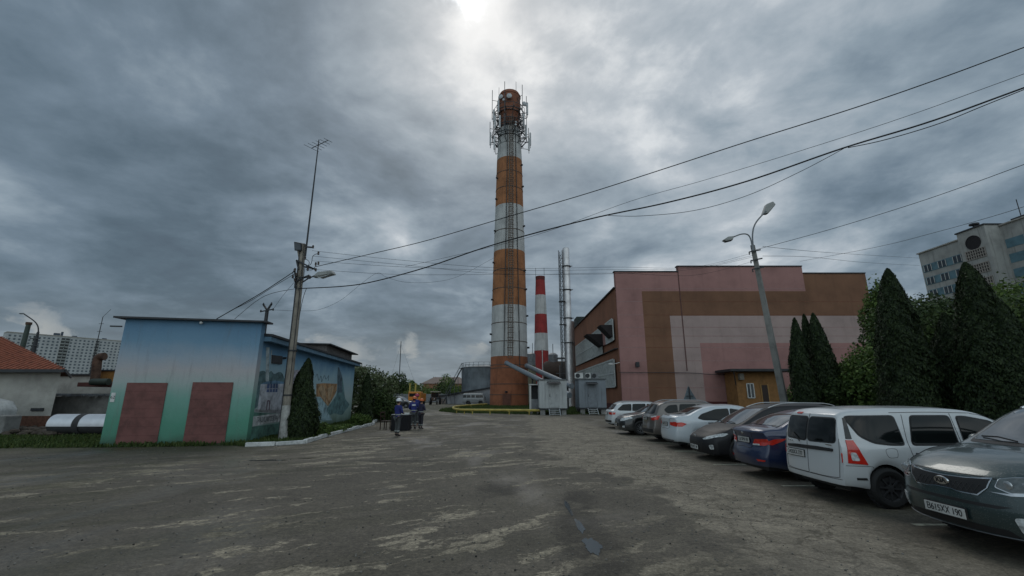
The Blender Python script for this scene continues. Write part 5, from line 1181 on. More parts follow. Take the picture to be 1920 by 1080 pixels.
me = text_mesh('KIA', .085, .003, .95); t = link('emblem_letters', me, MBLK, em); t.location = (-.014, 0, -.002); t.rotation_euler = (R(90), 0, R(-90)); t.scale = (1.0, 1.75, 1)
for s_ in (1, -1):
    hp = [(s_*.57, .925), (s_*.66, .95), (s_*.86, .98), (s_*.89, .90), (s_*.85, .83), (s_*.66, .80), (s_*.545, .845)]
    c.patch('headlight_trim', 'F', [(s_*.50, .735), (s_*.66, .717), (s_*.84, .745), (s_*.86, .77), (s_*.66, .74)], MCHR, off=.012)
    hp = [(y, z-.05) for y, z in hp]
    hc = (sum(q_[0] for q_ in hp)/7, sum(q_[1] for q_ in hp)/7); c.patch('headlight_rim', 'F', [(hc[0]+(y-hc[0])*1.05, hc[1]+(z-hc[1])*1.13) for y, z in hp], MCHR, off=.008, round_=.02)
    h = c.patch('headlight', 'F', hp, M('lamp_grey', (.10, .115, .115), .06, var=.35, scale=9, bump=.1, bscale=14, spec=.9), off=.013, round_=.02)
    for yy in (.64, .76):
        p, n_ = c.cast('F', s_*yy, .825); MB().lathe([(.002, -.02), (.030, -.022), (.045, -.016), (.048, 0)], p, 18, 'X').build('lamp_lens', M('lens_metal', (.45, .47, .48), .2, metal=.6, bump=0), h, smooth=True)
    c.patch('fog_light', 'F', [(s_*.66, .50), (s_*.80, .52), (s_*.80, .36), (s_*.69, .34)], MWHL, off=.012, round_=.03)
c.patch('bumper_slot', 'F', [(-.66, .60), (.66, .60), (.55, .565), (-.55, .565)], MBLK, off=.004, step=.08)
c.patch('lower_grille', 'F', [(-.58, .36), (.58, .36), (.66, .29), (-.66, .29)], MBLK, off=.006, step=.08); c.line('skid_edge', 'F', [(-.8, .285), (0, .27), (.8, .285)], MGREY, .012, .01)
c.plate('F', .0, .44, 'В615ХХ 190')
c.glass('F', [(-.70, 1.20), (.70, 1.20), (.60, 1.59), (.3, 1.64), (-.3, 1.64), (-.60, 1.59)], .05, .03, 'windscreen'); c.wiper('F', .05, 1.205, .58, 1.23); c.wiper('F', -.6, 1.205, -.02, 1.235)
c.both('cowl_panel', [(1.05, 1.10), (1.12, 1.10), (1.12, 1.12), (1.05, 1.12)], MBLK)
for q_ in ([(1.62, 1.12), (2.02, 1.54), (2.52, 1.61), (2.50, 1.12)], [(2.58, 1.12), (2.60, 1.61), (3.35, 1.60), (3.42, 1.12)], [(3.50, 1.13), (3.45, 1.58), (3.95, 1.52), (4.15, 1.17)]):
    for k in 'LR': c.glass(k, q_)
for x in (1.45, 2.55, 3.45): c.both('door_seam', [(x, .42), (x+.008, .42), (x+.008, 1.08), (x, 1.08)], MBLK, off=.0015)
c.both('side_cladding', [(1.35, .29), (1.35, .40), (3.2, .40), (3.2, .29)], MBLK); c.line('bonnet_seam', 'T', [(.16, -.62), (.10, -.3), (.08, 0), (.10, .3), (.16, .62)]); c.line('bonnet_seam', 'T', [(.2, .70), (.6, .76), (1.1, .74)]); c.line('bonnet_seam', 'T', [(.2, -.70), (.6, -.76), (1.1, -.74)])
c.mirror(1.62, 1.12, c.paint); c.handle(2.25, .98); c.handle(3.15, 1.0); c.rails(2.0, 4.1, MCHR, .66); c.wheels('alloy', .235); c.glass('B', [(-.62, 1.18), (.62, 1.18), (.52, 1.5), (-.52, 1.5)], .05, .02, 'rear_window')
for s_ in (1, -1): c.patch('taillight', 'B', [(s_*.6, 1.1), (s_*.88, 1.12), (s_*.9, .9), (s_*.65, .92)], MRED, off=.01)
c.place(5.36, 5.90, False)
# 2 - white passenger van, tail towards the road
c = Car('parked_van', 'white boxy estate van with rear barn doors beside the nearest dark car', PW, 4.47, 1.75,
        top=[(0, .76), (.08, .86), (.5, .95), (.95, 1.02), (1.65, 1.42), (1.95, 1.53), (2.5, 1.58), (3.3, 1.585), (4.1, 1.55), (4.38, 1.52), (4.47, 1.47)],
        belt=[(0, .72), (.4, .86), (1.0, .95), (4.47, .99)], r=.315, fo=.81, wb=2.905, sill=.28, pf=.26, pr=.10, nose=((.3, .02), (.5, 0), (.8, .05), (1.0, .1)), tail=((.2, .05), (.42, 0), (.62, .015), (1.0, .05), (1.3, .12), (1.55, .22)), tum=.20, crown=.03, width=((0, .92), (.35, .985), (1.2, 1)))
for k in 'LR':
    c.glass(k, [(1.30, 1.0), (1.72, 1.36), (2.10, 1.44), (2.26, 1.44), (2.30, 1.0)], .04); c.glass(k, [(2.42, 1.0), (2.40, 1.45), (3.10, 1.45), (3.10, 1.0)][:2]+[(3.05, 1.45), (3.20, 1.0)], .05)
    c.glass(k, [(3.36, 1.45), (4.10, 1.44), (4.16, 1.40), (4.02, 1.14), (3.82, 1.03), (3.60, 1.0), (3.34, 1.0)], .05)
for pts in ([(1.22, .40), (1.18, .7), (1.24, .98)], [(2.35, .34), (2.36, 1.0), (2.36, 1.5)], [(3.02, .48), (3.22, .75), (3.27, 1.0), (3.20, 1.48)], [(1.24, .98), (1.66, 1.40), (2.0, 1.50)], [(2.0, 1.505), (2.7, 1.52), (3.4, 1.51)]):
    for k in 'LR': c.line('door_seam', k, pts, M('seam_grey', (.10, .10, .10), .8, bump=0), .011)
for k in 'LR': c.line('fuel_flap', k, [(3.52, .80), (3.66, .80), (3.68, .92), (3.52, .93), (3.50, .86), (3.52, .80)], M('seam_grey'), .007)
dd = MB()
c.glass('B', [(-.66, 1.02), (-.045, 1.0), (-.045, 1.40), (-.62, 1.40)], .06, .025, 'rear_window'); c.glass('B', [(.66, 1.02), (.02, 1.0), (.02, 1.40), (.62, 1.40)], .06, .025, 'rear_window')
c.line('door_seam', 'B', [(-.012, .44), (-.012, 1.0), (-.012, 1.47)], M('seam_grey'), .013)
for s_ in (1, -1):
    c.line('door_seam', 'B', [(s_*.70, .46), (s_*.735, .9), (s_*.70, 1.40)], M('seam_grey'), .013); c.line('door_seam', 'B', [(s_*.02, .44), (s_*.4, .44), (s_*.69, .455)], M('seam_grey'), .013)
    k = 'L' if s_ > 0 else 'R'
    c.patch('taillight', k, [(4.31, .70), (4.02, .68), (4.09, .86), (4.15, 1.06), (4.26, 1.06)], MRED, off=.012, step=.04); c.patch('taillight_smoke', k, [(4.16, 1.08), (4.25, 1.08), (4.19, 1.42), (4.15, 1.42)], MGLASS, off=.01, step=.04)
    c.patch('taillight', 'B', [(s_*.77, .70), (s_*.84, .70), (s_*.82, 1.06), (s_*.76, 1.06)], MRED, off=.010, step=.04); c.patch('taillight_smoke', 'B', [(s_*.76, 1.08), (s_*.81, 1.08), (s_*.77, 1.42), (s_*.74, 1.42)], MGLASS, off=.01, step=.04)
    c.patch('reverse_lamp', k, [(4.13, .74), (4.25, .74), (4.25, .87), (4.17, .87)], MWHL, off=.018, round_=.03, step=.04)
    c.patch('bumper_reflector', k, [(3.98, .44), (4.22, .44), (4.22, .475), (4.0, .475)], MBLK, off=.008)
c.patch('rub_strip', 'B', [(-.64, .83), (.62, .86), (.62, .91), (.3, .915), (-.3, .90), (-.64, .875)], MBLK, off=.016, round_=.015); c.plate('B', -.36, .745, 'О420ХХ 777')
c.patch('brake_lamp', 'B', [(-.40, 1.455), (-.24, 1.455), (-.24, 1.485), (-.40, 1.485)], MRED, off=.012, round_=.014, step=.03); c.wiper('B', -.20, .96, -.42, 1.10)
for k in range(3): p, n_ = c.cast('B', -.62+k*.075, .955); MB().ball(p, .008, .018, .018, 8, 6).build('badge', MCHR, c.T, smooth=True)
p, n_ = c.cast('B', .52, .965); MB().bar(p+Vector((.004, -.09, 0)), p+Vector((.004, .09, 0)), .008, .016).build('badge', MCHR, c.T)
c.patch('bumper_seam', 'B', [(-.8, .425), (.8, .425), (.8, .433), (-.8, .433)], MBLK, off=.002); c.line('bumper_seam', 'R', [(4.35, .66), (4.1, .655), (3.92, .62), (3.95, .3)], M('seam_grey'), .009)
c.line('bumper_seam', 'L', [(4.35, .66), (4.1, .655), (3.92, .62), (3.95, .3)], M('seam_grey'), .009)
c.mirror(1.42, .98, MBLK); c.handle(2.10, .86, MBLK); c.handle(3.0, .86, MBLK); c.wheels('steel', .19); c.glass('F', [(-.64, 1.05), (.64, 1.05), (.56, 1.44), (-.56, 1.44)], .05, .02, 'windscreen')
for s_ in (1, -1): c.patch('headlight', 'F', [(s_*.5, .72), (s_*.8, .84), (s_*.82, .62), (s_*.5, .58)], MWHL, off=.01)
c.place(5.47, 8.62, True)
# 3 - blue saloon, tail out
c = Car('parked_car', 'dark blue saloon with red tail lights between the white van and black estate', carpaint('blue_paint', (.007, .018, .062), .2, .3), 4.37, 1.70,
        top=[(0, .66), (.1, .78), (.9, .96), (1.0, 1.0), (1.75, 1.38), (2.2, 1.45), (2.8, 1.44), (3.3, 1.32), (3.85, 1.09), (4.2, 1.06), (4.33, 1.03), (4.37, .99)],
        belt=[(0, .62), (.4, .78), (1.0, .86), (3.2, .97), (4.37, .95)], r=.30, fo=.84, wb=2.57, sill=.22, pf=.28, pr=.22, tail=((.2, .06), (.45, 0), (.6, .02), (.68, .09), (1.0, .05)), tum=.34, slant=True)
for k in 'LR': c.glass(k, [(1.45, .93), (1.85, 1.26), (2.3, 1.33), (2.35, .95)]); c.glass(k, [(2.42, .95), (2.38, 1.33), (2.85, 1.30), (3.3, 1.12), (3.35, 1.02)])
c.glass('B', [(-.60, 1.10), (.60, 1.10), (.50, 1.36), (-.50, 1.36)], .05, .02, 'rear_window'); c.glass('F', [(-.62, 1.0), (.62, 1.0), (.52, 1.36), (-.52, 1.36)], .05, .02, 'windscreen')
for s_ in (1, -1):
    tl_ = [(s_*.42, .84), (s_*.80, .87), (s_*.84, .80), (s_*.70, .715), (s_*.36, .70)]
    c.patch('taillight', 'B', tl_, MRED, off=.012, round_=.03, step=.04); c.patch('reverse_lamp', 'B', [(s_*.37, .70), (s_*.58, .71), (s_*.56, .745), (s_*.38, .735)], MWHL, off=.016, step=.04)
    k = 'L' if s_ > 0 else 'R'; c.patch('taillight', k, [(4.16, .80), (4.02, .86), (3.74, .885), (3.86, .82), (4.06, .74), (4.16, .74)], MRED, off=.010, step=.04)
    c.patch('bumper_reflector', 'B', [(s_*.52, .42), (s_*.72, .42), (s_*.70, .385), (s_*.54, .385)], MRED, off=.01, step=.04); c.patch('headlight', 'F', [(s_*.4, .60), (s_*.75, .72), (s_*.78, .60), (s_*.45, .54)], MWHL)
c.plate('B', 0, .80, 'С673РМ 190', .50); p, n_ = c.cast('B', 0, .95); MB().ball(p, .01, .05, .028).build('emblem', MCHR, c.T, smooth=True)
c.line('boot_seam', 'B', [(-.74, .98), (-.38, .96), (-.34, .66), (0, .655), (.34, .66), (.38, .96), (.74, .98)]); c.mirror(1.5, .93, c.paint); c.handle(2.1, .84); c.handle(3.0, .86); c.wheels('five', .19)
c.place(5.42, 10.95, True)
# 4 - black estate, nose out, silver rails
c = Car('parked_car', 'black estate car nose out with pale swept headlights and silver roof rails', carpaint('black_paint', (.005, .005, .006), .0, .2, .15), 4.50, 1.815,
        top=[(0, .62), (.06, .70), (.3, .80), (.7, .90), (.98, .97), (1.9, 1.42), (2.3, 1.50), (3.2, 1.52), (4.0, 1.46), (4.3, 1.3), (4.45, 1.0), (4.5, .9)],
        belt=[(0, .58), (.3, .72), (1.0, .86), (3.2, .94), (4.5, .95)], r=.31, fo=.90, wb=2.70, sill=.20, pf=.38, pr=.2, nose=((.2, .06), (.4, 0), (.6, .03), (.75, .12)), tum=.34, crown=.055)
for s_ in (1, -1): c.patch('headlight', 'F', [(s_*.46, .60), (s_*.56, .655), (s_*.80, .76), (s_*.86, .755), (s_*.84, .68), (s_*.66, .595), (s_*.5, .575)], MWHL, off=.012, round_=.02, step=.04); c.patch('fog_light', 'F', [(s_*.66, .44), (s_*.76, .46), (s_*.76, .33), (s_*.68, .32)], MWHL, off=.012, round_=.03, step=.04); c.patch('taillight', 'B', [(s_*.6, .95), (s_*.82, .98), (s_*.84, .75), (s_*.64, .78)], MRED)
p, n_ = c.cast('F', 0, .635); MB().ball(p+Vector((-.01, 0, 0)), .012, .055, .055, 12, 8).build('emblem', MCHR, c.T, smooth=True); c.patch('grille', 'F', [(-.48, .50), (.48, .50), (.40, .30), (-.40, .30)], MBLK, off=.006); c.plate('F', 0, .34, 'Н214ОС 190')
c.glass('F', [(-.68, 1.0), (.68, 1.0), (.56, 1.43), (-.56, 1.43)], .05, .03, 'windscreen'); c.wiper('F', .0, 1.01, .5, 1.04); c.wiper('F', -.55, 1.01, -.05, 1.04)
for k in 'LR': c.glass(k, [(1.45, .93), (1.95, 1.30), (2.4, 1.39), (2.45, .95)]); c.glass(k, [(2.52, .95), (2.5, 1.40), (3.3, 1.39), (3.4, .98)]); c.glass(k, [(3.5, .99), (3.42, 1.38), (3.95, 1.34), (4.15, 1.05)])
c.mirror(1.5, .95, c.paint); c.handle(2.2, .84, MCHR); c.handle(3.1, .86, MCHR); c.rails(2.0, 4.15, MRIM, .60, .07); c.wheels('five', .2); c.place(5.42, 13.75, False)
# 5 - white saloon, tail out
c = Car('parked_car', 'white saloon with red wedge tail lights behind the black estate', carpaint('silvery_white_paint', (.46, .50, .53), .0, .4, .3), 4.41, 1.76,
        top=[(0, .68), (.1, .80), (.9, .98), (1.0, 1.02), (1.7, 1.39), (2.2, 1.46), (2.8, 1.45), (3.3, 1.34), (3.85, 1.13), (4.2, 1.11), (4.36, 1.08), (4.41, 1.03)],
        belt=[(0, .64), (.4, .80), (1.0, .90), (3.2, 1.0), (4.41, 1.0)], r=.31, fo=.85, wb=2.635, sill=.22, pf=.28, pr=.22, tail=((.2, .07), (.5, 0), (.65, .02), (.74, .07), (1.1, .05)), tum=.34)
for k in 'LR': c.glass(k, [(1.42, .97), (1.82, 1.27), (2.3, 1.35), (2.35, .98)]); c.glass(k, [(2.42, .98), (2.38, 1.35), (2.85, 1.32), (3.32, 1.16), (3.50, 1.06), (3.3, 1.0)])
c.glass('B', [(-.62, 1.13), (.62, 1.13), (.50, 1.38), (-.50, 1.38)], .05, .02, 'rear_window'); c.glass('F', [(-.62, 1.02), (.62, 1.02), (.52, 1.37), (-.52, 1.37)], .05, .02, 'windscreen')
for s_ in (1, -1):
    c.patch('taillight', 'B', [(s_*.44, .90), (s_*.72, .92), (s_*.86, .87), (s_*.84, .78), (s_*.76, .76), (s_*.46, .80)], MRED, off=.012, step=.04); k = 'L' if s_ > 0 else 'R'; c.patch('taillight', k, [(4.2, .90), (4.05, .91), (3.90, .86), (4.05, .77), (4.2, .77)], MRED, off=.01, step=.04); c.patch('headlight', 'F', [(s_*.4, .62), (s_*.75, .74), (s_*.78, .62), (s_*.45, .56)], MWHL)
c.plate('B', 0, .83, 'К508ТВ 777', .50); c.line('boot_seam', 'B', [(-.76, 1.02), (-.42, 1.0), (-.38, .7), (0, .69), (.38, .7), (.42, 1.0), (.76, 1.02)], M('seam_grey')); c.patch('bumper_trim', 'B', [(-.7, .32), (.7, .32), (.6, .26), (-.6, .26)], MBLK, off=.006)
for x in (2.4,): [c.line('door_seam', k, [(x, .35), (x+.02, .9)], M('seam_grey')) for k in 'LR']
c.mirror(1.5, .96, c.paint); c.handle(2.1, .88, MBLK); c.handle(2.98, .90, MBLK); c.wheels('five', .19); c.place(5.45, 16.45, True)
# 6 - beige crossover, tail out
c = Car('parked_car', 'grey beige crossover with tinted rear window and roof rails', carpaint('beige_paint', (.115, .100, .090), .4, .5, .35), 4.33, 1.78,
        top=[(0, .80), (.1, .92), (.9, 1.06), (1.0, 1.08), (1.7, 1.47), (2.1, 1.56), (3.0, 1.57), (3.7, 1.51), (3.95, 1.42), (4.15, 1.18), (4.27, 1.02), (4.33, .95)],
        belt=[(0, .76), (.4, .90), (1.0, .97), (4.33, 1.06)], r=.33, fo=.84, wb=2.63, sill=.25, pf=.28, pr=.20, tail=((.2, .04), (.5, 0), (.7, .05), (1.1, .06)), tum=.30)
for k in 'LR': c.glass(k, [(1.45, 1.04), (1.85, 1.36), (2.35, 1.45), (2.38, 1.05)]); c.glass(k, [(2.45, 1.05), (2.42, 1.45), (3.05, 1.44), (3.15, 1.08)]); c.glass(k, [(3.22, 1.09), (3.18, 1.43), (3.5, 1.40), (3.72, 1.26), (3.6, 1.13)])
c.glass('B', [(-.64, 1.10), (.64, 1.10), (.56, 1.30), (.50, 1.44), (-.50, 1.44), (-.56, 1.30)], .08, .02, 'rear_window'); c.glass('F', [(-.64, 1.1), (.64, 1.1), (.54, 1.46), (-.54, 1.46)], .05, .02, 'windscreen')
for s_ in (1, -1): c.patch('taillight', 'B', [(s_*.56, .98), (s_*.88, 1.03), (s_*.86, .84), (s_*.64, .84)], MRED, off=.012, step=.04); c.patch('reverse_lamp', 'B', [(s_*.56, .98), (s_*.84, 1.02), (s_*.84, .98), (s_*.6, .93)], MWHL, off=.016, step=.04); k = 'L' if s_ > 0 else 'R'; c.patch('taillight', k, [(4.14, .86), (4.14, 1.0), (3.92, 1.02), (4.02, .86)], MRED, off=.01, step=.04); c.patch('headlight', 'F', [(s_*.5, .74), (s_*.78, .86), (s_*.8, .72), (s_*.5, .68)], MWHL)
c.plate('B', 0, .90, 'У339МК 50', .50); c.patch('bumper_trim', 'B', [(-.8, .50), (.8, .50), (.8, .27), (-.8, .27)], MBLK, off=.006); c.mirror(1.5, 1.04, c.paint); c.handle(2.15, .93); c.handle(3.0, .95); c.rails(1.9, 3.7, MRIM, .62, .06); c.wheels('alloy', .21); c.place(5.50, 19.0, True)
# 7 - dark saloon, nose out
c = Car('parked_car', 'dark grey saloon nose out with bright many spoked wheel, before the white estate', carpaint('charcoal_paint', (.022, .023, .024), .35, .5), 4.82, 1.82,
        top=[(0, .66), (.08, .76), (.4, .86), (1.1, .99), (1.95, 1.38), (2.4, 1.45), (3.1, 1.43), (3.9, 1.12), (4.6, 1.06), (4.82, .96)],
        belt=[(0, .62), (.4, .78), (1.1, .88), (3.2, .96), (4.82, .92)], r=.325, fo=.96, wb=2.775, sill=.22, pf=.34, pr=.22, tum=.34)
for s_ in (1, -1): c.patch('headlight', 'F', [(s_*.50, .72), (s_*.82, .82), (s_*.88, .76), (s_*.76, .64), (s_*.54, .62)], MWHL, off=.012, round_=.02, step=.04); c.patch('taillight', 'B', [(s_*.5, .9), (s_*.82, .92), (s_*.8, .76), (s_*.5, .78)], MRED); c.patch('fog_light', 'F', [(s_*.68, .42), (s_*.78, .43), (s_*.78, .34), (s_*.68, .34)], MWHL, step=.04)
c.patch('grille', 'F', [(-.44, .72), (.44, .72), (.36, .58), (-.36, .58)], MBLK, off=.008)
for z in (.60, .65, .70): c.line('grille_bar', 'F', [(-.38, z), (0, z), (.38, z)], MCHR, .016, .012)
c.plate('F', 0, .44, 'Е118АН 50'); c.glass('F', [(-.66, 1.03), (.66, 1.03), (.54, 1.37), (-.54, 1.37)], .05, .03, 'windscreen'); c.glass('B', [(-.62, 1.14), (.62, 1.14), (.52, 1.36), (-.52, 1.36)], .05, .02, 'rear_window')
for k in 'LR': c.glass(k, [(1.55, .95), (2.0, 1.28), (2.5, 1.34), (2.55, .97)]); c.glass(k, [(2.62, .97), (2.58, 1.35), (3.05, 1.32), (3.6, 1.08), (3.55, 1.0)])
c.mirror(1.6, .96, c.paint); c.handle(2.3, .86, MCHR); c.handle(3.2, .88, MCHR); c.wheels('alloy', .21); c.place(5.08, 22.35, False)
# 8 - white estate, tail out, farthest
c = Car('parked_car', 'white estate car farthest away at the end of the parked row', PW, 4.60, 1.80,
        top=[(0, .66), (.1, .78), (.9, .94), (1.05, 1.0), (1.8, 1.36), (2.3, 1.43), (3.3, 1.43), (3.9, 1.38), (4.1, 1.30), (4.42, 1.02), (4.55, .98), (4.60, .93)],
        belt=[(0, .62), (.4, .78), (1.0, .88), (4.6, .95)], r=.32, fo=.88, wb=2.65, sill=.22, pf=.28, pr=.20, tail=((.2, .05), (.5, 0), (.7, .05), (1, .04)), tum=.34)
for k in 'LR': c.glass(k, [(1.5, .94), (1.92, 1.26), (2.4, 1.33), (2.45, .96)]); c.glass(k, [(2.52, .96), (2.5, 1.33), (3.2, 1.32), (3.28, .98)]); c.glass(k, [(3.35, .98), (3.3, 1.32), (3.75, 1.29), (4.10, 1.06), (4.0, 1.0)])
c.glass('B', [(-.62, 1.04), (.62, 1.04), (.52, 1.31), (-.52, 1.31)], .05, .02, 'rear_window'); c.glass('F', [(-.62, 1.0), (.62, 1.0), (.52, 1.34), (-.52, 1.34)], .05, .02, 'windscreen')
for s_ in (1, -1): c.patch('taillight', 'B', [(s_*.46, .88), (s_*.84, .90), (s_*.83, .75), (s_*.48, .76)], MRED, off=.012, step=.04); k = 'L' if s_ > 0 else 'R'; c.patch('taillight', k, [(4.4, .88), (4.22, .88), (4.26, .76), (4.4, .76)], MRED, off=.01, step=.04); c.patch('headlight', 'F', [(s_*.5, .62), (s_*.78, .74), (s_*.8, .6), (s_*.5, .56)], MWHL)
c.patch('bumper_trim', 'B', [(-.82, .45), (.82, .45), (.8, .24), (-.8, .24)], MBLK, off=.006); c.plate('B', 0, .80, '', .50); c.mirror(1.55, .94, c.paint); c.handle(2.25, .86); c.handle(3.1, .87); c.rails(1.9, 3.9, MRIM, .60, .05); c.wheels('alloy', .2); c.place(5.45, 26.4, True)
# ================================================================== VEHICLES FAR AWAY
c = Car('parked_car', 'black car standing sideways behind the three workers', carpaint('far_black_paint', (.010, .011, .013), .1, .2), 4.7, 1.85,
        top=[(0, .75), (.1, .88), (1.1, 1.05), (1.9, 1.55), (2.4, 1.64), (3.6, 1.62), (4.4, 1.45), (4.7, 1.0)], belt=[(0, .7), (.4, .9), (1.1, 1.0), (4.7, 1.08)], r=.35, fo=.9, wb=2.7, grp='vehicles at the far end of the yard')
for k in 'LR': c.glass(k, [(1.6, 1.06), (2.0, 1.45), (2.5, 1.52), (2.5, 1.06)]); c.glass(k, [(2.6, 1.06), (2.6, 1.52), (3.4, 1.5), (3.5, 1.08)])
c.glass('F', [(-.6, 1.1), (.6, 1.1), (.52, 1.5), (-.52, 1.5)], name='windscreen'); c.wheels('alloy', .2)
for s_ in (1, -1): c.patch('headlight', 'F', [(s_*.5, .74), (s_*.8, .86), (s_*.8, .72), (s_*.5, .66)], MWHL)
p = G(776, 765); c.T.location = (p.x, p.y, 0); c.T.rotation_euler = (0, 0, R(180-8))
c = Car('minibus', 'white and grey minibus parked along the low workshop wall', carpaint('minibus_paint', (.17, .18, .185), .0, .1, .4), 4.4, 1.94,
        top=[(0, .9), (.1, 1.3), (.35, 1.75), (.6, 2.0), (1.0, 2.08), (3.8, 2.08), (4.3, 2.0), (4.4, 1.8)], belt=[(0, .85), (.3, 1.25), (4.4, 1.3)], r=.37, fo=1.0, wb=2.3, sill=.35, pf=.2, pr=.12, tum=.12, cat='van', grp='vehicles at the far end of the yard')
for k in 'LR':
    for xa in (.62, 1.3, 2.1, 2.9, 3.65): c.glass(k, [(xa, 1.35), (xa, 1.78), (xa+.62, 1.78), (xa+.62, 1.35)])
c.glass('F', [(-.7, 1.35), (.7, 1.35), (.65, 1.8), (-.65, 1.8)], name='windscreen'); c.patch('roof_panel', 'T', [(.7, -.75), (4.2, -.75), (4.2, .75), (.7, .75)], MWH, off=.02, thick=.1, step=.3); c.wheels('steel', .18)
for s_ in (1, -1): c.patch('headlight', 'F', [(s_*.55, .85), (s_*.75, .85), (s_*.75, .68), (s_*.55, .68)], MWHL)
p = V(912, 757, 88); c.T.location = (p.x, 88, 0); c.T.rotation_euler = (0, 0, math.pi); c.T.scale = (1.05, 1.05, 1.05)
T = thing('orange_truck', 'small orange works truck behind the black car', 'truck', (V(776, 750, 84).x, 84, 0), group='vehicles at the far end of the yard'); MOT = M('truck_orange', (.50, .17, .012), .5, var=.1)
MB().box(-1.1, 1.2, 0, 2.2, .9, 2.5).build('cab', MOT, T, bevel=.12); MB().box(-.9, 1.0, -.03, .0, 1.6, 2.2).build('windscreen', MGLASS, T); MB().box(-1.0, 1.1, 2.25, 6, .7, 2.2).build('tipper_body', MOT, T, bevel=.04); MB().box(-1.15, 1.25, -.15, .15, .5, .9).build('bumper', MDARK, T)
for x in (-.85, .95):
    for y in (.9, 4.8): MB().lathe([(.1, -.15), (.45, -.15), (.5, -.08), (.5, .08), (.45, .15), (.1, .15)], (x, y, .5), 18, 'X').build('wheel', MRUB, T, smooth=True)
    MB().ball((x*.85, -.16, .72), .12, .05, .1).build('headlight', MWHL, T, smooth=True)
T = thing('tractor', 'old tractor with pale cab roof beside the tan garage door', 'tractor', (V(814, 758, 92).x, 92, 0), group='vehicles at the far end of the yard')
MB().box(-.8, .8, .6, 2.2, 1.0, 1.5).build('cab_base', MDARK, T); q = MB()
for x in (-.75, .75):
    for y in (.65, 2.15): q.bar((x, y, 1.5), (x, y, 2.5), .1)
q.build('cab_frame', MRUST, T); MB().box(-.72, .72, .68, .72, 1.5, 2.4).build('cab_glass', MGLASS, T); MB().box(-.95, .95, .4, 2.3, 2.5, 2.62).build('cab_roof', M('cab_cream', (.38, .33, .28), .8), T, bevel=.03); MB().box(-.35, .35, -1.3, .6, .8, 1.4).build('bonnet', MRUST, T, bevel=.08)
for x, y, r_, w_ in ((-.95, 1.5, .75, .35), (.95, 1.5, .75, .35), (-.7, -.9, .42, .2), (.7, -.9, .42, .2)): MB().lathe([(r_*.3, -w_/2), (r_*.9, -w_/2), (r_, -w_/3), (r_, w_/3), (r_*.9, w_/2), (r_*.3, w_/2)], (x, y, r_), 20, 'X').build('wheel', MRUB, T, smooth=True)
MB().ball((.2, -1.35, 1.1), .12).build('headlight', MWHL, T, smooth=True)
# far yard wall, houses, poles
T = thing('concrete_fence', 'low grey panel fence across the far end of the yard', 'fence', (-20, 118, 0)); MFC = M('fence_concrete', (.19, .20, .205), .9, dirt=.4)
for k in range(12):
    x = -34+k*2.6; MB().box(x+.09, x+2.51, 118, 118.15, .1, 2.2).box(x+.3, x+2.3, 117.95, 117.998, .5, 1.9).build('panel', MFC, T, True); MB().box(x-.085, x+.085, 117.9, 118.2, 0, 2.35).build('post', MFC, T, True)
T = thing('distant_house', 'small house with an orange brick gable among the far trees', 'house', (V(828, 740, 170).x, 170, 0)); MB().box(-7, 9, 0, 10, 0, 6.2).build('wall', M('far_brick', (.26, .13, .075), .9), T); MB().add([(-8, -.5, 6.2), (10, -.5, 6.2), (10, 10.5, 6.2), (-8, 10.5, 6.2), (-4, 5, 8.8), (6, 5, 8.8)], [(0, 1, 5, 4), (1, 2, 5), (2, 3, 4, 5), (3, 0, 4)]).build('roof', M('far_roof', (.20, .15, .13), .9), T)
for x in (-4, 0, 5): MB().box(x, x+1.6, -.08, -.01, 2.5, 4.2).build('window', MGLS, T)
T = thing('distant_house', 'grey flat roofed house left of the orange brick gable', 'house', (V(806, 740, 190).x, 190, 0)); MB().box(-4, 5, 0, 8, 0, 6.5).build('wall', MPAN, T); MB().box(-4.4, 5.4, -.4, 8.4, 6.5, 6.9).build('roof', MDARK, T); MB().box(-2, 0, -.08, -.01, 3, 4.8).box(2, 3.6, -.08, -.01, 3, 4.8).build('window', MGLS, T)
for px, lb in ((769, 'pale yellow post, left of the pair behind the orange truck'), (779.5, 'pale yellow post, right of the pair behind the orange truck')):
    a, b = V(px, 720, 100), V(px, 745, 100); o = thing('gate_post', lb, 'post', (a.x, 100, 0), group='pale yellow posts'); MB().tube([(0, 0, 0), (0, 0, a.z)], .18, 8).build('shaft', MYEL, o); MB().box(-.25, .25, -.25, .25, a.z, a.z+.12).build('cap', MYEL, o)
a, b = V(752, 640, 130), V(749, 712, 130); o = thing('guyed_mast', 'hair thin tall mast over the far round tree', 'mast', (b.x, 130, 0)); MB().tube([(0, 0, 0), (a.x-b.x, 0, a.z)], [.16, .10], 6).build('pole', MDARK, o)
q = MB(); q.tube([(a.x-b.x, 0, a.z*.95), (-5, 3, 0)], .02, 3).tube([(a.x-b.x, 0, a.z*.95), (6, 4, 0)], .02, 3).build('guy_wires', MDARK, o)
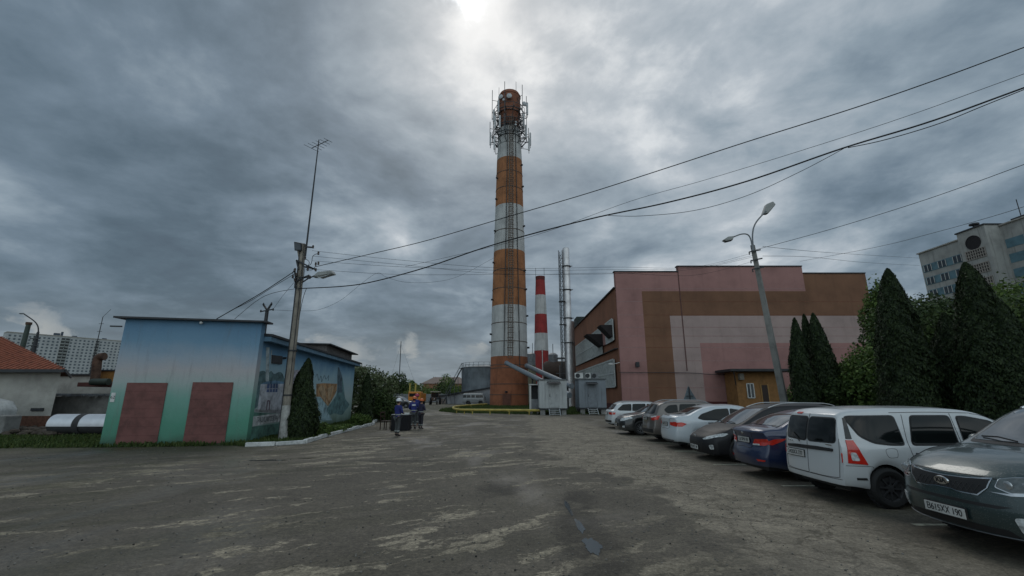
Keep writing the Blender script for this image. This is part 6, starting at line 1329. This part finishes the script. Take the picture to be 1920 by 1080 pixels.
# ================================================================== TABLE, CHAIR, WORKERS
p = G(748, 808); T = thing('table', 'small table under a black floor length cloth behind the white helmet worker', 'table', (p.x, p.y+.35, 0))
cl_ = MB(); n = 40; x_, y_, h_ = .44, .34, .80; per = []
for k in range(n):
    t = k/n*4; i = int(t); u = t-i; cs = [(-x_, -y_), (x_, -y_), (x_, y_), (-x_, y_)]; a, b = cs[i], cs[(i+1) % 4]; per.append((a[0]+(b[0]-a[0])*u, a[1]+(b[1]-a[1])*u))
for z, w_ in ((h_, 1.0), (h_*.6, 1.01), (.01, 1.03)):
    for k, (x, y) in enumerate(per): f = w_+.03*math.sin(k*1.9)*(1-z/h_); cl_.v.append((x*f, y*f, z))
for j in range(2):
    for k in range(n): cl_.face(j*n+k, j*n+(k+1) % n, (j+1)*n+(k+1) % n, (j+1)*n+k)
cl_.build('tablecloth', M('black_cloth', (.008, .008, .010), .9), T, smooth=True); MB().box(-x_-.02, x_+.02, -y_-.02, y_+.02, h_+.002, h_+.03).build('tabletop', M('table_grey', (.25, .26, .27), .6), T)
for sx in (-1, 1):
    for sy in (-1, 1): MB().box(sx*.40-.02, sx*.40+.02, sy*.28-.02, sy*.28+.02, 0, h_).build('leg', MDARK, T)
for k, (x, lb) in enumerate(((-.1, 'white papers on the left part of the table behind the worker'), (.28, 'white papers at the right end of the covered table'))):
    q = MB().box(T.location.x+x-.14, T.location.x+x+.14, T.location.y-.1, T.location.y+.1, h_+.032, h_+.06+.05*k).build('paper_stack', MWH); tag(q, lb, 'papers', 'papers on the table')
p = G(720, 806); T = thing('chair', 'dark wooden chair standing left of the covered table', 'chair', (p.x, p.y+.2, 0), rz=R(-20)); MWD = M('dark_wood', (.035, .018, .012), .6)
MB().box(-.21, .21, -.2, .2, .43, .47).build('seat', MWD, T, bevel=.01)
for sx in (-1, 1): MB().bar((sx*.19, .17, 0), (sx*.18, .17, .43), .035).build('leg', MWD, T); MB().bar((sx*.19, -.18, 0), (sx*.19, -.18, .43), .035).build('leg', MWD, T)
MB().bar((-.19, -.18, .47), (-.21, -.22, .92), .035).bar((-.19, .17, .47), (-.21, .17, .92), .035).bar((-.205, -.21, .9), (-.205, .17, .9), .03, .07).bar((-.2, -.2, .7), (-.2, .17, .7), .02, .06).build('backrest', MWD, T)
MSKIN = M('skin', (.30, .17, .12), .6, bump=0)
def skin(name, V_, E_, mat, parent, sub=2, root=0):
    me = bpy.data.meshes.new(name); me.from_pydata([v[:3] for v in V_], E_, []); o = bpy.data.objects.new(name, me); C.objects.link(o)
    o.modifiers.new('skin', 'SKIN'); me.update()
    for i, v in enumerate(V_):
        d = me.skin_vertices[0].data[i]; r_ = v[3]; d.radius = r_ if isinstance(r_, tuple) else (r_, r_); d.use_root = (i == root)
    sb = o.modifiers.new('sub', 'SUBSURF'); sb.levels = sub; sb.render_levels = sub; bpy.context.view_layer.update()
    m2 = bpy.data.meshes.new_from_object(o.evaluated_get(bpy.context.evaluated_depsgraph_get())); bpy.data.objects.remove(o); m2.shade_smooth()
    return link(name, m2, mat, parent)
def worker(label, loc, rz, H, jacket, trousers, helmet, armL, armR, stance=.11, hair=(.03, .02, .015), badge=None, turn=0):
    """armL / armR: elbow and wrist positions; the figure faces +y"""
    T = thing('person', label, 'person', loc, rz, 'workers standing by the table'); T.scale = (H/1.75,)*3; st = stance
    Vb = [(0, 0, .95, (.145, .105)), (0, .0, 1.12, (.13, .095)), (0, 0, 1.34, (.155, .11)), (0, 0, 1.46, (.08, .07)), (0, .005, 1.53, (.052, .055)), (0, .015, 1.60, (.068, .08)), (0, .01, 1.68, (.074, .092)), (0, 0, 1.74, (.045, .055)), (0, .10, 1.605, (.014, .014))]
    Eb = [(0, 1), (1, 2), (2, 3), (3, 4), (4, 5), (5, 6), (6, 7), (5, 8)]
    def hand(w, d, s_):
        i0 = len(Vb); wv = Vector(w); d = Vector(d).normalized(); sd = d.cross(Vector((0, 0, 1))); sd = Vector((s_, 0, 0)) if sd.length < .3 else sd.normalized(); pv = wv+d*.07; Vb.append((*pv, (.035, .016)))
        out = [i0]
        for k in range(4):
            b0 = pv+d*.025+sd*(.028-.018*k); L = (.075, .085, .08, .062)[k]; m_ = b0+d*L*.5; e_ = b0+d*L+Vector((0, 0, -.012))
            Vb.append((*b0, .009)); Vb.append((*m_, .0085)); Vb.append((*e_, .007)); j = len(Vb)-3; Eb.extend([(i0, j), (j, j+1), (j+1, j+2)])
        t0 = wv+d*.03+sd*.04; Vb.append((*t0, .010)); Vb.append((*(t0+d*.05+sd*.012), .008)); j = len(Vb)-2; Eb.extend([(i0, j), (j, j+1)]); return i0
    wr = []
    for s_, (el, wrs) in ((1, armL), (-1, armR)):
        i = len(Vb); Vb.extend([(s_*.17, 0, 1.42, .058), (*el, .042), (*wrs, .028)]); Eb.extend([(2, i), (i, i+1), (i+1, i+2)]); hd = hand(wrs, Vector(wrs)-Vector(el), s_); Eb.append((i+2, hd))
    for s_ in (1, -1):
        i = len(Vb); Vb.extend([(s_*.09, 0, .90, .095), (s_*st, .02, .50, .06), (s_*st*1.05, -.01, .10, .04), (s_*st*1.2, .15, .035, (.04, .03))]); Eb.extend([(0, i), (i, i+1), (i+1, i+2), (i+2, i+3)])
    body = skin('body', Vb, Eb, MSKIN, T)
    Vj = [(0, 0, .86, (.195, .14)), (0, 0, 1.06, (.175, .13)), (0, 0, 1.32, (.19, .135)), (0, 0, 1.47, (.085, .08))]; Ej = [(0, 1), (1, 2), (2, 3)]
    for s_, (el, wrs) in ((1, armL), (-1, armR)): i = len(Vj); Vj.extend([(s_*.19, 0, 1.42, .078), (*el, .062), (*wrs, .046)]); Ej.extend([(2, i), (i, i+1), (i+1, i+2)])
    j_ = skin('jacket', Vj, Ej, jacket, T)
    Vt = [(0, 0, .93, (.165, .125))]; Et = []
    for s_ in (1, -1): i = len(Vt); Vt.extend([(s_*.09, 0, .86, .108), (s_*st, .02, .50, .085), (s_*st*1.05, -.01, .13, .072)]); Et.extend([(0, i), (i, i+1), (i+1, i+2)])
    t_ = skin('trousers', Vt, Et, trousers, T)
    for s_ in (1, -1):
        skin('boot', [(s_*st*1.05, -.01, .16, .055), (s_*st*1.05, -.02, .06, .055), (s_*st*1.2, .15, .04, (.05, .035))], [(0, 1), (1, 2)], MBLK, T)
        MB().lathe([(.079, .22), (.082, .235), (.082, .275), (.079, .29)], (s_*st*1.04, -.005, 0), 14, cap=False).build('reflective_band', M('reflective', (.22, .23, .22), .4, bump=0), t_, smooth=True)
    q = MB()
    for k in range(21): a = 2*math.pi*k/20; q.v.append((.195*math.cos(a), .145*math.sin(a), 1.0)); q.v.append((.193*math.cos(a), .142*math.sin(a), 1.055))
    for k in range(20): q.face(2*k, 2*k+2, 2*k+3, 2*k+1)
    q.build('reflective_band', M('reflective'), j_, smooth=True)
    if badge: MB().box(-.10, .10, -.162, -.150, 1.28, 1.37).build('back_print', M('print_white', (.45, .47, .5), .7), j_)
    MB().ball((0, -.015, 1.655), .085, .10, .10, 14, 10).build('hair', M('hair_dark', hair, .8, bump=0), T, smooth=True)
    hm = MB(); hm.lathe([(.135, 0), (.13, .03), (.12, .075), (.09, .115), (.045, .135), (.005, .14)], (0, 0, 1.685), 20, cap=False); hm.lathe([(.125, -.004), (.155, -.010), (.155, -.002), (.128, .008)], (0, .012, 1.685), 20, cap=False)
    hm.prism([(-.09, .10, 1.682), (.09, .10, 1.682), (.06, .20, 1.672), (-.06, .20, 1.672)], (0, 0, .008)); hm.tube([(0, -.11, 1.78), (0, 0, 1.83), (0, .1, 1.78)], .012, 6); hm.build('helmet', helmet, T, smooth=True)
    for s_ in (1, -1): MB().ball((s_*.025, .093, 1.632), .010, .006, .007, 8, 6).build('eye', MINK, T, smooth=True); MB().ball((s_*.074, .005, 1.62), .012, .02, .03, 8, 6).build('ear', MSKIN, T, smooth=True)
    MB().ball((0, .092, 1.572), .022, .006, .006, 8, 5).build('mouth', M('lips', (.2, .07, .06), .6, bump=0), T, smooth=True)
    return T
JB = M('jacket_blue', (.020, .028, .15), .8, var=.25, scale=6); JN = M('jacket_navy', (.030, .028, .060), .8, var=.25, scale=6); TG = M('trousers_grey', (.055, .060, .062), .85, var=.25, scale=6); TN = M('trousers_dark', (.025, .024, .032), .85, var=.25, scale=6)
HW = M('helmet_white', (.62, .63, .65), .3, bump=0, var=.03); HO = M('helmet_orange', (.50, .115, .03), .3, bump=0, var=.03); HM = M('helmet_magenta', (.30, .02, .06), .3, bump=0, var=.03)
p = G(744, 818); worker('worker in white helmet and blue jacket seen from behind in front of the table', (p.x, p.y, 0), R(-40), 1.62, JB, TG, HW, ((.24, .05, 1.16), (.10, .22, 1.10)), ((-.24, .05, 1.16), (-.10, .22, 1.12)), .08)
p = G(774, 804.5); worker('worker in orange helmet and blue jacket with white print on the back', (p.x, p.y, 0), R(8), 1.70, JB, TG, HO, ((.27, .02, 1.16), (.16, .2, 1.08)), ((-.27, .02, 1.16), (-.16, .2, 1.08)), .10, badge=True)
p = G(788, 804.5); worker('worker in orange helmet and dark navy clothes with one hand held out', (p.x, p.y, 0), R(-35), 1.58, JN, TN, HO, ((.26, .06, 1.14), (.12, .22, 1.12)), ((-.29, .08, 1.14), (-.42, .26, 1.0)), .09)
p = V(780, 792, 27.6); worker('worker with dark red helmet half hidden behind the two orange helmets', (p.x-.02, 27.6, 0), R(175), 1.84, JB, TG, HM, ((.27, .02, 1.16), (.2, .2, 1.2)), ((-.27, .02, 1.16), (-.2, .2, 1.2)), .10)
# ================================================================== POLES
MPOLE = M('weathered_pole', (.24, .215, .18), .9, var=.3, scale=2, bump=.6, bscale=12, streak=.6)
PY_ = 19.0; P = [V(530, 828, PY_), V(537, 760, PY_), V(546, 680, PY_), V(556, 590, PY_), V(563, 520, PY_), V(569, 458, PY_)]; P[0].z = -.1
T = thing('utility_pole', 'leaning weathered utility pole with whitewashed foot beside the mural', 'utility pole', (P[0].x, PY_, 0)); pp = bez(P, 4)
MB().tube(pp, [.175-.065*i/(len(pp)-1) for i in range(len(pp))], 12).build('shaft', MPOLE, T, True, smooth=True)
k1 = [p for p in pp if p.z < 1.65]; MB().tube(k1, [.183-.065*i/(len(pp)-1) for i in range(len(k1))], 12, cap=False).build('whitewash', M('pole_whitewash', (.36, .36, .34), .85, var=.3, scale=5, bump=.5, dirt=.8), T, True, smooth=True)
cbl = [p+Vector((-.14+.05*i/len(pp), -.08, 0)) for i, p in enumerate(pp)]; MB().tube(cbl, .035, 6).build('conduit', MDARK, T, True, smooth=True); MB().tube([p+Vector((.10-.01*i/len(pp), -.12, 0)) for i, p in enumerate(pp) if p.z > 2.2], .014, 5).build('riser_cable', MDARK, T, True)
for py in (660, 745): z = V(545, py, PY_).z; q_ = min(pp, key=lambda p: abs(p.z-z)); MB().lathe([(.185, q_.z-.03), (.185, q_.z+.03)], (q_.x, q_.y, 0), 14, cap=False).build('strap', MDARK, T, True)
for px0, py0, px1, py1 in ((556, 488, 592, 506), (575, 463, 587, 464), (553, 528, 580, 516), (556, 488, 560, 505), (552, 505, 556, 530), (555, 520, 553, 540), (570, 500, 590, 504), (560, 520, 582, 520)): MB().bar(V(px0, py0, PY_-.15), V(px1, py1, PY_-.15), .06).build('crossarm', MDARK, T, True)
for px, py in ((587, 463), (597, 475), (592, 495), (597, 494), (592, 506), (577, 505), (572, 484), (581, 520), (553, 506), (556, 515), (553, 525), (549, 519)): a = V(px, py, PY_-.2); MB().lathe([(.02, -.07), (.05, -.05), (.035, 0), (.05, .03), (.03, .08)], a, 8).build('insulator', M('insulator_brown', (.05, .035, .03), .3, bump=0), T, True, smooth=True)
for pts in ([(572, 500), (583, 495), (587, 480), (597, 475)], [(574, 505), (585, 506), (593, 497)], [(553, 505), (549, 512), (553, 530), (560, 545)], [(556, 520), (566, 535), (572, 500)], [(575, 540), (568, 560), (560, 600)], [(573, 485), (580, 492), (575, 503)]): MB().tube(bez([V(*q_, PY_-.22) for q_ in pts], 5), .013, 5).build('jumper_wire', MDARK, T, True)
T = thing('floodlight', 'dark square floodlight on top of the leaning utility pole', 'floodlight', V(557, 470, PY_-.1)); P = [V(551, 453, PY_-.4), V(565, 456, PY_-.15), V(566, 470, PY_-.15), V(552, 470, PY_-.4)]
MB().prism(P, (.02, .22, .06)).build('housing', MDARK, T, True, bevel=.015); MB().prism([P[0].lerp(P[2], .12), P[1].lerp(P[3], .12), P[2].lerp(P[0], .12), P[3].lerp(P[1], .12)], (-.004, -.012, 0)).build('lens', MGLS, T, True); MB().prism([V(557, 470, PY_-.1), V(566, 470, PY_-.1), V(566, 487, PY_-.1), V(560, 487, PY_-.1)], (0, .2, 0)).build('bracket', MPOLE, T, True)
T = thing('tv_antenna', 'very tall thin television antenna rising from the utility pole', 'antenna', V(573, 478, PY_)); a, b = V(572.5, 480, PY_-.05), V(598, 262, PY_-.05)
MB().tube([a, a.lerp(b, .5), b], [.04, .035, .022], 7).build('mast', MDARK, T, True, smooth=True); q = MB(); q.tube([V(584, 278, PY_+.35), V(615, 263, PY_-.45)], .018, 5)
for k in range(6):
    t = k/5; cx, cy, yy = 584+31*t, 278-15*t, PY_+.35-.8*t; L = 1-.09*k; q.tube([V(cx-14*L, cy-7*L, yy+.15), V(cx+14*L, cy+7*L, yy-.15)], .010, 4)
q.build('elements', MDARK, T, True)
T = thing('street_lamp', 'pale street lamp head on a short arm of the utility pole', 'street lamp', V(568, 525, PY_)); a, b = V(566, 530, PY_), V(590, 517, PY_-.5); MB().tube([a, a.lerp(b, .5)+Vector((0, 0, .04)), b], .03, 6).build('arm', MDARK, T, True)
P = [V(584, 519, PY_-.45), V(596, 509, PY_-.6), V(620, 507, PY_-1), V(623, 513, PY_-1.02), V(600, 519, PY_-.6)]; MB().prism(P, (.08, .26, 0)).build('lamp_head', M('lamp_grey_pale', (.30, .31, .30), .6), T, True, bevel=.03); MB().prism([P[0].lerp(P[4], .5), P[4], P[3].lerp(P[4], .1), P[4]+Vector((0, 0, -.04))], (.06, .2, 0)).build('lamp_glass', MWHL, T, True)
T = thing('forked_pole', 'short dark pole with forked insulator arms behind the garage roof', 'utility pole', (V(500, 600, 26).x, 26, 0)); a = V(501, 582, 26); MB().tube([(a.x, 26, 0), a], [.13, .10], 8).build('shaft', MDARK, T, True); q = MB().bar(a, V(494, 571, 26), .09).bar(a, V(509, 570, 26), .09).bar(V(490, 584, 25.9), V(511, 580, 25.9), .06)
q.build('fork_arms', MDARK, T, True)
for px, py in ((494, 571), (509, 570), (489, 584), (512, 581)): MB().lathe([(.03, -.05), (.06, 0), (.03, .1)], V(px, py, 25.9), 8).build('insulator', MDARK, T, True)
# double lamp post on the right
PR = 26.0; a, m_, b = V(1474, 757, PR), V(1440, 610, PR), V(1411, 460, PR); a.z = 0
T = thing('lamp_post', 'leaning grey concrete lamp post with two lamp arms before the pink hall', 'street lamp', (a.x, PR, 0)); pp = [a, a.lerp(b, .33), a.lerp(b, .66), b]
q = MB()
for i in range(12):
    t0, t1 = i/12, (i+1)/12; u0, u1 = a.lerp(b, t0), a.lerp(b, t1)
MB().tube(pp, [.26, .22, .19, .15], 4).build('shaft', M('concrete_pole', (.22, .215, .20), .9, var=.2, scale=1.5, bump=.4, streak=.4), T, True)
c1 = bez([V(1413, 470, PR-.2), V(1411, 440, PR-.2), V(1417, 418, PR-.3), V(1436, 396, PR-.4)], 6); MB().tube(c1, .045, 8).build('arm', MGREY, T, True, smooth=True)
c2 = bez([V(1411, 470, PR-.2), V(1408, 450, PR-.2), V(1402, 440, PR-.2), V(1390, 439, PR-.2), V(1376, 444, PR-.2)], 6); MB().tube(c2, .04, 8).build('arm', MGREY, T, True, smooth=True)
for P, lb in (([V(1431, 401, PR-.4), V(1438, 382, PR-.4), V(1450, 377, PR-.4), V(1455, 383, PR-.4), V(1441, 399, PR-.4)], 0), ([V(1378, 442, PR-.2), V(1366, 443, PR-.2), V(1357, 449, PR-.2), V(1362, 452, PR-.2), V(1374, 449, PR-.2)], 1)):
    h_ = MB().prism(P, (0, .32, 0)).build('lamp_head', M('lamp_grey_pale'), T, True, bevel=.04); MB().prism([P[0].lerp(P[4], .6)+Vector((0, .04, -.02)), P[4]+Vector((0, .04, -.03)), P[3]+Vector((-.03, .04, -.04)), P[3].lerp(P[4], .5)+Vector((0, .04, .04))], (0, .22, 0)).build('lamp_glass', MDARK, T, True)
for py in (476, 492, 508):
    z_ = V(1415, py, PR).z; t = (z_-a.z)/(b.z-a.z); x = a.lerp(b, t).x; MB().bar((x-.42, PR-.2, z_+.05), (x+.3, PR-.2, z_+.2), .07).bar((x-.42, PR-.2, z_+.05), (x-.42, PR-.2, z_-.12), .05).build('insulator_arm', MDARK, T, True)
# ================================================================== WIRES
MWIRE = M('cable_black', (.016, .017, .019), .7, bump=0)
def wire(label, pts, Ya, Yb, r=.014):
    n = len(pts); x0, x1 = pts[0][0], pts[-1][0]; P = []
    for px, py in pts: t = (px-x0)/(x1-x0); P.append(V(px, py, 1/((1-t)/Ya+t/Yb)))
    if pts[-1][0] > 1900: P.append(P[-1]+(P[-1]-P[-2])*3)          # runs on to its next pole outside the view
    tag(MB().tube(bez(P, 8), r, 6).build('overhead_cable', MWIRE, smooth=True), label, 'cable', 'overhead cables')
wire('highest cable running from the utility pole up to the upper right corner', [(592, 500), (700, 475), (800, 451), (950, 407), (1100, 363), (1250, 315), (1400, 266), (1600, 203), (1760, 148), (1960, 74)], 18.8, 9, .014)
wire('thickest black cable sagging from the utility pole to the right edge', [(560, 541), (640, 537), (700, 528), (800, 501), (925, 459), (1100, 412), (1250, 380), (1400, 340), (1580, 278), (1750, 226), (1960, 150)], 18.8, 9, .021)
wire('slack loop of cable hanging under the thick one near the centre right', [(1140, 404), (1200, 405), (1300, 395), (1400, 367), (1500, 322), (1585, 277)], 13.5, 10.8, .008)
wire('thin second strand just under the right end of the thick cable', [(1590, 277), (1660, 262), (1760, 232), (1850, 196), (1960, 152)], 10.8, 9, .011)
wire('faint cable just above the thick one across the chimney', [(760, 500), (900, 468), (1020, 436), (1180, 378), (1320, 338), (1500, 283), (1700, 218), (1960, 124)], 30, 12, .009)
wire('cable from the right lamp post climbing to the right edge', [(1418, 468), (1550, 432), (1700, 386), (1820, 345), (1970, 290)], 26, 15, .013)
wire('lower cable from the right lamp post passing over the conifers', [(1500, 490), (1640, 464), (1760, 434), (1860, 406), (1970, 372)], 40, 18, .012)
for k, (ya, yb, sg) in enumerate(((470, 492, 22), (480, 508, 20), (489, 497, 14), (505, 500, 12))):
    wire(('upper', 'second', 'third', 'lowest')[k]+' of four faint level cables from the utility pole to the hall', [(585, ya), (750, ya+sg*.8), (950, (ya+yb)/2+sg), (1150, (ya+yb)/2+sg*.9), (1300, yb+sg*.4), (1412, yb-18)], 19, 26, .007)
wire('dark cable from the utility pole down to the garage roof', [(553, 508), (500, 543), (460, 567), (406, 598)], 18.7, 18.3, .018)
wire('second cable beside it running down to the garage roof', [(555, 512), (515, 536), (470, 564), (430, 584), (404, 600)], 18.7, 18.4, .011)
wire('sagging cable from the utility pole to behind the garage roof', [(556, 541), (510, 550), (480, 565), (440, 598)], 18.8, 22, .011)
wire('loose slack wire looping right of the utility pole', [(513, 581), (560, 583), (600, 580), (640, 562), (680, 530), (708, 512), (725, 520), (760, 529), (810, 529), (860, 518), (925, 484)], 25, 30, .008)
wire('thin wire from the utility pole to the forked pole', [(551, 530), (530, 555), (512, 580)], 18.8, 26, .008)
wire('faint wire over the hall roof going right', [(1430, 480), (1520, 482), (1620, 492), (1725, 498)], 26, 60, .012)
wire('upper faint wire over the hall roof going right', [(1430, 462), (1560, 474), (1725, 484)], 26, 60, .012)
# ================================================================== TREES AND SHRUBS
LT = leafmat('thuja_leaf', (.007, .013, .005), (.015, .027, .009), (.036, .055, .016), .08)
LD = leafmat('dark_leaf', (.014, .024, .008), (.032, .055, .016), (.075, .11, .032)); LG = leafmat('green_leaf', (.028, .050, .012), (.065, .110, .026), (.15, .21, .05)); LY = leafmat('spring_leaf', (.05, .075, .018), (.085, .12, .028), (.15, .19, .05))
LB = leafmat('blossom_leaf', (.030, .045, .016), (.075, .10, .040), (.20, .22, .13))
def at(px, py, Y): p = V(px, py, Y); return p
a = at(577, 675, 19.6); make_thuja('slim dark conifer in front of the mural beside the utility pole', (a.x-.02, 19.6, 0), a.z, .66, 26000, LT, .055)
a = at(691, 703, 29); make_thuja('narrow conifer at the far corner of the mural building', (a.x, 29, 0), a.z, .50, 6000, LT, .09)
for px, py, Y, r_, h_, lb in ((604, 800, 20.6, .42, .62, 'low yellow green ball shrub right of the mural conifer'), (630, 803, 23.0, .5, .36, 'spreading low shrub along the white kerb'), (672, 783, 27.5, .50, .75, 'rounded shrub before the narrow far conifer'), (686, 785, 28.3, .35, .6, 'small dark shrub at the foot of the narrow conifer'), (648, 800, 25.5, .5, .25, 'flat creeping shrub halfway along the kerb')):
    a = at(px, py, Y); make_tree(lb, (a.x, Y, 0), [(0, 0, h_*.5, r_, h_*.5)], 2600, .055, LG if k % 2 else LG, (.03, h_*.5), 'ball_shrub', 'shrub', 'shrubs in the kerbed bed')
a = at(700, 760, 36); make_tree('leafy bush with pale blossom behind the annex end', (a.x, 36, 0), [(-.9, 0, 2.9, 1.5, 1.2), (.5, .2, 2.4, 1.4, 1.2), (-.2, -.3, 1.2, 1.8, 1.2), (1.0, 0, .9, 1.0, .9), (-1.6, .5, 3.4, .9, .8)], 16000, .12, LB, (.12, 1.2), 'flowering_bush', 'bush')
a = at(722, 770, 33); make_tree('dark rounded bush right of the blossoming one', (a.x, 33, 0), [(0, 0, .9, .8, .95), (-.6, .3, 1.4, .7, .9)], 7000, .09, LD, (.08, .6), 'garden_bush', 'bush')
far = [(746, 716, 125, 2.6, 2.8, 'dark round tree on a stem behind the yard', LD, 2.0), (725, 738, 120, 2.2, 2.0, 'dark tree left of the round one', LD, 1), (768, 728, 135, 2.4, 2.6, 'small green tree behind the orange truck', LG, 1), (790, 735, 130, 3.0, 2.2, 'light green tree right of the yellow posts', LY, 1),
       (808, 742, 126, 2.4, 1.8, 'low green bush before the distant houses', LG, .8), (836, 725, 150, 2.6, 4.2, 'pointed green tree in front of the orange gable', LG, 1.5), (860, 738, 140, 2.8, 2.6, 'green tree left of the storage tank', LG, 1), (826, 735, 140, 3.0, 3.0, 'green tree below the brick house', LD, 1), (778, 741, 122, 3.2, 1.6, 'yellow green hedge behind the fence', LY, .6),
       (845, 728, 160, 2.0, 3.4, 'slim green tree close to the workshop roof', LG, 1.5), (712, 733, 110, 3.0, 3.2, 'green tree beyond the blossoming bush', LD, 1), (818, 727, 180, 4, 4, 'grey green tree behind the flat roofed house', LD, 1.5)]
for px, py, Y, rx, rz, lb, m_, th_ in far:
    a = at(px, py, Y); make_tree(lb, (a.x, Y, 0), [(0, 0, a.z, rx, rz), (-rx*.5, .5, a.z-rz*.5, rx*.8, rz*.8), (rx*.55, -.3, a.z-rz*.6, rx*.75, rz*.7)], 2600, .34, m_, (.22, max(.8, a.z-rz)), group='far trees beyond the yard')
tag(link('tree_belt', tree_mesh([(-150+k*7+random.uniform(-2, 2), 215+random.uniform(-8, 12)+(abs(k-20)*2), 2.2, 5.5, 3.6+random.random()*2.0) for k in range(52)], 60000, .55, 3), LD), kind='stuff')
make_list = [(1488, 599, 24.0, .68, 'left slim conifer of the three beside the lamp post'), (1509, 592, 24.8, .62, 'middle slim conifer of the three beside the lamp post'), (1526, 590, 24.2, .85, 'right and widest conifer of the three beside the lamp post')]
for px, py, Y, r_, lb in make_list: a = at(px, py, Y); make_thuja(lb, (a.x, Y, 0), a.z, r_, 24000, LT, .07, 'conifers on the right')
for px, py, Y, r_, n_, lb in ((1662, 507, 17.0, 1.04, 70000, 'big dark conifer right of the pink hall'), (1812, 496, 15.2, 1.12, 76000, 'tallest dark conifer in front of the apartment tower'), (1768, 590, 17.2, .95, 40000, 'lower dark conifer between the two big ones'), (1872, 570, 14.6, .9, 36000, 'dark conifer against the right edge')):
    a = at(px, py, Y); make_thuja(lb, (a.x, Y, 0), a.z, r_, n_, LT, .055, 'conifers on the right')
rt_ = [(1590, 715, 25, 1.4, 1.5, 'light green bush between the conifers and the hall', LG), (1630, 690, 23.5, 1.3, 1.6, 'bright bush left of the big dark conifer', LG), (1560, 735, 24, 1.2, 1.1, 'low bush behind the black estate', LD), (1700, 605, 27, 2.0, 2.2, 'green tree between the big conifers', LD), (1735, 590, 30, 2.2, 2.0, 'leafy tree crown left of the tallest conifer', LD),
       (1885, 610, 20, 1.8, 2.0, 'leafy tree at the right edge under the tower', LD), (1905, 565, 24, 1.8, 1.6, 'upper crown at the right edge', LG), (1780, 600, 31, 2.2, 2.2, 'dense tree behind the tallest conifer', LD), (1680, 680, 22, 1.6, 2.0, 'green bush showing between the conifers', LG), (1730, 690, 19, 1.3, 1.8, 'dark shrub below the lower conifer', LD),
       (1850, 700, 17.5, 1.7, 1.9, 'dark shrub behind the tallest conifer', LD), (1652, 570, 34, 1.1, 1.8, 'tree top beside the hall corner', LG), (1915, 700, 17.5, 1.6, 2.0, 'dark shrub at the right edge behind the shed', LD), (1620, 695, 34, 1.6, 1.6, 'tree behind the bright bush', LG), (1850, 650, 26, 2.4, 2.4, 'wide tree behind the right conifers', LD), (1540, 720, 30, 1.6, 1.6, 'bush behind the three slim conifers', LG)]
for px, py, Y, rx, rz, lb, m_ in rt_:
    a = at(px, py, Y); low_ = max(.6, a.z-rz*.9); L_ = [(0, 0, a.z-rz*.15, rx, rz*.85), (-rx*.55, .4, a.z-rz*.7, rx*.8, rz*.8), (rx*.6, -.3, a.z-rz*.8, rx*.75, rz*.75), (rx*.1, .3, low_*.75, rx*1.0, max(.8, low_*.75))]
    make_tree(lb, (a.x, Y, 0), L_, 11000, .12 if Y < 26 else .15, m_, (.12, low_), group='trees and bushes on the right')
a = at(1893, 648, 19); T = thing('wooden_shed', 'dark wooden shed corner with pale roof edge at the right edge', 'shed', (a.x, 19, 0)); MB().box(a.x+.15, a.x+5, 19.2, 22, 0, a.z-.1).build('wall', M('shed_boards', (.035, .03, .026), .9), T, True); MB().box(a.x-.05, a.x+5.2, 18.9, 22.2, a.z-.1, a.z+.06).build('roof', M('table_grey'), T, True)
q = MB()
for k in range(14): q.box(a.x+.2+k*.35, a.x+.23+k*.35, 19.16, 19.198, .05, a.z-.15)
q.build('board_gap', MDARK, T, True)
